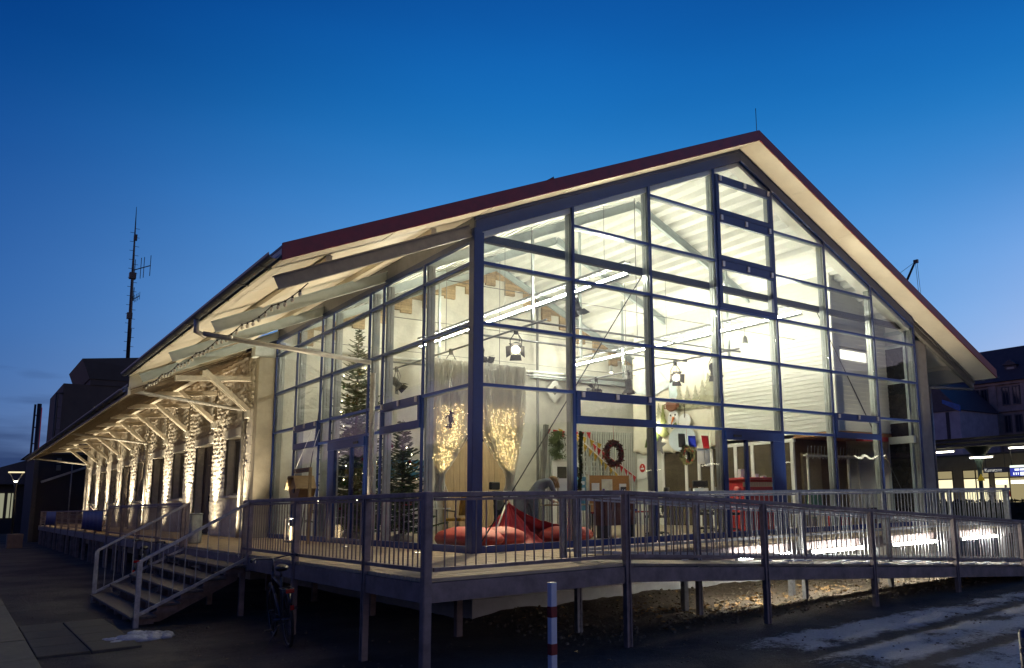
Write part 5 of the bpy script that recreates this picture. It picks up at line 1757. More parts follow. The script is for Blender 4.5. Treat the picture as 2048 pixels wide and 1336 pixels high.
# ------------------------------------------------------------------ cork board with notices
cb = thing("cork_board", "brown cork board with pinned notices standing before the slat screen", "notice board", (6.6, 4.6, 0))
MB().box(5.95, 7.35, 4.6, 4.63, .55, 1.50).build("cork", M("cork", (.36, .17, .05), .8, 0, .15, 20, .2, 60), cb)
for x in (5.92, 7.33):
    MB().box(x, x + .05, 4.58, 4.65, 0, 1.53).build("stand_post", m_timber, cb)
for x0, x1, z0, z1, mt in ((6.05, 6.30, .98, 1.30, m_plastic_w), (6.38, 6.74, .90, 1.40, M("poster_cream", (.66, .64, .5), .6)), (6.98, 7.22, .95, 1.28, m_plastic_w)):
    MB().box(x0, x1, 4.585, 4.595, z0, z1).build("notice", mt, cb)
MB().box(6.44, 6.72, 4.575, 4.582, .98, 1.08).build("printed_band", M("poster_orange", (.55, .15, .03), .6), cb)
MB().box(6.40, 6.47, 4.575, 4.582, .95, 1.15).build("printed_figure", M("poster_violet", (.10, .04, .22), .6), cb)
for k in range(5):
    MB().box(7.02 + .04 * k, 7.05 + .04 * k, 4.575, 4.582, 1.1 + .03 * (k % 2), 1.2).build("printed_mark", m_black, cb)
pb = thing("poster_stand", "display board with a blue poster left of the cork board", "notice board", (5.5, 4.6, 0))
MB().box(5.0, 5.38, 4.6, 4.62, .6, 1.42).build("white_panel", m_plastic_w, pb)
MB().box(5.42, 5.86, 4.6, 4.62, .6, 1.46).build("blue_poster", M("poster_blue", (.10, .30, .40), .5, 0, .25, 9), pb)
MB().box(5.46, 5.62, 4.59, 4.597, .7, 1.15).build("printed_portrait", M("poster_brown", (.32, .19, .10), .6, 0, .4, 12), pb)
for x in (4.98, 5.39):
    MB().box(x, x + .03, 4.59, 4.64, 0, 1.44).build("stand_post", m_timber, pb)
for k in range(4):
    MB().box(5.66, 5.82, 4.59, 4.597, .75 + k * .17, .84 + k * .17).build("printed_note", m_plastic_w, pb)

# ------------------------------------------------------------------ furniture
def office_chair(label, x, y, rz, seat_m, back_m, head=True, group="swivel chairs in the hall"):
    t = thing("office_chair", label, "chair", (x, y, 0), rz, group, local=True)
    for k in range(5):
        a = 2 * pi * k / 5
        o = MB().path([(0, 0, .10), (.14 * cos(a), .14 * sin(a), .10), (.29 * cos(a), .29 * sin(a), .075)], (.025, .022, .016), 6).build("base_arm", m_black, t)
        MB().lathe([(0, -.028), (.028, -.024), (.028, .024), (0, .028)], (.29 * cos(a), .29 * sin(a), .03), 8, Matrix.Rotation(pi / 2, 3, 'X')).build("castor", m_black, o)
    MB().path([(0, 0, .1), (0, 0, .42)], .025, 8).build("column", m_galv, t)
    MB().box(-.23, .23, -.22, .24, .43, .50).build("seat", seat_m, t, .03)
    vs = []; fs = []
    for j in range(7):
        for i in range(7):
            u = i / 6 - .5; v = j / 6
            vs.append((u * (.44 - .05 * abs(v - .5)), -.24 - .06 * v * 1.3 + .12 * u * u * 4 * .5, .56 + v * .55))
    fs = [(j * 7 + i, j * 7 + i + 1, (j + 1) * 7 + i + 1, (j + 1) * 7 + i) for j in range(6) for i in range(6)]
    b = MB().add(vs, fs, True).build("backrest", back_m, t)
    md = b.modifiers.new("s", 'SOLIDIFY'); md.thickness = .05
    MB().path([(0, -.1, .44), (0, -.30, .46), (0, -.33, .8)], .02, 6).build("back_support", m_black, t)
    if head:
        MB().box(-.21, .21, -.36, -.28, 1.14, 1.32).build("headrest", m_black, t, .03)
    for s_ in (-1, 1):
        MB().path([(s_ * .24, -.12, .47), (s_ * .29, -.1, .55), (s_ * .29, -.1, .66), (s_ * .29, .14, .68)], .016, 6).build("armrest", m_black, t)
    return t
office_chair("white backed swivel chair with a black headrest behind the gable window", 8.15, 2.6, RAD(150), m_black, m_plastic_w)
office_chair("yellow swivel chair before the boarded door, left of the corner post", 2.55, 5.3, RAD(30), M("yellow_fabric", (.42, .24, .03), .7), M("yellow_fabric", (.42, .24, .03), .7), False)
office_chair("dark high backed swivel chair right of the corner post", 3.05, 3.9, RAD(-150), m_black, m_black)
office_chair("grey swivel chair beside the dark high backed one", 3.75, 4.25, RAD(160), m_grey, m_grey, False)
office_chair("black swivel chair beside the red counter", 8.0, 1.6, RAD(60), m_black, M("red_weave", (.35, .03, .03), .7), False)
office_chair("black swivel chair between the red desk and the gable glass", 5.7, 1.7, RAD(40), m_black, m_black, False)
def table(label, x, y, w, d, h, top_m, leg_m, name="desk"):
    t = thing(name, label, "table", (x, y, 0))
    MB().box(x - w / 2, x + w / 2, y - d / 2, y + d / 2, h - .035, h).build("tabletop", top_m, t, .006)
    for sx in (-1, 1):
        for sy in (-1, 1):
            MB().path([(x + sx * (w / 2 - .06), y + sy * (d / 2 - .06), 0), (x + sx * (w / 2 - .06), y + sy * (d / 2 - .06), h - .035)], .022, 8).build("leg", leg_m, t)
    return t
m_birch = M("birch_top", (.50, .40, .24), .5, 0, .1, 4, .05, 20)
table("pale desk the bent person works at", 4.25, 3.2, .95, .8, .78, m_birch, m_grey)
table("white desk behind the yellow chair", 2.0, 6.1, 1.2, .7, .74, m_plastic_w, m_grey)
table("red edged desk behind the gable glass, right of the person", 5.6, 2.9, 1.3, .75, .58, M("red_top", (.36, .03, .03), .45), m_black)
table("small white table before the glazed doors", 9.6, 3.6, 1.0, .7, .72, m_plastic_w, m_grey)
m_maroon = M("maroon_panel", (.085, .018, .016), .5, 0, .2, 5)
t = thing("maroon_cabinet", "dark maroon slatted cabinet behind the gable glass, centre", "cabinet", (5.0, 2.2, 0))
MB().box(4.6, 5.5, 2.2, 2.62, .28, .98).build("carcass", m_maroon, t, .01)
for k in range(6):
    MB().box(4.63 + k * .145, 4.74 + k * .145, 2.185, 2.2, .62, .92).build("slat", m_maroon, t)
for x in (4.66, 5.4):
    MB().box(x, x + .05, 2.22, 2.6, 0, .28).build("leg", m_black, t)
# things on the tables
def item(kind, where, x, y, z, mat, word, h=.12, s_=.08):
    if kind == 'box':
        solo("paper_box", MB().box(x - s_, x + s_, y - s_ * .8, y + s_ * .8, z, z + h), mat, word + " box " + where, "box", (x, y, z), "small things on the desks", .004)
    elif kind == 'bottle':
        solo("bottle", MB().lathe([(0, 0), (.03, 0), (.032, h * .55), (.012, h * .78), (.012, h), (0, h)], (x, y, z), 10), mat, word + " bottle " + where, "bottle", (x, y, z), "small things on the desks")
    else:
        solo("book", MB().cbox((x, y, z + h / 2), .16, .22, h, Matrix.Rotation(x * 7, 3, 'Z')), mat, word + " book " + where, "book", (x, y, z), "small things on the desks")
m_teal = MATS["poster_blue"]; m_grn = MATS["green_bauble"]; m_bl = MATS["sheet_blue"]
for kind, dx, dy, mt, word, h_, s_ in (('box', -.5, .1, m_plastic_w, "tall white", .2, .09), ('book', -.25, -.1, m_redc, "flat red", .04, 0), ('bottle', -.05, .1, m_grn, "green", .24, 0), ('box', .15, .05, m_birch, "pale brown", .1, .1), ('book', .35, -.1, m_bl, "flat blue", .05, 0), ('bottle', .52, .1, m_plastic_w, "white", .2, 0), ('box', .05, -.25, m_grey, "low grey", .06, .09)):
    item(kind, "on the red edged desk", 5.6 + dx, 2.95 + dy, .58, mt, word, h_, s_)
for kind, dx, dy, mt, word, h_, s_ in (('book', .1, .25, m_plastic_w, "flat white", .03, 0), ('bottle', .3, .2, m_redc, "small red", .18, 0), ('box', .3, -.2, m_teal, "small teal", .08, .06)):
    item(kind, "on the pale desk by the person", 4.25 + dx, 3.2 + dy, .78, mt, word, h_, s_)
for kind, dx, dy, mt, word, h_, s_ in (('box', -.4, 0, m_redc, "red", .2, .1), ('box', -.1, .1, m_grey, "grey", .25, .12), ('book', .2, 0, m_grn, "flat green", .05, 0), ('bottle', .42, .1, m_plastic_w, "white", .22, 0)):
    item(kind, "on the white desk behind the yellow chair", 2.0 + dx, 6.1 + dy, .74, mt, word, h_, s_)
for kind, dx, dy, mt, word, h_, s_ in (('box', -.3, 0, m_plastic_w, "white", .12, .1), ('book', .05, .1, m_bl, "flat blue", .04, 0), ('bottle', .3, 0, m_grn, "green", .22, 0)):
    item(kind, "on the small white table", 9.6 + dx, 3.6 + dy, .72, mt, word, h_, s_)
# red floor cushions and the red cloth tent
def cushion(label, x, y, rx, ry, rz, seed):
    mb = MB().blob((x, y, rz * .8), rx, ry, rz, 22, 14, .02, seed)
    for v in mb.v:
        if v.z < .01: v.z = .01
        v.z += .025 * fbm((v.x, v.y, seed), 4, 3) * (1 if v.z > .05 else 0)
    o = solo("floor_cushion", mb, M("orange_red_cloth", (.52, .05, .03), .65, 0, .15, 3, .15, 30), label, "cushion", (x, y, 0), "red floor cushions")
    o.modifiers.new("s", 'SUBSURF').render_levels = 1
cushion("large red floor cushion left of the glass corner post", .75, 1.5, .55, .95, .23, 1)
cushion("red floor cushion directly right of the glass corner post", 1.25, 1.2, .55, .45, .22, 2)
cushion("red floor cushion lying right of the red cloth tent", 3.0, 1.5, .65, .45, .20, 3)
t = thing("red_cloth_tent", "red cloth propped on slanting poles like a low tent", "tent", (2.0, 1.7, 0))
mb = MB(); ap = Vector((1.75, 1.7, .82)); base = [(1.1, 1.1, .02), (2.2, .95, .02), (3.2, 1.5, .32), (2.4, 2.4, .02), (1.2, 2.4, .02)]
vs = []; n = 18
for i, p_ in enumerate(base):
    q_ = base[(i + 1) % len(base)]
    grid_ = []
    for a in range(n + 1):
        row = []
        for b_ in range(n + 1):
            u, v = a / n, b_ / n
            e = Vector(p_).lerp(Vector(q_), v)
            w = ap.lerp(e, u)
            w.z -= .16 * sin(pi * u) * (0.6 + .5 * sin(pi * v)) - .02 * sin(v * 19)
            w += Vector((fbm(w, 5, 3), fbm(w + Vector((9, 0, 0)), 5, 3), fbm(w + Vector((0, 9, 0)), 6, 3))) * .035 * sin(pi * min(1, u * 1.02)) 
            row.append(w)
        grid_.append(row)
    if i == 1 or i == 0 and False: continue
    b0 = len(mb.v)
    mb.add([w for r_ in grid_ for w in r_], [(a * (n + 1) + c, a * (n + 1) + c + 1, (a + 1) * (n + 1) + c + 1, (a + 1) * (n + 1) + c) for a in range(n) for c in range(n)], True)
o = mb.build("cloth", m_redc, t)
o.modifiers.new("t", 'SOLIDIFY').thickness = .006
MB().path([(1.72, 1.72, .86), (.95, 1.05, .02)], .018, 6).build("pole", m_timber, t)
MB().path([(1.78, 1.72, .86), (2.5, 2.45, .02)], .018, 6).build("pole", m_timber, t)

# ------------------------------------------------------------------ counter, coat racks, bits under the office block
ct = thing("counter", "red reception counter behind the gable doors", "counter", (9.4, 2.0, 0))
MB().box(8.75, 9.95, 1.75, 2.3, 0, 1.30).build("body", M("counter_red", (.42, .018, .02), .4, 0, .1, 3), ct, .01)
MB().box(8.65, 10.05, 1.62, 2.4, 1.30, 1.36).build("counter_top", M("counter_top_red", (.50, .06, .06), .35), ct, .01)
MB().box(8.72, 9.98, 1.73, 1.75, 1.12, 1.24).build("trim", m_pine, ct)
for k, (x, h_) in enumerate(((8.9, .22), (9.0, .17), (9.45, .10), (9.75, .05))):
    solo("brochure_holder", MB().box(x - .07, x + .07, 1.9, 2.0, 1.36, 1.36 + h_), m_plastic_w, ("tallest", "second tallest", "low", "flat")[k] + " white brochure holder on the red counter", "brochure holder", (x, 1.95, 1.36), "brochure holders", .004)
def coat_rack(label, x0, x1, y, hooks):
    t = thing("coat_rack", label, "coat rack", ((x0 + x1) / 2, y, 0), 0, "coat racks")
    m_cr = M("cream_enamel", (.60, .56, .44), .4)
    for x in (x0 + .12, x1 - .12):
        MB().path([(x, y, 0), (x, y, 2.02)], .035, 10).build("upright", m_cr, t)
        MB().box(x - .05, x + .05, y - .3, y + .3, 0, .05).build("foot", m_cr, t)
    MB().box(x0, x1, y - .05, y + .05, 1.94, 1.99).build("cross_bar", m_cr, t)
    MB().box(x0 + .12, x1 - .12, y - .02, y + .02, .30, .34).build("lower_bar", m_cr, t)
    hk = MB().path([(0, 0, 0), (0, -.02, .22), (0, -.03, .26)], .007, 5).path([(0, 0, -.02), (0, -.05, -.10), (0, -.09, -.06)], .008, 5).mesh("hook", m_galv)
    for k in range(hooks):
        inst("hook", hk, t, (x0 + .08 + (x1 - x0 - .16) * k / (hooks - 1), y - .05, 1.97))
coat_rack("left cream coat rack under the office block", 11.15, 13.25, 1.65, 14)
coat_rack("right cream coat rack standing behind the left one", 12.9, 14.2, 1.95, 9)
t = thing("armchair", "green armchair below the left coat rack", "chair", (12.3, 2.0, 0))
m_green = M("green_fabric", (.10, .22, .13), .75, 0, .15, 6)
MB().prism([(11.95, 2.2, .4), (12.7, 2.2, .4), (12.62, 2.28, .92), (12.35, 2.3, 1.0), (12.1, 2.28, .9)], (0, .12, 0)).build("backrest", m_green, t, .03)
MB().box(11.95, 12.7, 1.75, 2.2, .25, .46).build("seat", m_green, t, .03)
for x in (11.98, 12.62):
    for y in (1.8, 2.15):
        MB().box(x, x + .05, y, y + .05, 0, .25).build("leg", m_birch, t)
for k, (x, y, w, h_, mt, lb) in enumerate(((11.95, 1.2, .5, .35, m_redc, "red crate on the floor under the coat racks"), (13.4, 1.3, .45, .5, MATS["maroon_panel"], "maroon box on the floor, right under the coat racks"), (12.9, 1.15, .4, .3, m_birch, "pale wooden box between the two others under the coat racks"))):
    solo("storage_box", MB().box(x - w / 2, x + w / 2, y - .2, y + .2, 0, h_), mt, lb, "box", (x, y, 0), "boxes under the coat racks", .01)
# low bench just behind the gable glass on the right
t = thing("bench", "low pale wooden bench behind the right hand gable glass", "bench", (11.4, .8, 0))
MB().box(10.5, 12.3, .62, .98, .38, .44).build("seat", m_birch, t, .008)
for x in (10.6, 12.15):
    MB().box(x, x + .06, .66, .94, 0, .38).build("leg", m_birch, t)

# ------------------------------------------------------------------ the bent person at the desk
def person(label, loc):
    verts = {  # joint: (xyz, radius xy)
        'pel': ((0, 0, .95), .15), 'sp1': ((.12, 0, 1.10), .145), 'sp2': ((.26, 0, 1.24), .155), 'che': ((.38, 0, 1.31), .15), 'nec': ((.47, 0, 1.33), .062), 'hd0': ((.55, 0, 1.33), .085), 'hd1': ((.62, 0, 1.28), .098), 'hd2': ((.66, 0, 1.20), .075),
        'lhp': ((-.01, .10, .90), .115), 'lkn': ((.06, .11, .50), .072), 'lan': ((0, .12, .10), .048), 'lto': ((.17, .13, .045), .042),
        'rhp': ((-.01, -.10, .90), .115), 'rkn': ((.03, -.11, .50), .072), 'ran': ((-.06, -.12, .10), .048), 'rto': ((.11, -.13, .045), .042),
        'lsh': ((.38, .18, 1.27), .075), 'lel': ((.50, .24, 1.03), .052), 'lwr': ((.66, .16, .86), .034), 'lha': ((.73, .13, .83), .034),
        'rsh': ((.38, -.18, 1.27), .075), 'rel': ((.46, -.25, 1.02), .052), 'rwr': ((.64, -.18, .86), .034), 'rha': ((.71, -.15, .83), .034)}
    edges = [('pel', 'sp1'), ('sp1', 'sp2'), ('sp2', 'che'), ('che', 'nec'), ('nec', 'hd0'), ('hd0', 'hd1'), ('hd1', 'hd2'), ('pel', 'lhp'), ('lhp', 'lkn'), ('lkn', 'lan'), ('lan', 'lto'),
             ('pel', 'rhp'), ('rhp', 'rkn'), ('rkn', 'ran'), ('ran', 'rto'), ('che', 'lsh'), ('lsh', 'lel'), ('lel', 'lwr'), ('lwr', 'lha'), ('che', 'rsh'), ('rsh', 'rel'), ('rel', 'rwr'), ('rwr', 'rha')]
    names = list(verts)
    me = bpy.data.meshes.new("skeleton")
    me.from_pydata([verts[n_][0] for n_ in names], [(names.index(a), names.index(b)) for a, b in edges], [])
    ob = bpy.data.objects.new("tmp_body", me); COL.objects.link(ob)
    ob.modifiers.new("skin", 'SKIN')
    for i, n_ in enumerate(names):
        r = verts[n_][1]
        me.skin_vertices[0].data[i].radius = (r, r)
    me.skin_vertices[0].data[0].use_root = True
    sb = ob.modifiers.new("sub", 'SUBSURF'); sb.levels = 2; sb.render_levels = 2
    dg = bpy.context.evaluated_depsgraph_get()
    m2 = bpy.data.meshes.new_from_object(ob.evaluated_get(dg))
    bpy.data.objects.remove(ob)
    m2.name = "person"
    m_skin = M("skin", (.52, .31, .22), .5, 0, .06, 8, sss=.0); m_jum = M("grey_jumper", (.19, .21, .23), .9, 0, .12, 25, .4, 60); m_jean = M("blue_jeans", (.10, .13, .17), .85, 0, .2, 20, .2, 60); m_shoe = m_black
    for mt in (m_skin, m_jum, m_jean, m_shoe): m2.materials.append(mt)
    for p_ in m2.polygons:
        c = p_.center
        p_.use_smooth = True
        if c.x > .46 and c.z > 1.1 and abs(c.y) < .12: p_.material_index = 0
        elif c.z < .12: p_.material_index = 3
        elif c.x > .63 and c.z < .92: p_.material_index = 0
        elif c.z > .96 or (c.x > .3): p_.material_index = 1
        else: p_.material_index = 2
    o = bpy.data.objects.new("person", m2); COL.objects.link(o)
    o.location = loc; OFF[o.name] = Vector((0, 0, 0))
    tag(o, label, "person")
    # hair: a cap over crown and nape, with strands falling forward
    mb = MB().blob((.585, 0, 1.345), .115, .112, .085, 14, 10, .05, 2)
    rd = random.Random(3)
    for i in range(90):
        a = rd.uniform(-1, 1)
        st_ = Vector((.52 + rd.uniform(0, .13), a * .10, 1.37 - abs(a) * .05))
        mb.path([st_, st_ + Vector((.03, a * .02, -.07)), st_ + Vector((.05, a * .03, -.15 - .05 * rd.random()))], (.012, .011, .004), 4)
    mb.build("hair", M("blond_hair", (.36, .22, .085), .55, 0, .2, 20, .3, 80), o, o=Vector((0, 0, 0)))
    MB().path([(.70, 0, 1.245), (.735, 0, 1.225)], (.016, .012), 6).build("nose", m_skin, o, o=Vector((0, 0, 0)))
    for s_ in (-1, 1):
        MB().blob((.60, s_ * .097, 1.28), .018, .010, .028, 8, 6).build("ear", m_skin, o, o=Vector((0, 0, 0)))
        MB().blob((.708, s_ * .035, 1.268), .010, .010, .010, 8, 6).build("eye", m_black, o, o=Vector((0, 0, 0)))
    MB().path([(.705, -.022, 1.185), (.712, 0, 1.183), (.705, .022, 1.185)], .006, 5).build("mouth", M("lips", (.38, .14, .12), .5), o, o=Vector((0, 0, 0)))
    for s_, hx, hy in ((1, .73, .13), (-1, .71, -.15)):          # fingers and thumb resting on the desk
        for k in range(4):
            L_ = (.065, .078, .074, .058)[k]; y0 = hy + s_ * (.028 - k * .018)
            MB().path([(hx + .02, y0, .835), (hx + .02 + L_ * .55, y0, .838), (hx + .02 + L_, y0, .808)], (.0095, .009, .007), 6).build("finger", m_skin, o, o=Vector((0, 0, 0)))
        MB().path([(hx - .005, hy - s_ * .025, .83), (hx + .02, hy - s_ * .055, .822), (hx + .045, hy - s_ * .06, .806)], (.012, .010, .008), 6).build("thumb", m_skin, o, o=Vector((0, 0, 0)))
    return o
person("person in a grey jumper and jeans bending over the pale desk", (3.28, 3.2, 0.0))

# ------------------------------------------------------------------ uplights in the deck along the glass
spots_ = [((1.45, -.62), "first from the glass corner, before the gable"), ((5.14, -.62), "second from the glass corner, before the gable"), ((8.85, -.66), "third from the glass corner, before the gable"), ((12.7, -.70), "last on the right, before the gable"),
          ((-.52, 1.0), "first from the glass corner, along the side"), ((-.52, 4.35), "beside the downpipe on the side"), ((-.52, 7.4), "before the side door"), ((-.52, 10.6), "last along the side glass, by the stone pier")]
for (x, y), lab in spots_:
    t = thing("uplight", "small round uplight in the deck " + lab, "uplight", (x, y, 0), 0, "uplights along the glass")
    MB().lathe([(0.0, 0.014), (0.06, 0.014), (0.06, 0.004)], (x, y, 0), 14).build("lens", m_up, t)
    MB().lathe([(0.061, 0.0), (0.061, 0.018), (0.083, 0.016), (0.087, 0.0)], (x, y, 0), 16).build("ring", m_galv, t)
    l = light("uplight_lamp", 'SPOT', (x, y, 0.05), 950 if x > 0 else 650, (1.0, 0.84, 0.58), t, spot_size=RAD(95), spot_blend=1.0, shadow_soft_size=0.05)
    aim(l, (0, -0.10, 1) if x > 0 else (-0.22, 0, 1))

# ------------------------------------------------------------------ lantern, wooden display, bin
t = thing("lantern", "glowing white paper lantern standing on the deck by the side glass", "lantern", (-.55, 7.75, 0))
MB().box(-.66, -.44, 7.60, 7.90, 0, .05).build("base", m_grey, t)
MB().lathe([(.0, .06), (.06, .06), (.07, .2), (.06, .36), (0, .38)], (-.55, 7.75, 0), 14).build("shade", M_glow("lantern_glow", (1.0, .70, .36), 4), t)
for sx in (-1, 1):
    for sy in (-1, 1):
        MB().box(-.55 + sx * .10 - .008, -.55 + sx * .10 + .008, 7.75 + sy * .14 - .008, 7.75 + sy * .14 + .008, .05, .55).build("frame_bar", m_white, t)
MB().box(-.66, -.44, 7.60, 7.90, .55, .57).build("top", m_white, t)
t = thing("birdhouse_display", "wooden birdhouse hanging on a post with a small name board", "birdhouse", (-.6, 6.9, 0))
m_ply = M("plywood", (.36, .25, .12), .65, 0, .2, 4, .1, 20); m_plyd = M("dark_plywood", (.17, .095, .045), .65, 0, .2, 4, .1, 20)
MB().box(-.63, -.57, 6.40, 6.46, 0, 1.72).build("post", m_ply, t)
o = MB().box(-.62, -.60, 6.46, 7.55, 1.62, 1.72).build("name_board", m_plyd, t)
tx = text_mesh("Ou", .10, .002, m_black); tx.parent = o; tx.location = Vector((-.625, 7.38, 1.67)) - Vector((-.6, 6.9, 0)); tx.rotation_euler = (RAD(90), 0, RAD(-90))
for k in range(3):
    MB().box(-.626, -.62, 7.0 - k * .16, 7.09 - k * .16, 1.655, 1.685).build("mark", m_black, o)
hx = [(-.78, 6.95 + .40 * cos(k * pi / 3), 1.22 + .33 * sin(k * pi / 3)) for k in range(6)]
MB().prism(hx, (.36, 0, 0)).build("box_body", m_plyd, t, .008)
for a, b in ((hx[1], hx[2]), (hx[0], hx[1]), (hx[2], hx[3])):
    pa, pb = Vector(a), Vector(b)
    MB().bar(pa + Vector((.14, 0, .02)), pb + Vector((.14, 0, .02)), .46, .03, (pa + pb) / 2 - Vector((-.78, 6.95, 1.22))).build("roof_board", m_ply, t)
MB().prism([(-.80, 6.95 + .06 * cos(k * pi / 8), 1.2 + .06 * sin(k * pi / 8)) for k in range(16)], (.02, 0, 0)).build("entrance_hole", m_black, t)
for y in (6.62, 7.45):
    MB().path([(-.61, y, 1.72), (-.3, y + (.2 if y < 7 else -.1), 2.62)], .006, 5).build("cord", m_white, t)
MB().bar((-.6, 6.36, .5), (-.6, 6.2, 1.05), .02, .16).build("leaf_shape", m_ply, t)
t = thing("litter_bin", "round galvanised litter bin on the deck at the head of the stair", "bin", (-2.35, 9.35, 0))
MB().lathe([(0, .02), (.19, .02), (.20, .06), (.20, .72), (.185, .72), (.185, .1), (0, .1)], (-2.35, 9.35, 0), 22).build("body", m_galv, t)
MB().lathe([(.205, .69), (.215, .70), (.205, .73)], (-2.35, 9.35, 0), 22).build("rim", m_galv, t)
MB().box(-2.56, -2.54, 9.25, 9.33, .35, .47).build("sticker", m_plastic_w, t)

# ------------------------------------------------------------------ bollards
t = thing("striped_bollard", "white square post with red bands standing in front of the deck", "bollard", (-2.0, -5.25, GZ))
bx_, by_ = -1.86, -5.05
OFF[t.name] = Vector((bx_, by_, GZ)); t.location = (bx_, by_, GZ)
MB().box(bx_ - .037, bx_ + .037, by_ - .037, by_ + .037, GZ - .1, -.012).build("post", M("bollard_white", (.62, .64, .68), .5, 0, .08, 8, .1, 40), t, .006)
for z in (-.24, -.62):
    MB().box(bx_ - .0385, bx_ + .0385, by_ - .0385, by_ + .0385, z - .125, z - .01).build("red_band", M("bollard_red", (.20, .012, .012), .5, 0, .15, 8), t, .004)
MB().box(bx_ - .034, bx_ + .034, by_ - .034, by_ + .034, -.012, -.004).build("cap", m_plastic_w, t)
bx_, by_ = -1.02, -9.62
t = thing("chain_bollard", "dark blue bollard with a hanging chain at the right edge of the yard", "bollard", (bx_, by_, GZ))
MB().path([(bx_, by_, GZ), (bx_, by_, -.11)], .05, 14).build("post", M("bollard_blue", (.03, .045, .13), .4, .1, .15, 8), t)
MB().blob((bx_, by_, -.11), .05, .05, .025, 14, 6).build("cap", MATS["bollard_blue"], t)
def torus(c, r, r2, ax, n=12, m_=6):
    pts = []
    for k in range(n + 1):
        a = 2 * pi * k / n
        pts.append(Vector(c) + ax @ Vector((r * cos(a), r * 1.5 * sin(a), 0)))
    return MB().path(pts, r2, m_, False)
for k in range(9):
    R_ = Matrix.Rotation(pi / 2, 3, 'X') @ Matrix.Rotation(pi / 2 * (k % 2), 3, 'Y')
    torus((bx_ - .065 - .001 * k, by_, -.17 - k * .062), .016, .005, R_).build("chain_link", m_zinc, t)

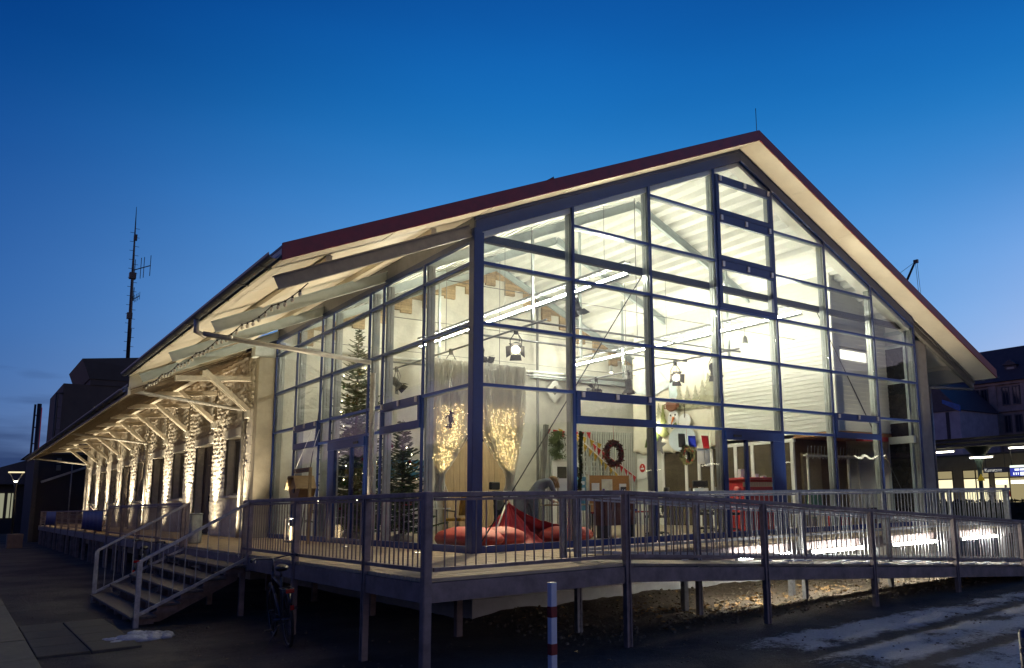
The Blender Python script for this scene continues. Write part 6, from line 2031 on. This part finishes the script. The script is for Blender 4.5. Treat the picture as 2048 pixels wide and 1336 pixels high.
# ------------------------------------------------------------------ bicycles
def bicycle(label, loc, rz, lean):
    t = thing("bicycle", label, "bicycle", loc, rz, "bicycles by the stair", local=True)
    t.rotation_euler = (lean, 0, rz); t.scale = (1.1, 1.1, 1.1)
    m_bsteel = M("dull_bike_steel", (.10, .10, .11), .4, .6); m_tyre = M("tyre_rubber", (.02, .02, .02), .8, 0, .2, 20); m_fr = M("bike_frame", (.03, .032, .05), .4, .2, .15, 8)
    def wheel(x):
        n = 28; pts = [(x + .335 * cos(2 * pi * k / n), 0, .35 + .335 * sin(2 * pi * k / n)) for k in range(n + 1)]
        w = MB().path(pts, .019, 7, False).build("wheel", m_tyre, t)
        MB().path([(x + .312 * cos(2 * pi * k / n), 0, .35 + .312 * sin(2 * pi * k / n)) for k in range(n + 1)], .009, 5, False).build("rim", m_bsteel, w)
        sp_ = MB()
        for k in range(18):
            a = 2 * pi * k / 18
            sp_.path([(x + .02 * cos(a + .5), .02 * (-1) ** k, .35 + .02 * sin(a + .5)), (x + .31 * cos(a), 0, .35 + .31 * sin(a))], .0018, 3)
        o = sp_.build("spokes", m_bsteel, w); tag(o, kind="stuff")
        MB().path([(x, -.05, .35), (x, .05, .35)], .02, 8).build("hub", m_bsteel, w)
        MB().path([(x + .365 * cos(a), 0, .35 + .365 * sin(a)) for a in [pi * (.05 + .75 * k / 12) for k in range(13)]], .022, 5).build("mudguard", m_black, t)
    wheel(0); wheel(1.08)
    F = {'bb': (.44, 0, .30), 'st': (.28, 0, .86), 'hd': (.90, 0, .82), 'hb': (.94, 0, .70)}
    MB().path([F['bb'], F['st']], .016, 8).path([F['bb'], F['hb']], .019, 8).path([(.31, 0, .74), F['hd']], .016, 8).path([F['hb'], (.885, 0, .90)], .02, 8).path([(0, .04, .35), F['bb'], (0, -.04, .35)], .010, 6).path([(0, .04, .35), (.31, 0, .74), (0, -.04, .35)], .009, 6).build("frame", m_fr, t)
    MB().path([(.94, 0, .68), (.98, .05, .6), (1.08, .05, .35)], .012, 6).path([(.94, 0, .68), (.98, -.05, .6), (1.08, -.05, .35)], .012, 6).build("fork", m_fr, t)
    MB().path([(.885, 0, .90), (.865, 0, 1.06)], .014, 8).build("stem", m_bsteel, t)
    o = MB().path([(.66, .30, 1.08), (.76, .27, 1.10), (.90, .12, 1.08), (.88, 0, 1.06), (.90, -.12, 1.08), (.76, -.27, 1.10), (.66, -.30, 1.08)], .012, 7).build("handlebar", m_bsteel, t)
    for s_ in (-1, 1):
        MB().path([(.66, s_ * .30, 1.08), (.77, s_ * .268, 1.10)], .019, 8).build("grip", m_black, o)
        MB().path([(.82, s_ * .22, 1.08), (.72, s_ * .25, 1.045)], .006, 5).build("brake_lever", m_bsteel, o)
    MB().path([(.28, 0, .86), (.265, 0, .95)], .013, 8).build("seat_post", m_bsteel, t)
    sd = MB().blob((.24, 0, .98), .15, .085, .045, 14, 8)
    for v in sd.v:
        if v.x > .26: v.y *= max(.28, 1 - (v.x - .26) * 7)
    sd.build("saddle", m_black, t)
    o = MB().path([(.10, .06, .74), (-.20, .06, .74), (-.26, 0, .74), (-.20, -.06, .74), (.10, -.06, .74), (.10, .06, .74)], .006, 5).path([(-.15, .06, .74), (0, .05, .37)], .005, 5).path([(-.15, -.06, .74), (0, -.05, .37)], .005, 5).build("rear_rack", m_bsteel, t)
    m_refl = M("red_reflector", (.55, .02, .012), .15, 0, .1, 5, emit=(1, .05, .02), es=.0)
    MB().box(-.29, -.265, -.05, .05, .70, .75).build("rear_light", m_refl, t, .006)
    MB().box(-.375, -.36, -.022, .022, .50, .56).build("reflector", m_refl, t, .004)
    MB().path([(.44, -.09, .30), (.44, .09, .30)], .018, 8).path([(.44, .09, .30), (.54, .09, .17)], .010, 6).path([(.44, -.09, .30), (.34, -.09, .43)], .010, 6).build("crank", m_bsteel, t)
    for s_, x, z in ((1, .54, .17), (-1, .34, .43)):
        MB().box(x - .045, x + .045, s_ * .10, s_ * .10 + s_ * .09, z - .01, z + .01).build("pedal", m_black, t)
    MB().path([(.44, .07, .385), (0, .05, .385)], .004, 4).path([(.44, .07, .215), (0, .05, .315)], .004, 4).build("chain", m_black, t)
    MB().path([(.40, .03, .26), (.36, .18, .02)], .008, 5).build("kickstand", m_bsteel, t)
bicycle("dark city bicycle with red rear lights parked under the deck edge by the stair", (-3.06, -.30, GZ), RAD(83), RAD(-5))
bicycle("second bicycle half hidden behind the stair", (-3.55, 9.1, GZ), RAD(70), RAD(6))

# bare climbing shrub before the far wall of the shed
rd = random.Random(31)
t = thing("bare_vine", "leafless vine climbing before the far end of the stone wall", "vine", (-.75, 33, 0))
mb = MB()
for k in range(9):
    p_ = Vector((-.8 + rd.uniform(-.1, .1), 29 + k * 1.6 + rd.uniform(-.5, .5), 0)); pts = [p_.copy()]
    d = Vector((0, rd.uniform(-.25, .25), 1))
    for i in range(14):
        d = (d + Vector((rd.gauss(0, .18), rd.gauss(0, .3), .12))).normalized()
        p_ = p_ + d * .24; p_.x = max(-1.3, min(-.62, p_.x)); pts.append(p_.copy())
        if i > 3 and rd.random() < .8:
            q = p_ + Vector((rd.uniform(-.3, .1), rd.uniform(-.5, .5), rd.uniform(-.1, .4)))
            mb.path([p_, q], (.012, .004), 4)
            for j in range(3):
                c = q + Vector((rd.gauss(0, .06), rd.gauss(0, .08), rd.gauss(0, .06)))
                mb.add([c, c + Vector((.0, .06, .03)), c + Vector((0, .02, .09))], [(0, 1, 2)])
    mb.path(pts, [.03 * (1 - i / 18) for i in range(len(pts))], 5)
mb.build("stems", M("vine_bark", (.06, .045, .03), .85), t)

# ------------------------------------------------------------------ railway station to the right
m_pstone = M("station_sandstone", (.42, .30, .25), .85, 0, .18, 1.2, .2, 12)
m_slate = M("station_roof_slate", (.07, .06, .068), .6, 0, .2, 3, .2, 20)
m_wdark = M("station_window_glass", (.03, .035, .055), .08, 0, .1)
st_ = thing("station_building", "large dark sandstone station building with a steep roof beyond the platform", "building", (74, 20, GZ))
MB().box(70, 82, -130, 28.0, GZ, 11.3).build("wall", m_pstone, st_)
MB().prism([(69.4, -130.3, 11.3), (82.6, -130.3, 11.3), (79, -130.3, 15.0), (73.0, -130.3, 15.0)], (0, 158.7, 0)).build("roof", m_slate, st_)
for z in (5.9, 8.6, 11.2):
    MB().box(69.75, 70, -130, 28.2, z - .18, z + .12).build("cornice", m_pstone, st_)
for y in (27.6, 24.6, 21.6, 18.6):
    MB().box(69.85, 70, y - .35, y + .35, GZ, 11.2).build("pilaster", m_pstone, st_)
for z0, z1 in ((6.5, 8.0), (9.15, 10.7)):
    for y in (26.3, 25.45, 23.4, 22.4, 20.4, 19.5):
        o = MB().box(69.9, 70.0, y - .35, y + .35, z0 - .1, z0).box(69.9, 70.0, y - .35, y - .27, z0, z1).box(69.9, 70, y + .27, y + .35, z0, z1).box(69.9, 70, y - .35, y + .35, z1, z1 + .1).box(69.93, 70, y - .02, y + .02, z0, z1).build("window", M("station_frame", (.16, .13, .12), .7), st_)
        MB().box(69.96, 69.99, y - .27, y + .27, z0, z1).build("pane", m_wdark, o)
for y in (23.0, 19.5):
    o = MB().box(70.6, 72.4, y - .55, y + .55, 11.6, 12.9).prism([(70.4, y - .7, 12.9), (70.4, y + .7, 12.9), (70.4, y, 13.4)], (2.4, 0, 0)).build("dormer", m_slate, st_)
    MB().box(70.57, 70.6, y - .35, y + .35, 11.8, 12.7).build("pane", M("pale_pane", (.16, .17, .2), .2), o)
MB().box(75.5, 76.3, 20.2, 21.0, 14.5, 16.2).build("chimney", m_pstone, st_)
MB().path([(74, 22.4, 15), (74, 22.4, 17)], .03, 5).build("aerial", m_black, st_)

hs = thing("small_house", "pale house with a bright blue tarpaulin on its roof left of the station", "building", (64, 27, GZ))
MB().box(62, 69, 23.9, 33, GZ, 8.2).build("wall", M("lilac_plaster", (.42, .38, .40), .85, 0, .15, 1.5), hs)
MB().prism([(61.8, 23.7, 8.2), (61.8, 29.0, 8.2), (61.8, 26.4, 11.2)], (7.4, 0, 0)).build("roof", m_slate, hs)
MB().prism([(61.7, 23.65, 8.0), (61.7, 25.3, 8.9), (61.7, 25.3, 9.25), (61.7, 23.65, 8.6)], (.06, 0, 0)).build("tarpaulin", M("tarpaulin_blue", (.02, .13, .42), .5, 0, .25, 2), hs)
MB().box(61.95, 62.0, 24.9, 25.2, 5.4, 8.1).build("corner_strip", M("dark_strip", (.05, .045, .05), .8), hs)
for k, (y, h_) in enumerate(((25.9, 2.4), (26.7, 1.9))):
    MB().path([(63, y, 10.5), (63, y, 10.5 + h_)], .025, 5).path([(63, y - .5, 10.2 + h_), (63, y + .5, 10.2 + h_)], .02, 5).path([(63, y - .35, 9.9 + h_), (63, y + .35, 9.9 + h_)], .02, 5).build("aerial", m_black, hs)

pc = thing("platform_canopy", "dark platform canopy with flared columns and lit tubes beside the station", "canopy", (52, 15, GZ))
m_can = M("canopy_paint", (.13, .115, .085), .7, 0, .15, 2)
MB().prism([(48.6, -110, 4.75), (50.0, -110, 4.2), (54.6, -110, 4.35), (55.6, -110, 4.95), (52, -110, 4.9)], (0, 142, 0)).build("roof", m_can, pc)
for z in (4.15, 4.45):
    MB().box(48.5, 48.62, -110, 32, z, z + .16).build("fascia", M("canopy_edge", (.06, .055, .045), .6), pc)
for y in (17.2, 8.2, -.8, -9.8, -18.8, -27.8, -36.8, -45.8, -54.8):
    pr2 = [(.16, GZ + .2), (.15, 2.4), (.2, 2.9), (.42, 3.6), (.95, 4.2)]
    MB().lathe(pr2, (51.5, y, 0), 12).build("column", M("column_green", (.035, .055, .05), .5), pc)
m_plat = M_glow("platform_tube", (1.0, .95, .72), 16)
for k, (y0, y1) in enumerate(((16.0, 17.6), (12.3, 14.7), (9.5, 11.8), (18.9, 20.9), (0, 2.2), (-9, -6.8), (-18, -15.8), (-27, -24.8), (-36, -33.8), (-45, -42.8), (-54, -51.8))):
    o = MB().box(50.9, 51.2, y0 - .1, y1 + .1, 4.02 - (.55 if k == 0 else 0), 4.1 - (.55 if k == 0 else 0)).build("lamp_housing", m_plastic_w, pc)
    MB().box(50.95, 51.15, y0, y1, 3.93 - (.55 if k == 0 else 0), 4.01 - (.55 if k == 0 else 0)).build("lamp_tube", m_plat, o)
sb = thing("name_sign", "dark blue platform sign reading Konstanz", "sign", (51.6, 16.1, 2.3))
MB().box(51.6, 51.68, 15.1, 17.0, 2.30, 2.68).build("panel", M("sign_navy", (.02, .022, .05), .4), sb)
tx = text_mesh("Konstanz", .34, .004, M("sign_white", (.75, .75, .72), .5, emit=(1, 1, .95), es=.25)); tx.parent = sb
tx.location = (-.02, 16.25 - 16.1, 2.48 - 2.3); tx.rotation_euler = (RAD(90), 0, RAD(-90))
for y in (15.4, 16.8):
    MB().path([(51.64, y, 2.68), (51.64, y, 4.2)], .02, 5).build("hanger", m_black, sb)
db = thing("departure_board", "lit blue and white train departure board hanging beside the platform sign", "sign", (51.4, 14.3, 2.0))
MB().box(51.4, 51.6, 13.65, 15.0, 1.98, 2.78).build("case", M("board_navy", (.015, .02, .06), .4), db)
MB().box(51.39, 51.398, 13.7, 14.95, 2.60, 2.76).build("white_strip", M_glow("board_white", (.9, 1, .85), 1.3), db)
MB().box(51.39, 51.398, 13.7, 14.95, 2.0, 2.56).build("screen", M_glow("board_blue", (.05, .07, .5), .8), db)
for k, (y0, y1, z0, z1) in enumerate(((13.9, 14.25, 2.38, 2.52), (14.3, 14.62, 2.38, 2.52), (13.72, 14.25, 2.04, 2.28), (14.36, 14.42, 2.08, 2.26), (14.5, 14.57, 2.08, 2.26), (14.66, 14.74, 2.08, 2.26))):
    MB().box(51.38, 51.388, y0, y1, z0, z1).build("lit_text", M_glow("board_text", (.85, .9, 1), 1.5), db)
MB().path([(51.5, 14.85, 2.78), (51.5, 14.85, 4.2)], .03, 6).build("hanger", m_black, db)

pb_ = thing("platform_hall", "low cream platform building with brightly lit windows under the canopy", "building", (60, 16, GZ))
MB().box(58, 66, -110, 30, GZ, 3.9).build("wall", M("cream_wall", (.40, .34, .20), .8, 0, .12, 1.5), pb_)
MB().box(57.9, 66.2, -110, 30.2, 3.9, 4.05).build("roof_slab", m_can, pb_)
m_litw = M_glow("station_lit_window", (1.0, .90, .55), 1.25); m_litd = M_glow("station_dim_window", (.75, .62, .32), .45)
for k, (y0, y1) in enumerate(((22.9, 24.2), (20.9, 21.9), (19.8, 20.85), (18.2, 19.3), (16.4, 18.1), (14.6, 16.3), (12.5, 14.3), (10, 12.2))):
    o = MB().box(57.95, 58, y0 - .08, y1 + .08, -.1, 0).box(57.95, 58, y0 - .08, y0, 0, 2.75).box(57.95, 58, y1, y1 + .08, 0, 2.75).box(57.95, 58, y0, y1, 2.0, 2.1).box(57.95, 58, y0, y1, 2.7, 2.78).build("window", M("brown_frame", (.17, .11, .05), .6), pb_)
    MB().box(57.97, 57.99, y0, y1, 0, 2.0).build("lit_pane", m_litw if k != 4 else m_litd, o)
    MB().box(57.97, 57.99, y0, y1, 2.1, 2.7).build("top_pane", m_litd, o)
    if k in (3, 4, 5):
        MB().box(57.90, 57.94, y0 + .1, y1 - .1, 1.55, 1.8).build("tube_lamp", M_glow("window_tube", (1, 1, .85), 5), o)
    if k == 1:
        MB().box(57.90, 57.94, y0 + .1, y1 - .1, .95, 1.25).build("poster_blue", M("poster_navy", (.03, .06, .3), .5), o)
sg2 = thing("yellow_warning_sign", "small yellow warning triangle on the flared platform column", "sign", (51.2, 17.2, 2.0))
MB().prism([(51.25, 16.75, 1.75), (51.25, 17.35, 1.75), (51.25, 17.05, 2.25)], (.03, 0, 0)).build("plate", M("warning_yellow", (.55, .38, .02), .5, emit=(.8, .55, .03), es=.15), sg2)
# parked bicycles and a hedge in front of the platform
mb = MB(); rd = random.Random(77)
for i in range(5200):
    c = Vector((rd.uniform(44.0, 45.4), rd.uniform(-6, 30), 0)); c.z = rd.uniform(GZ, .42 + .06 * fbm((c.y, 0, 0), .7, 2))
    d = Vector((rd.gauss(0, 1), rd.gauss(0, 1), rd.gauss(0, 1))).normalized() * .16; w = d.cross(Vector((rd.random(), rd.random(), 1))).normalized() * .09
    mb.add([c - d, c + w, c + d, c - w], [(0, 1, 2, 3)])
mb.box(44.2, 45.2, -6, 30, GZ, .25)
h_ = solo("hedge", mb, M("dark_hedge", (.028, .034, .018), .8, 0, .3, 2), "long dark clipped hedge in front of the station platform", "hedge", (44.7, 12, GZ))
pf = MB().box(46.5, 58, -110, 32, GZ, -.3).build("platform", M("platform_asphalt", (.08, .075, .06), .85, 0, .15, 1))
tag(pf, kind="structure")
for i, y in enumerate((13.6, 15.2, 17.8, 19.0)):
    p_ = thing("person", ("waiting person in a dark coat, rightmost by the lit windows", "waiting person in a white top by the lit windows", "waiting person in a red jacket under the canopy", "waiting person in grey, leftmost under the canopy")[i], "person", (56.5, y, -.3), 0, "people waiting on the platform", local=True)
    mt = (m_black, m_plastic_w, m_redc, m_grey)[i]
    mb = MB().path([(-.02, .09, 0), (0, .09, .45), (0, .07, .85)], (.06, .07, .1), 8).path([(.03, -.09, 0), (0, -.09, .45), (0, -.07, .85)], (.06, .07, .1), 8)
    mb.path([(0, 0, .82), (0, 0, 1.1), (0, 0, 1.38), (0, 0, 1.48)], (.16, .15, .19, .06), 10)
    for s_ in (-1, 1): mb.path([(0, s_ * .19, 1.38), (.03, s_ * .25, 1.1), (.1, s_ * .22, .85)], (.06, .05, .035), 7)
    mb.build("body", mt, p_, o=Vector((0, 0, 0)))
    MB().blob((0, 0, 1.62), .095, .085, .12, 10, 8).build("head", M("skin", (.52, .31, .22), .5), p_, o=Vector((0, 0, 0)))
    MB().blob((.015, 0, 1.66), .10, .092, .10, 10, 8, .04, i).build("hair", m_black, p_, o=Vector((0, 0, 0)))
# crane far behind the roof
cr_ = thing("crane", "thin dark crane jib showing above the right slope of the roof", "crane", (122, 62, GZ))
a, b = Vector((120, 64.2, 34)), Vector((120, 60.1, 40.9))
MB().path([a, b], .16, 4).path([a + Vector((0, .7, -.4)), b + Vector((0, .35, -.3))], .12, 4).build("jib", m_black, cr_)
for k in range(8):
    MB().path([a.lerp(b, k / 8), a.lerp(b, (k + .5) / 8) + Vector((0, .5, -.3))], .07, 4).build("lattice_bar", m_black, cr_)
MB().path([b, (120, 59.8, 30)], .04, 4).path([b + Vector((0, -.3, 0)), (120, 59.4, 30)], .04, 4).build("hoist_cable", m_black, cr_)
MB().path([b, (120, 68, 37.5)], .04, 4).build("stay_cable", m_black, cr_)
MB().box(119.8, 120.2, 59.6, 60.4, 40.6, 41.2).build("jib_head", m_black, cr_)
MB().box(121, 123, 64, 67, GZ, 35).build("tower", m_black, cr_)

# ------------------------------------------------------------------ left: silo block with the radio mast, annex, lamp
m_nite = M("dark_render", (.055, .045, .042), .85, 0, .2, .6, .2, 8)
sl = thing("granary", "tall dark granary block with a hipped roof behind the old shed", "building", (8, 80, GZ))
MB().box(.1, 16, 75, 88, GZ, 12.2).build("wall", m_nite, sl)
MB().box(2.1, 15.5, 74.9, 86, 12.2, 12.75).build("parapet", m_nite, sl)
MB().prism([(2.0, 74.8, 12.75), (15.6, 74.8, 12.75), (16.4, 74.4, 16.2), (1.3, 74.4, 14.5)], (0, 11, 0)).build("penthouse", M("granary_slate", (.035, .036, .042), .7, 0, .2, 1), sl)
o = MB().box(2.3, 3.1, 74.95, 75.0, 9.9, 10.4).build("window", m_black, sl)
MB().box(2.55, 2.75, 74.93, 74.95, 10.05, 10.2).build("lit_pane", M_glow("dim_lit", (.8, .75, .6), .4), o)
MB().path([(-.35, 74.6, GZ), (-.35, 74.6, 11.2), (.1, 74.8, 11.25)], .13, 6).build("vent_pipe", m_black, sl)
for z in range(1, 11):
    MB().box(-.35, .1, 74.55, 74.65, z - .03, z + .03).build("pipe_bracket", m_black, sl)
ms = thing("radio_mast", "slender dark radio mast with side aerials on the granary roof", "mast", (4.25, 76.2, 14.5))
K = 76.2 / 70.0
# mast measured on the plane Y=70, moved back to the roof it stands on
def mp(x, z, y=76.2):
    f = (y + 12.3716) / (70 + 12.3716)
    return Vector((-6.9 + (x + 6.9) * f, y, .847 + (z - .847) * f))
MB().path([mp(4.25, 14.0), mp(4.17, 19.0), mp(4.12, 22.0), mp(4.06, 26.0), mp(4.03, 28.2)], (.17, .15, .12, .06, .02), 8).build("pole", m_black, ms)
zz = 14.8
k = 0
while zz < 26.5:
    c = mp(4.23 - (zz - 14.4) * .0155, zz)
    MB().path([c, c + Vector((.42 if k % 2 else -.38, 0, 0))], .022, 4).build("step_iron", m_black, ms)
    zz += .42; k += 1
MB().path([mp(4.1, 22.2), mp(5.5, 22.9)], .05, 5).build("boom", m_black, ms)
for f in (.12, .45, .62, .98):
    c = mp(4.1, 22.2).lerp(mp(5.5, 22.9), f)
    MB().path([c - Vector((0, 0, 1.05)), c + Vector((0, 0, 1.05))], .03, 4).build("dipole", m_black, ms)
MB().path([mp(4.15, 19.4), mp(4.8, 19.95)], .04, 5).build("boom", m_black, ms)
for f in (.2, .4, .6, .8, 1.0):
    c = mp(4.15, 19.4).lerp(mp(4.8, 19.95), f)
    MB().path([c - Vector((0, 0, .38)), c + Vector((0, 0, .38))], .02, 4).build("dipole", m_black, ms)
for z, r in ((21.7, .28), (18.0, .22), (25.3, .14)):
    MB().box(*[q for c in (mp(4.13, z),) for q in (c.x - r, c.x + r, c.y - r, c.y + r, c.z - .3, c.z + .3)]).build("clamp_box", m_black, ms)
for x, z in ((4.33, 20.0), (4.36, 16.2)):
    c = mp(x, z); MB().path([c - Vector((0, 0, .6)), c + Vector((0, 0, .7))], .035, 5).build("whip_aerial", m_black, ms)

ch = thing("chimney_stack", "pair of thin dark flues with a red marked pipe at the left horizon", "chimney", (.6, 110, GZ))
MB().path([(.15, 110, GZ), (.2, 110, 13.9)], .12, 8).build("flue", m_black, ch)
MB().path([(.75, 110, GZ), (.62, 110, 14.0)], .24, 8).build("flue", m_black, ch)
MB().path([(.98, 109.6, GZ), (.86, 109.6, 13.5)], .05, 6).build("red_pipe", M("red_pipe", (.35, .02, .03), .5, emit=(1, .05, .08), es=.05), ch)
for z in (7, 9, 11, 12.5):
    MB().box(.1, .6, 109.9, 110.1, z, z + .12).build("tie", m_black, ch)

an = thing("gabled_annex", "dark gabled annex beyond the far end of the old shed", "building", (0, 54, GZ))
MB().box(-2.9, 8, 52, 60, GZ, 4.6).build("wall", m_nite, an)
MB().prism([(-3.3, 51.7, 4.5), (9, 51.7, 4.5), (3, 51.7, 7.2)], (0, 8.6, 0)).build("roof", m_slate, an)
MB().bar((-2.5, 51.9, 2.7), (1.2, 51.9, 4.2), .14, .14).build("lean_to_beam", m_timber, an)
MB().box(-2.95, -2.7, 51.7, 52, GZ, 4.7).build("post", M("annex_post", (.10, .085, .065), .8), an)
MB().path([(-.9, 51.8, 0), (-.9, 51.8, 3.8)], .04, 6).build("downpipe", m_pipe, an)
for k, z in enumerate((3.9, 3.45)):
    MB().box(-1.75, -1.5, 51.93, 51.99, z, z + .36).build("wall_plate", M("pale_plate", (.22, .20, .15), .6), an)
lb = thing("low_platform_shed", "low dark shed with pale lit openings at the far left", "building", (-6, 84, GZ))
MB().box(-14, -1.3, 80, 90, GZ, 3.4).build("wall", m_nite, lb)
MB().prism([(-15, 79, 3.3), (-.6, 79, 3.3), (-.6, 79, 5.9), (-6, 79, 4.0)], (0, 12, 0)).build("roof", m_slate, lb)
for x0, x1 in ((-3.55, -3.2), (-2.95, -2.75), (-2.65, -2.5)):
    MB().box(x0, x1, 79.9, 80, .3, 2.5).build("lit_opening", M_glow("pale_opening", (.8, .8, .55), .35), lb)
lp = thing("street_lamp", "street lamp with a lit triangular head at the far left", "street lamp", (-4.1, 45, GZ))
MB().path([(-4.1, 45, GZ), (-4.14, 45, 2.2), (-4.15, 45, 2.42)], (.07, .06, .1), 10).build("pole", M("lamp_pole", (.10, .09, .07), .5, .2), lp)
MB().prism([(-4.52, 44.9, 3.02), (-3.78, 44.9, 3.02), (-3.78, 44.9, 3.09), (-4.52, 44.9, 3.09)], (0, .3, 0)).build("lit_rim", M_glow("lamp_rim", (1, .85, .5), 1.1), lp)
MB().path([(-4.47, 45.0, 3.02), (-4.18, 45, 2.45)], .02, 5).build("arm", m_pipe, lp)
MB().path([(-3.83, 45.0, 3.02), (-4.11, 45, 2.45)], .035, 5).build("arm", m_pipe, lp)
MB().box(-4.23, -4.07, 44.9, 45.05, 2.50, 2.56).build("lamp", M_glow("lamp_core", (1, .95, .8), 8), lp)
t = thing("concrete_planter", "pale square concrete planter beside the far end of the deck", "planter", (-4.0, 43, GZ))
MB().box(-4.4, -3.7, 42.6, 43.3, GZ, -.35).build("tub", M("planter_concrete", (.30, .22, .15), .8), t, .03)
MB().box(-4.33, -3.77, 42.67, 43.23, -.5, -.38).build("soil", m_dark, t)

# unseen warehouse, added to darken the side glass reflections and block blue sky light
hw = thing("added_warehouse", "unseen low dark warehouse added across the drive to darken the side glass reflections", "building", (-40, 40, GZ))
MB().box(-52, -38, -30, 170, GZ, 6.0).build("wall", m_nite, hw)
MB().prism([(-53, -30.5, 6.0), (-37, -30.5, 6.0), (-45, -30.5, 9.0)], (0, 201, 0)).build("roof", m_slate, hw)
for k in range(14):
    o = MB().box(-38.0, -37.95, -20 + k * 13, -17 + k * 13, 0.2, 3.4).build("gate", M("gate_brown", (.05, .04, .03), .7), hw)

# ------------------------------------------------------------------ hall lighting: two trunking lines of fluorescent tubes
m_tube = M_glow("warm_white_tube", (1.0, 0.96, 0.78), 265)
m_tube_r = M_glow("warm_white_tube_dimmed", (1.0, 0.96, 0.78), 155)
def trunk(label, x, z, y0, y1, n, mt):
    t = thing("light_trunking", label, "ceiling light", (x, (y0 + y1) / 2, z), 0, "light trunking in the hall")
    tr = MB()                                              # perforated cable tray
    for s_ in (-1, 1):
        tr.box(x + s_ * .075 - .004, x + s_ * .075 + .004, y0, y1, z + .24, z + .30)
    yy = y0
    while yy < y1:                                          # rungs of the ladder tray
        tr.box(x - .075, x + .075, yy, yy + .05, z + .245, z + .255); yy += .16
    tr.build("cable_tray", m_galv, t)
    MB().box(x - .035, x + .035, y0, y1, z - .03, z - .005).build("rail_housing", m_galv, t)
    lv = MB(); yy = y0                                       # louvre blades under the trough
    while yy < y1:
        lv.box(x - .035, x + .035, yy, yy + .012, z - .055, z - .03); yy += .06
    o = lv.build("louvre", m_plastic_w, t); tag(o, kind="stuff")
    L_ = (y1 - y0) / n
    for i in range(n):
        a, b = y0 + L_ * i + .06, y0 + L_ * (i + 1) - .06
        MB().path([(x, a, z + .04), (x, b, z + .04)], 0.028, 8).build("tube", mt, t)
    for y in (y0 + .8, (y0 + y1) / 2, y1 - .8):
        MB().path([(x, y, z + .17), (x, y, zs(x) - .1)], .006, 5).build("suspension", m_grey, t)
trunk("left hand of the two long trunking lights under the hall roof", 3.9, 5.6, 0.4, 10.4, 7, m_tube)
trunk("right hand of the two long trunking lights under the hall roof", 10.0, 5.6, 0.6, 11.0, 7, m_tube_r)
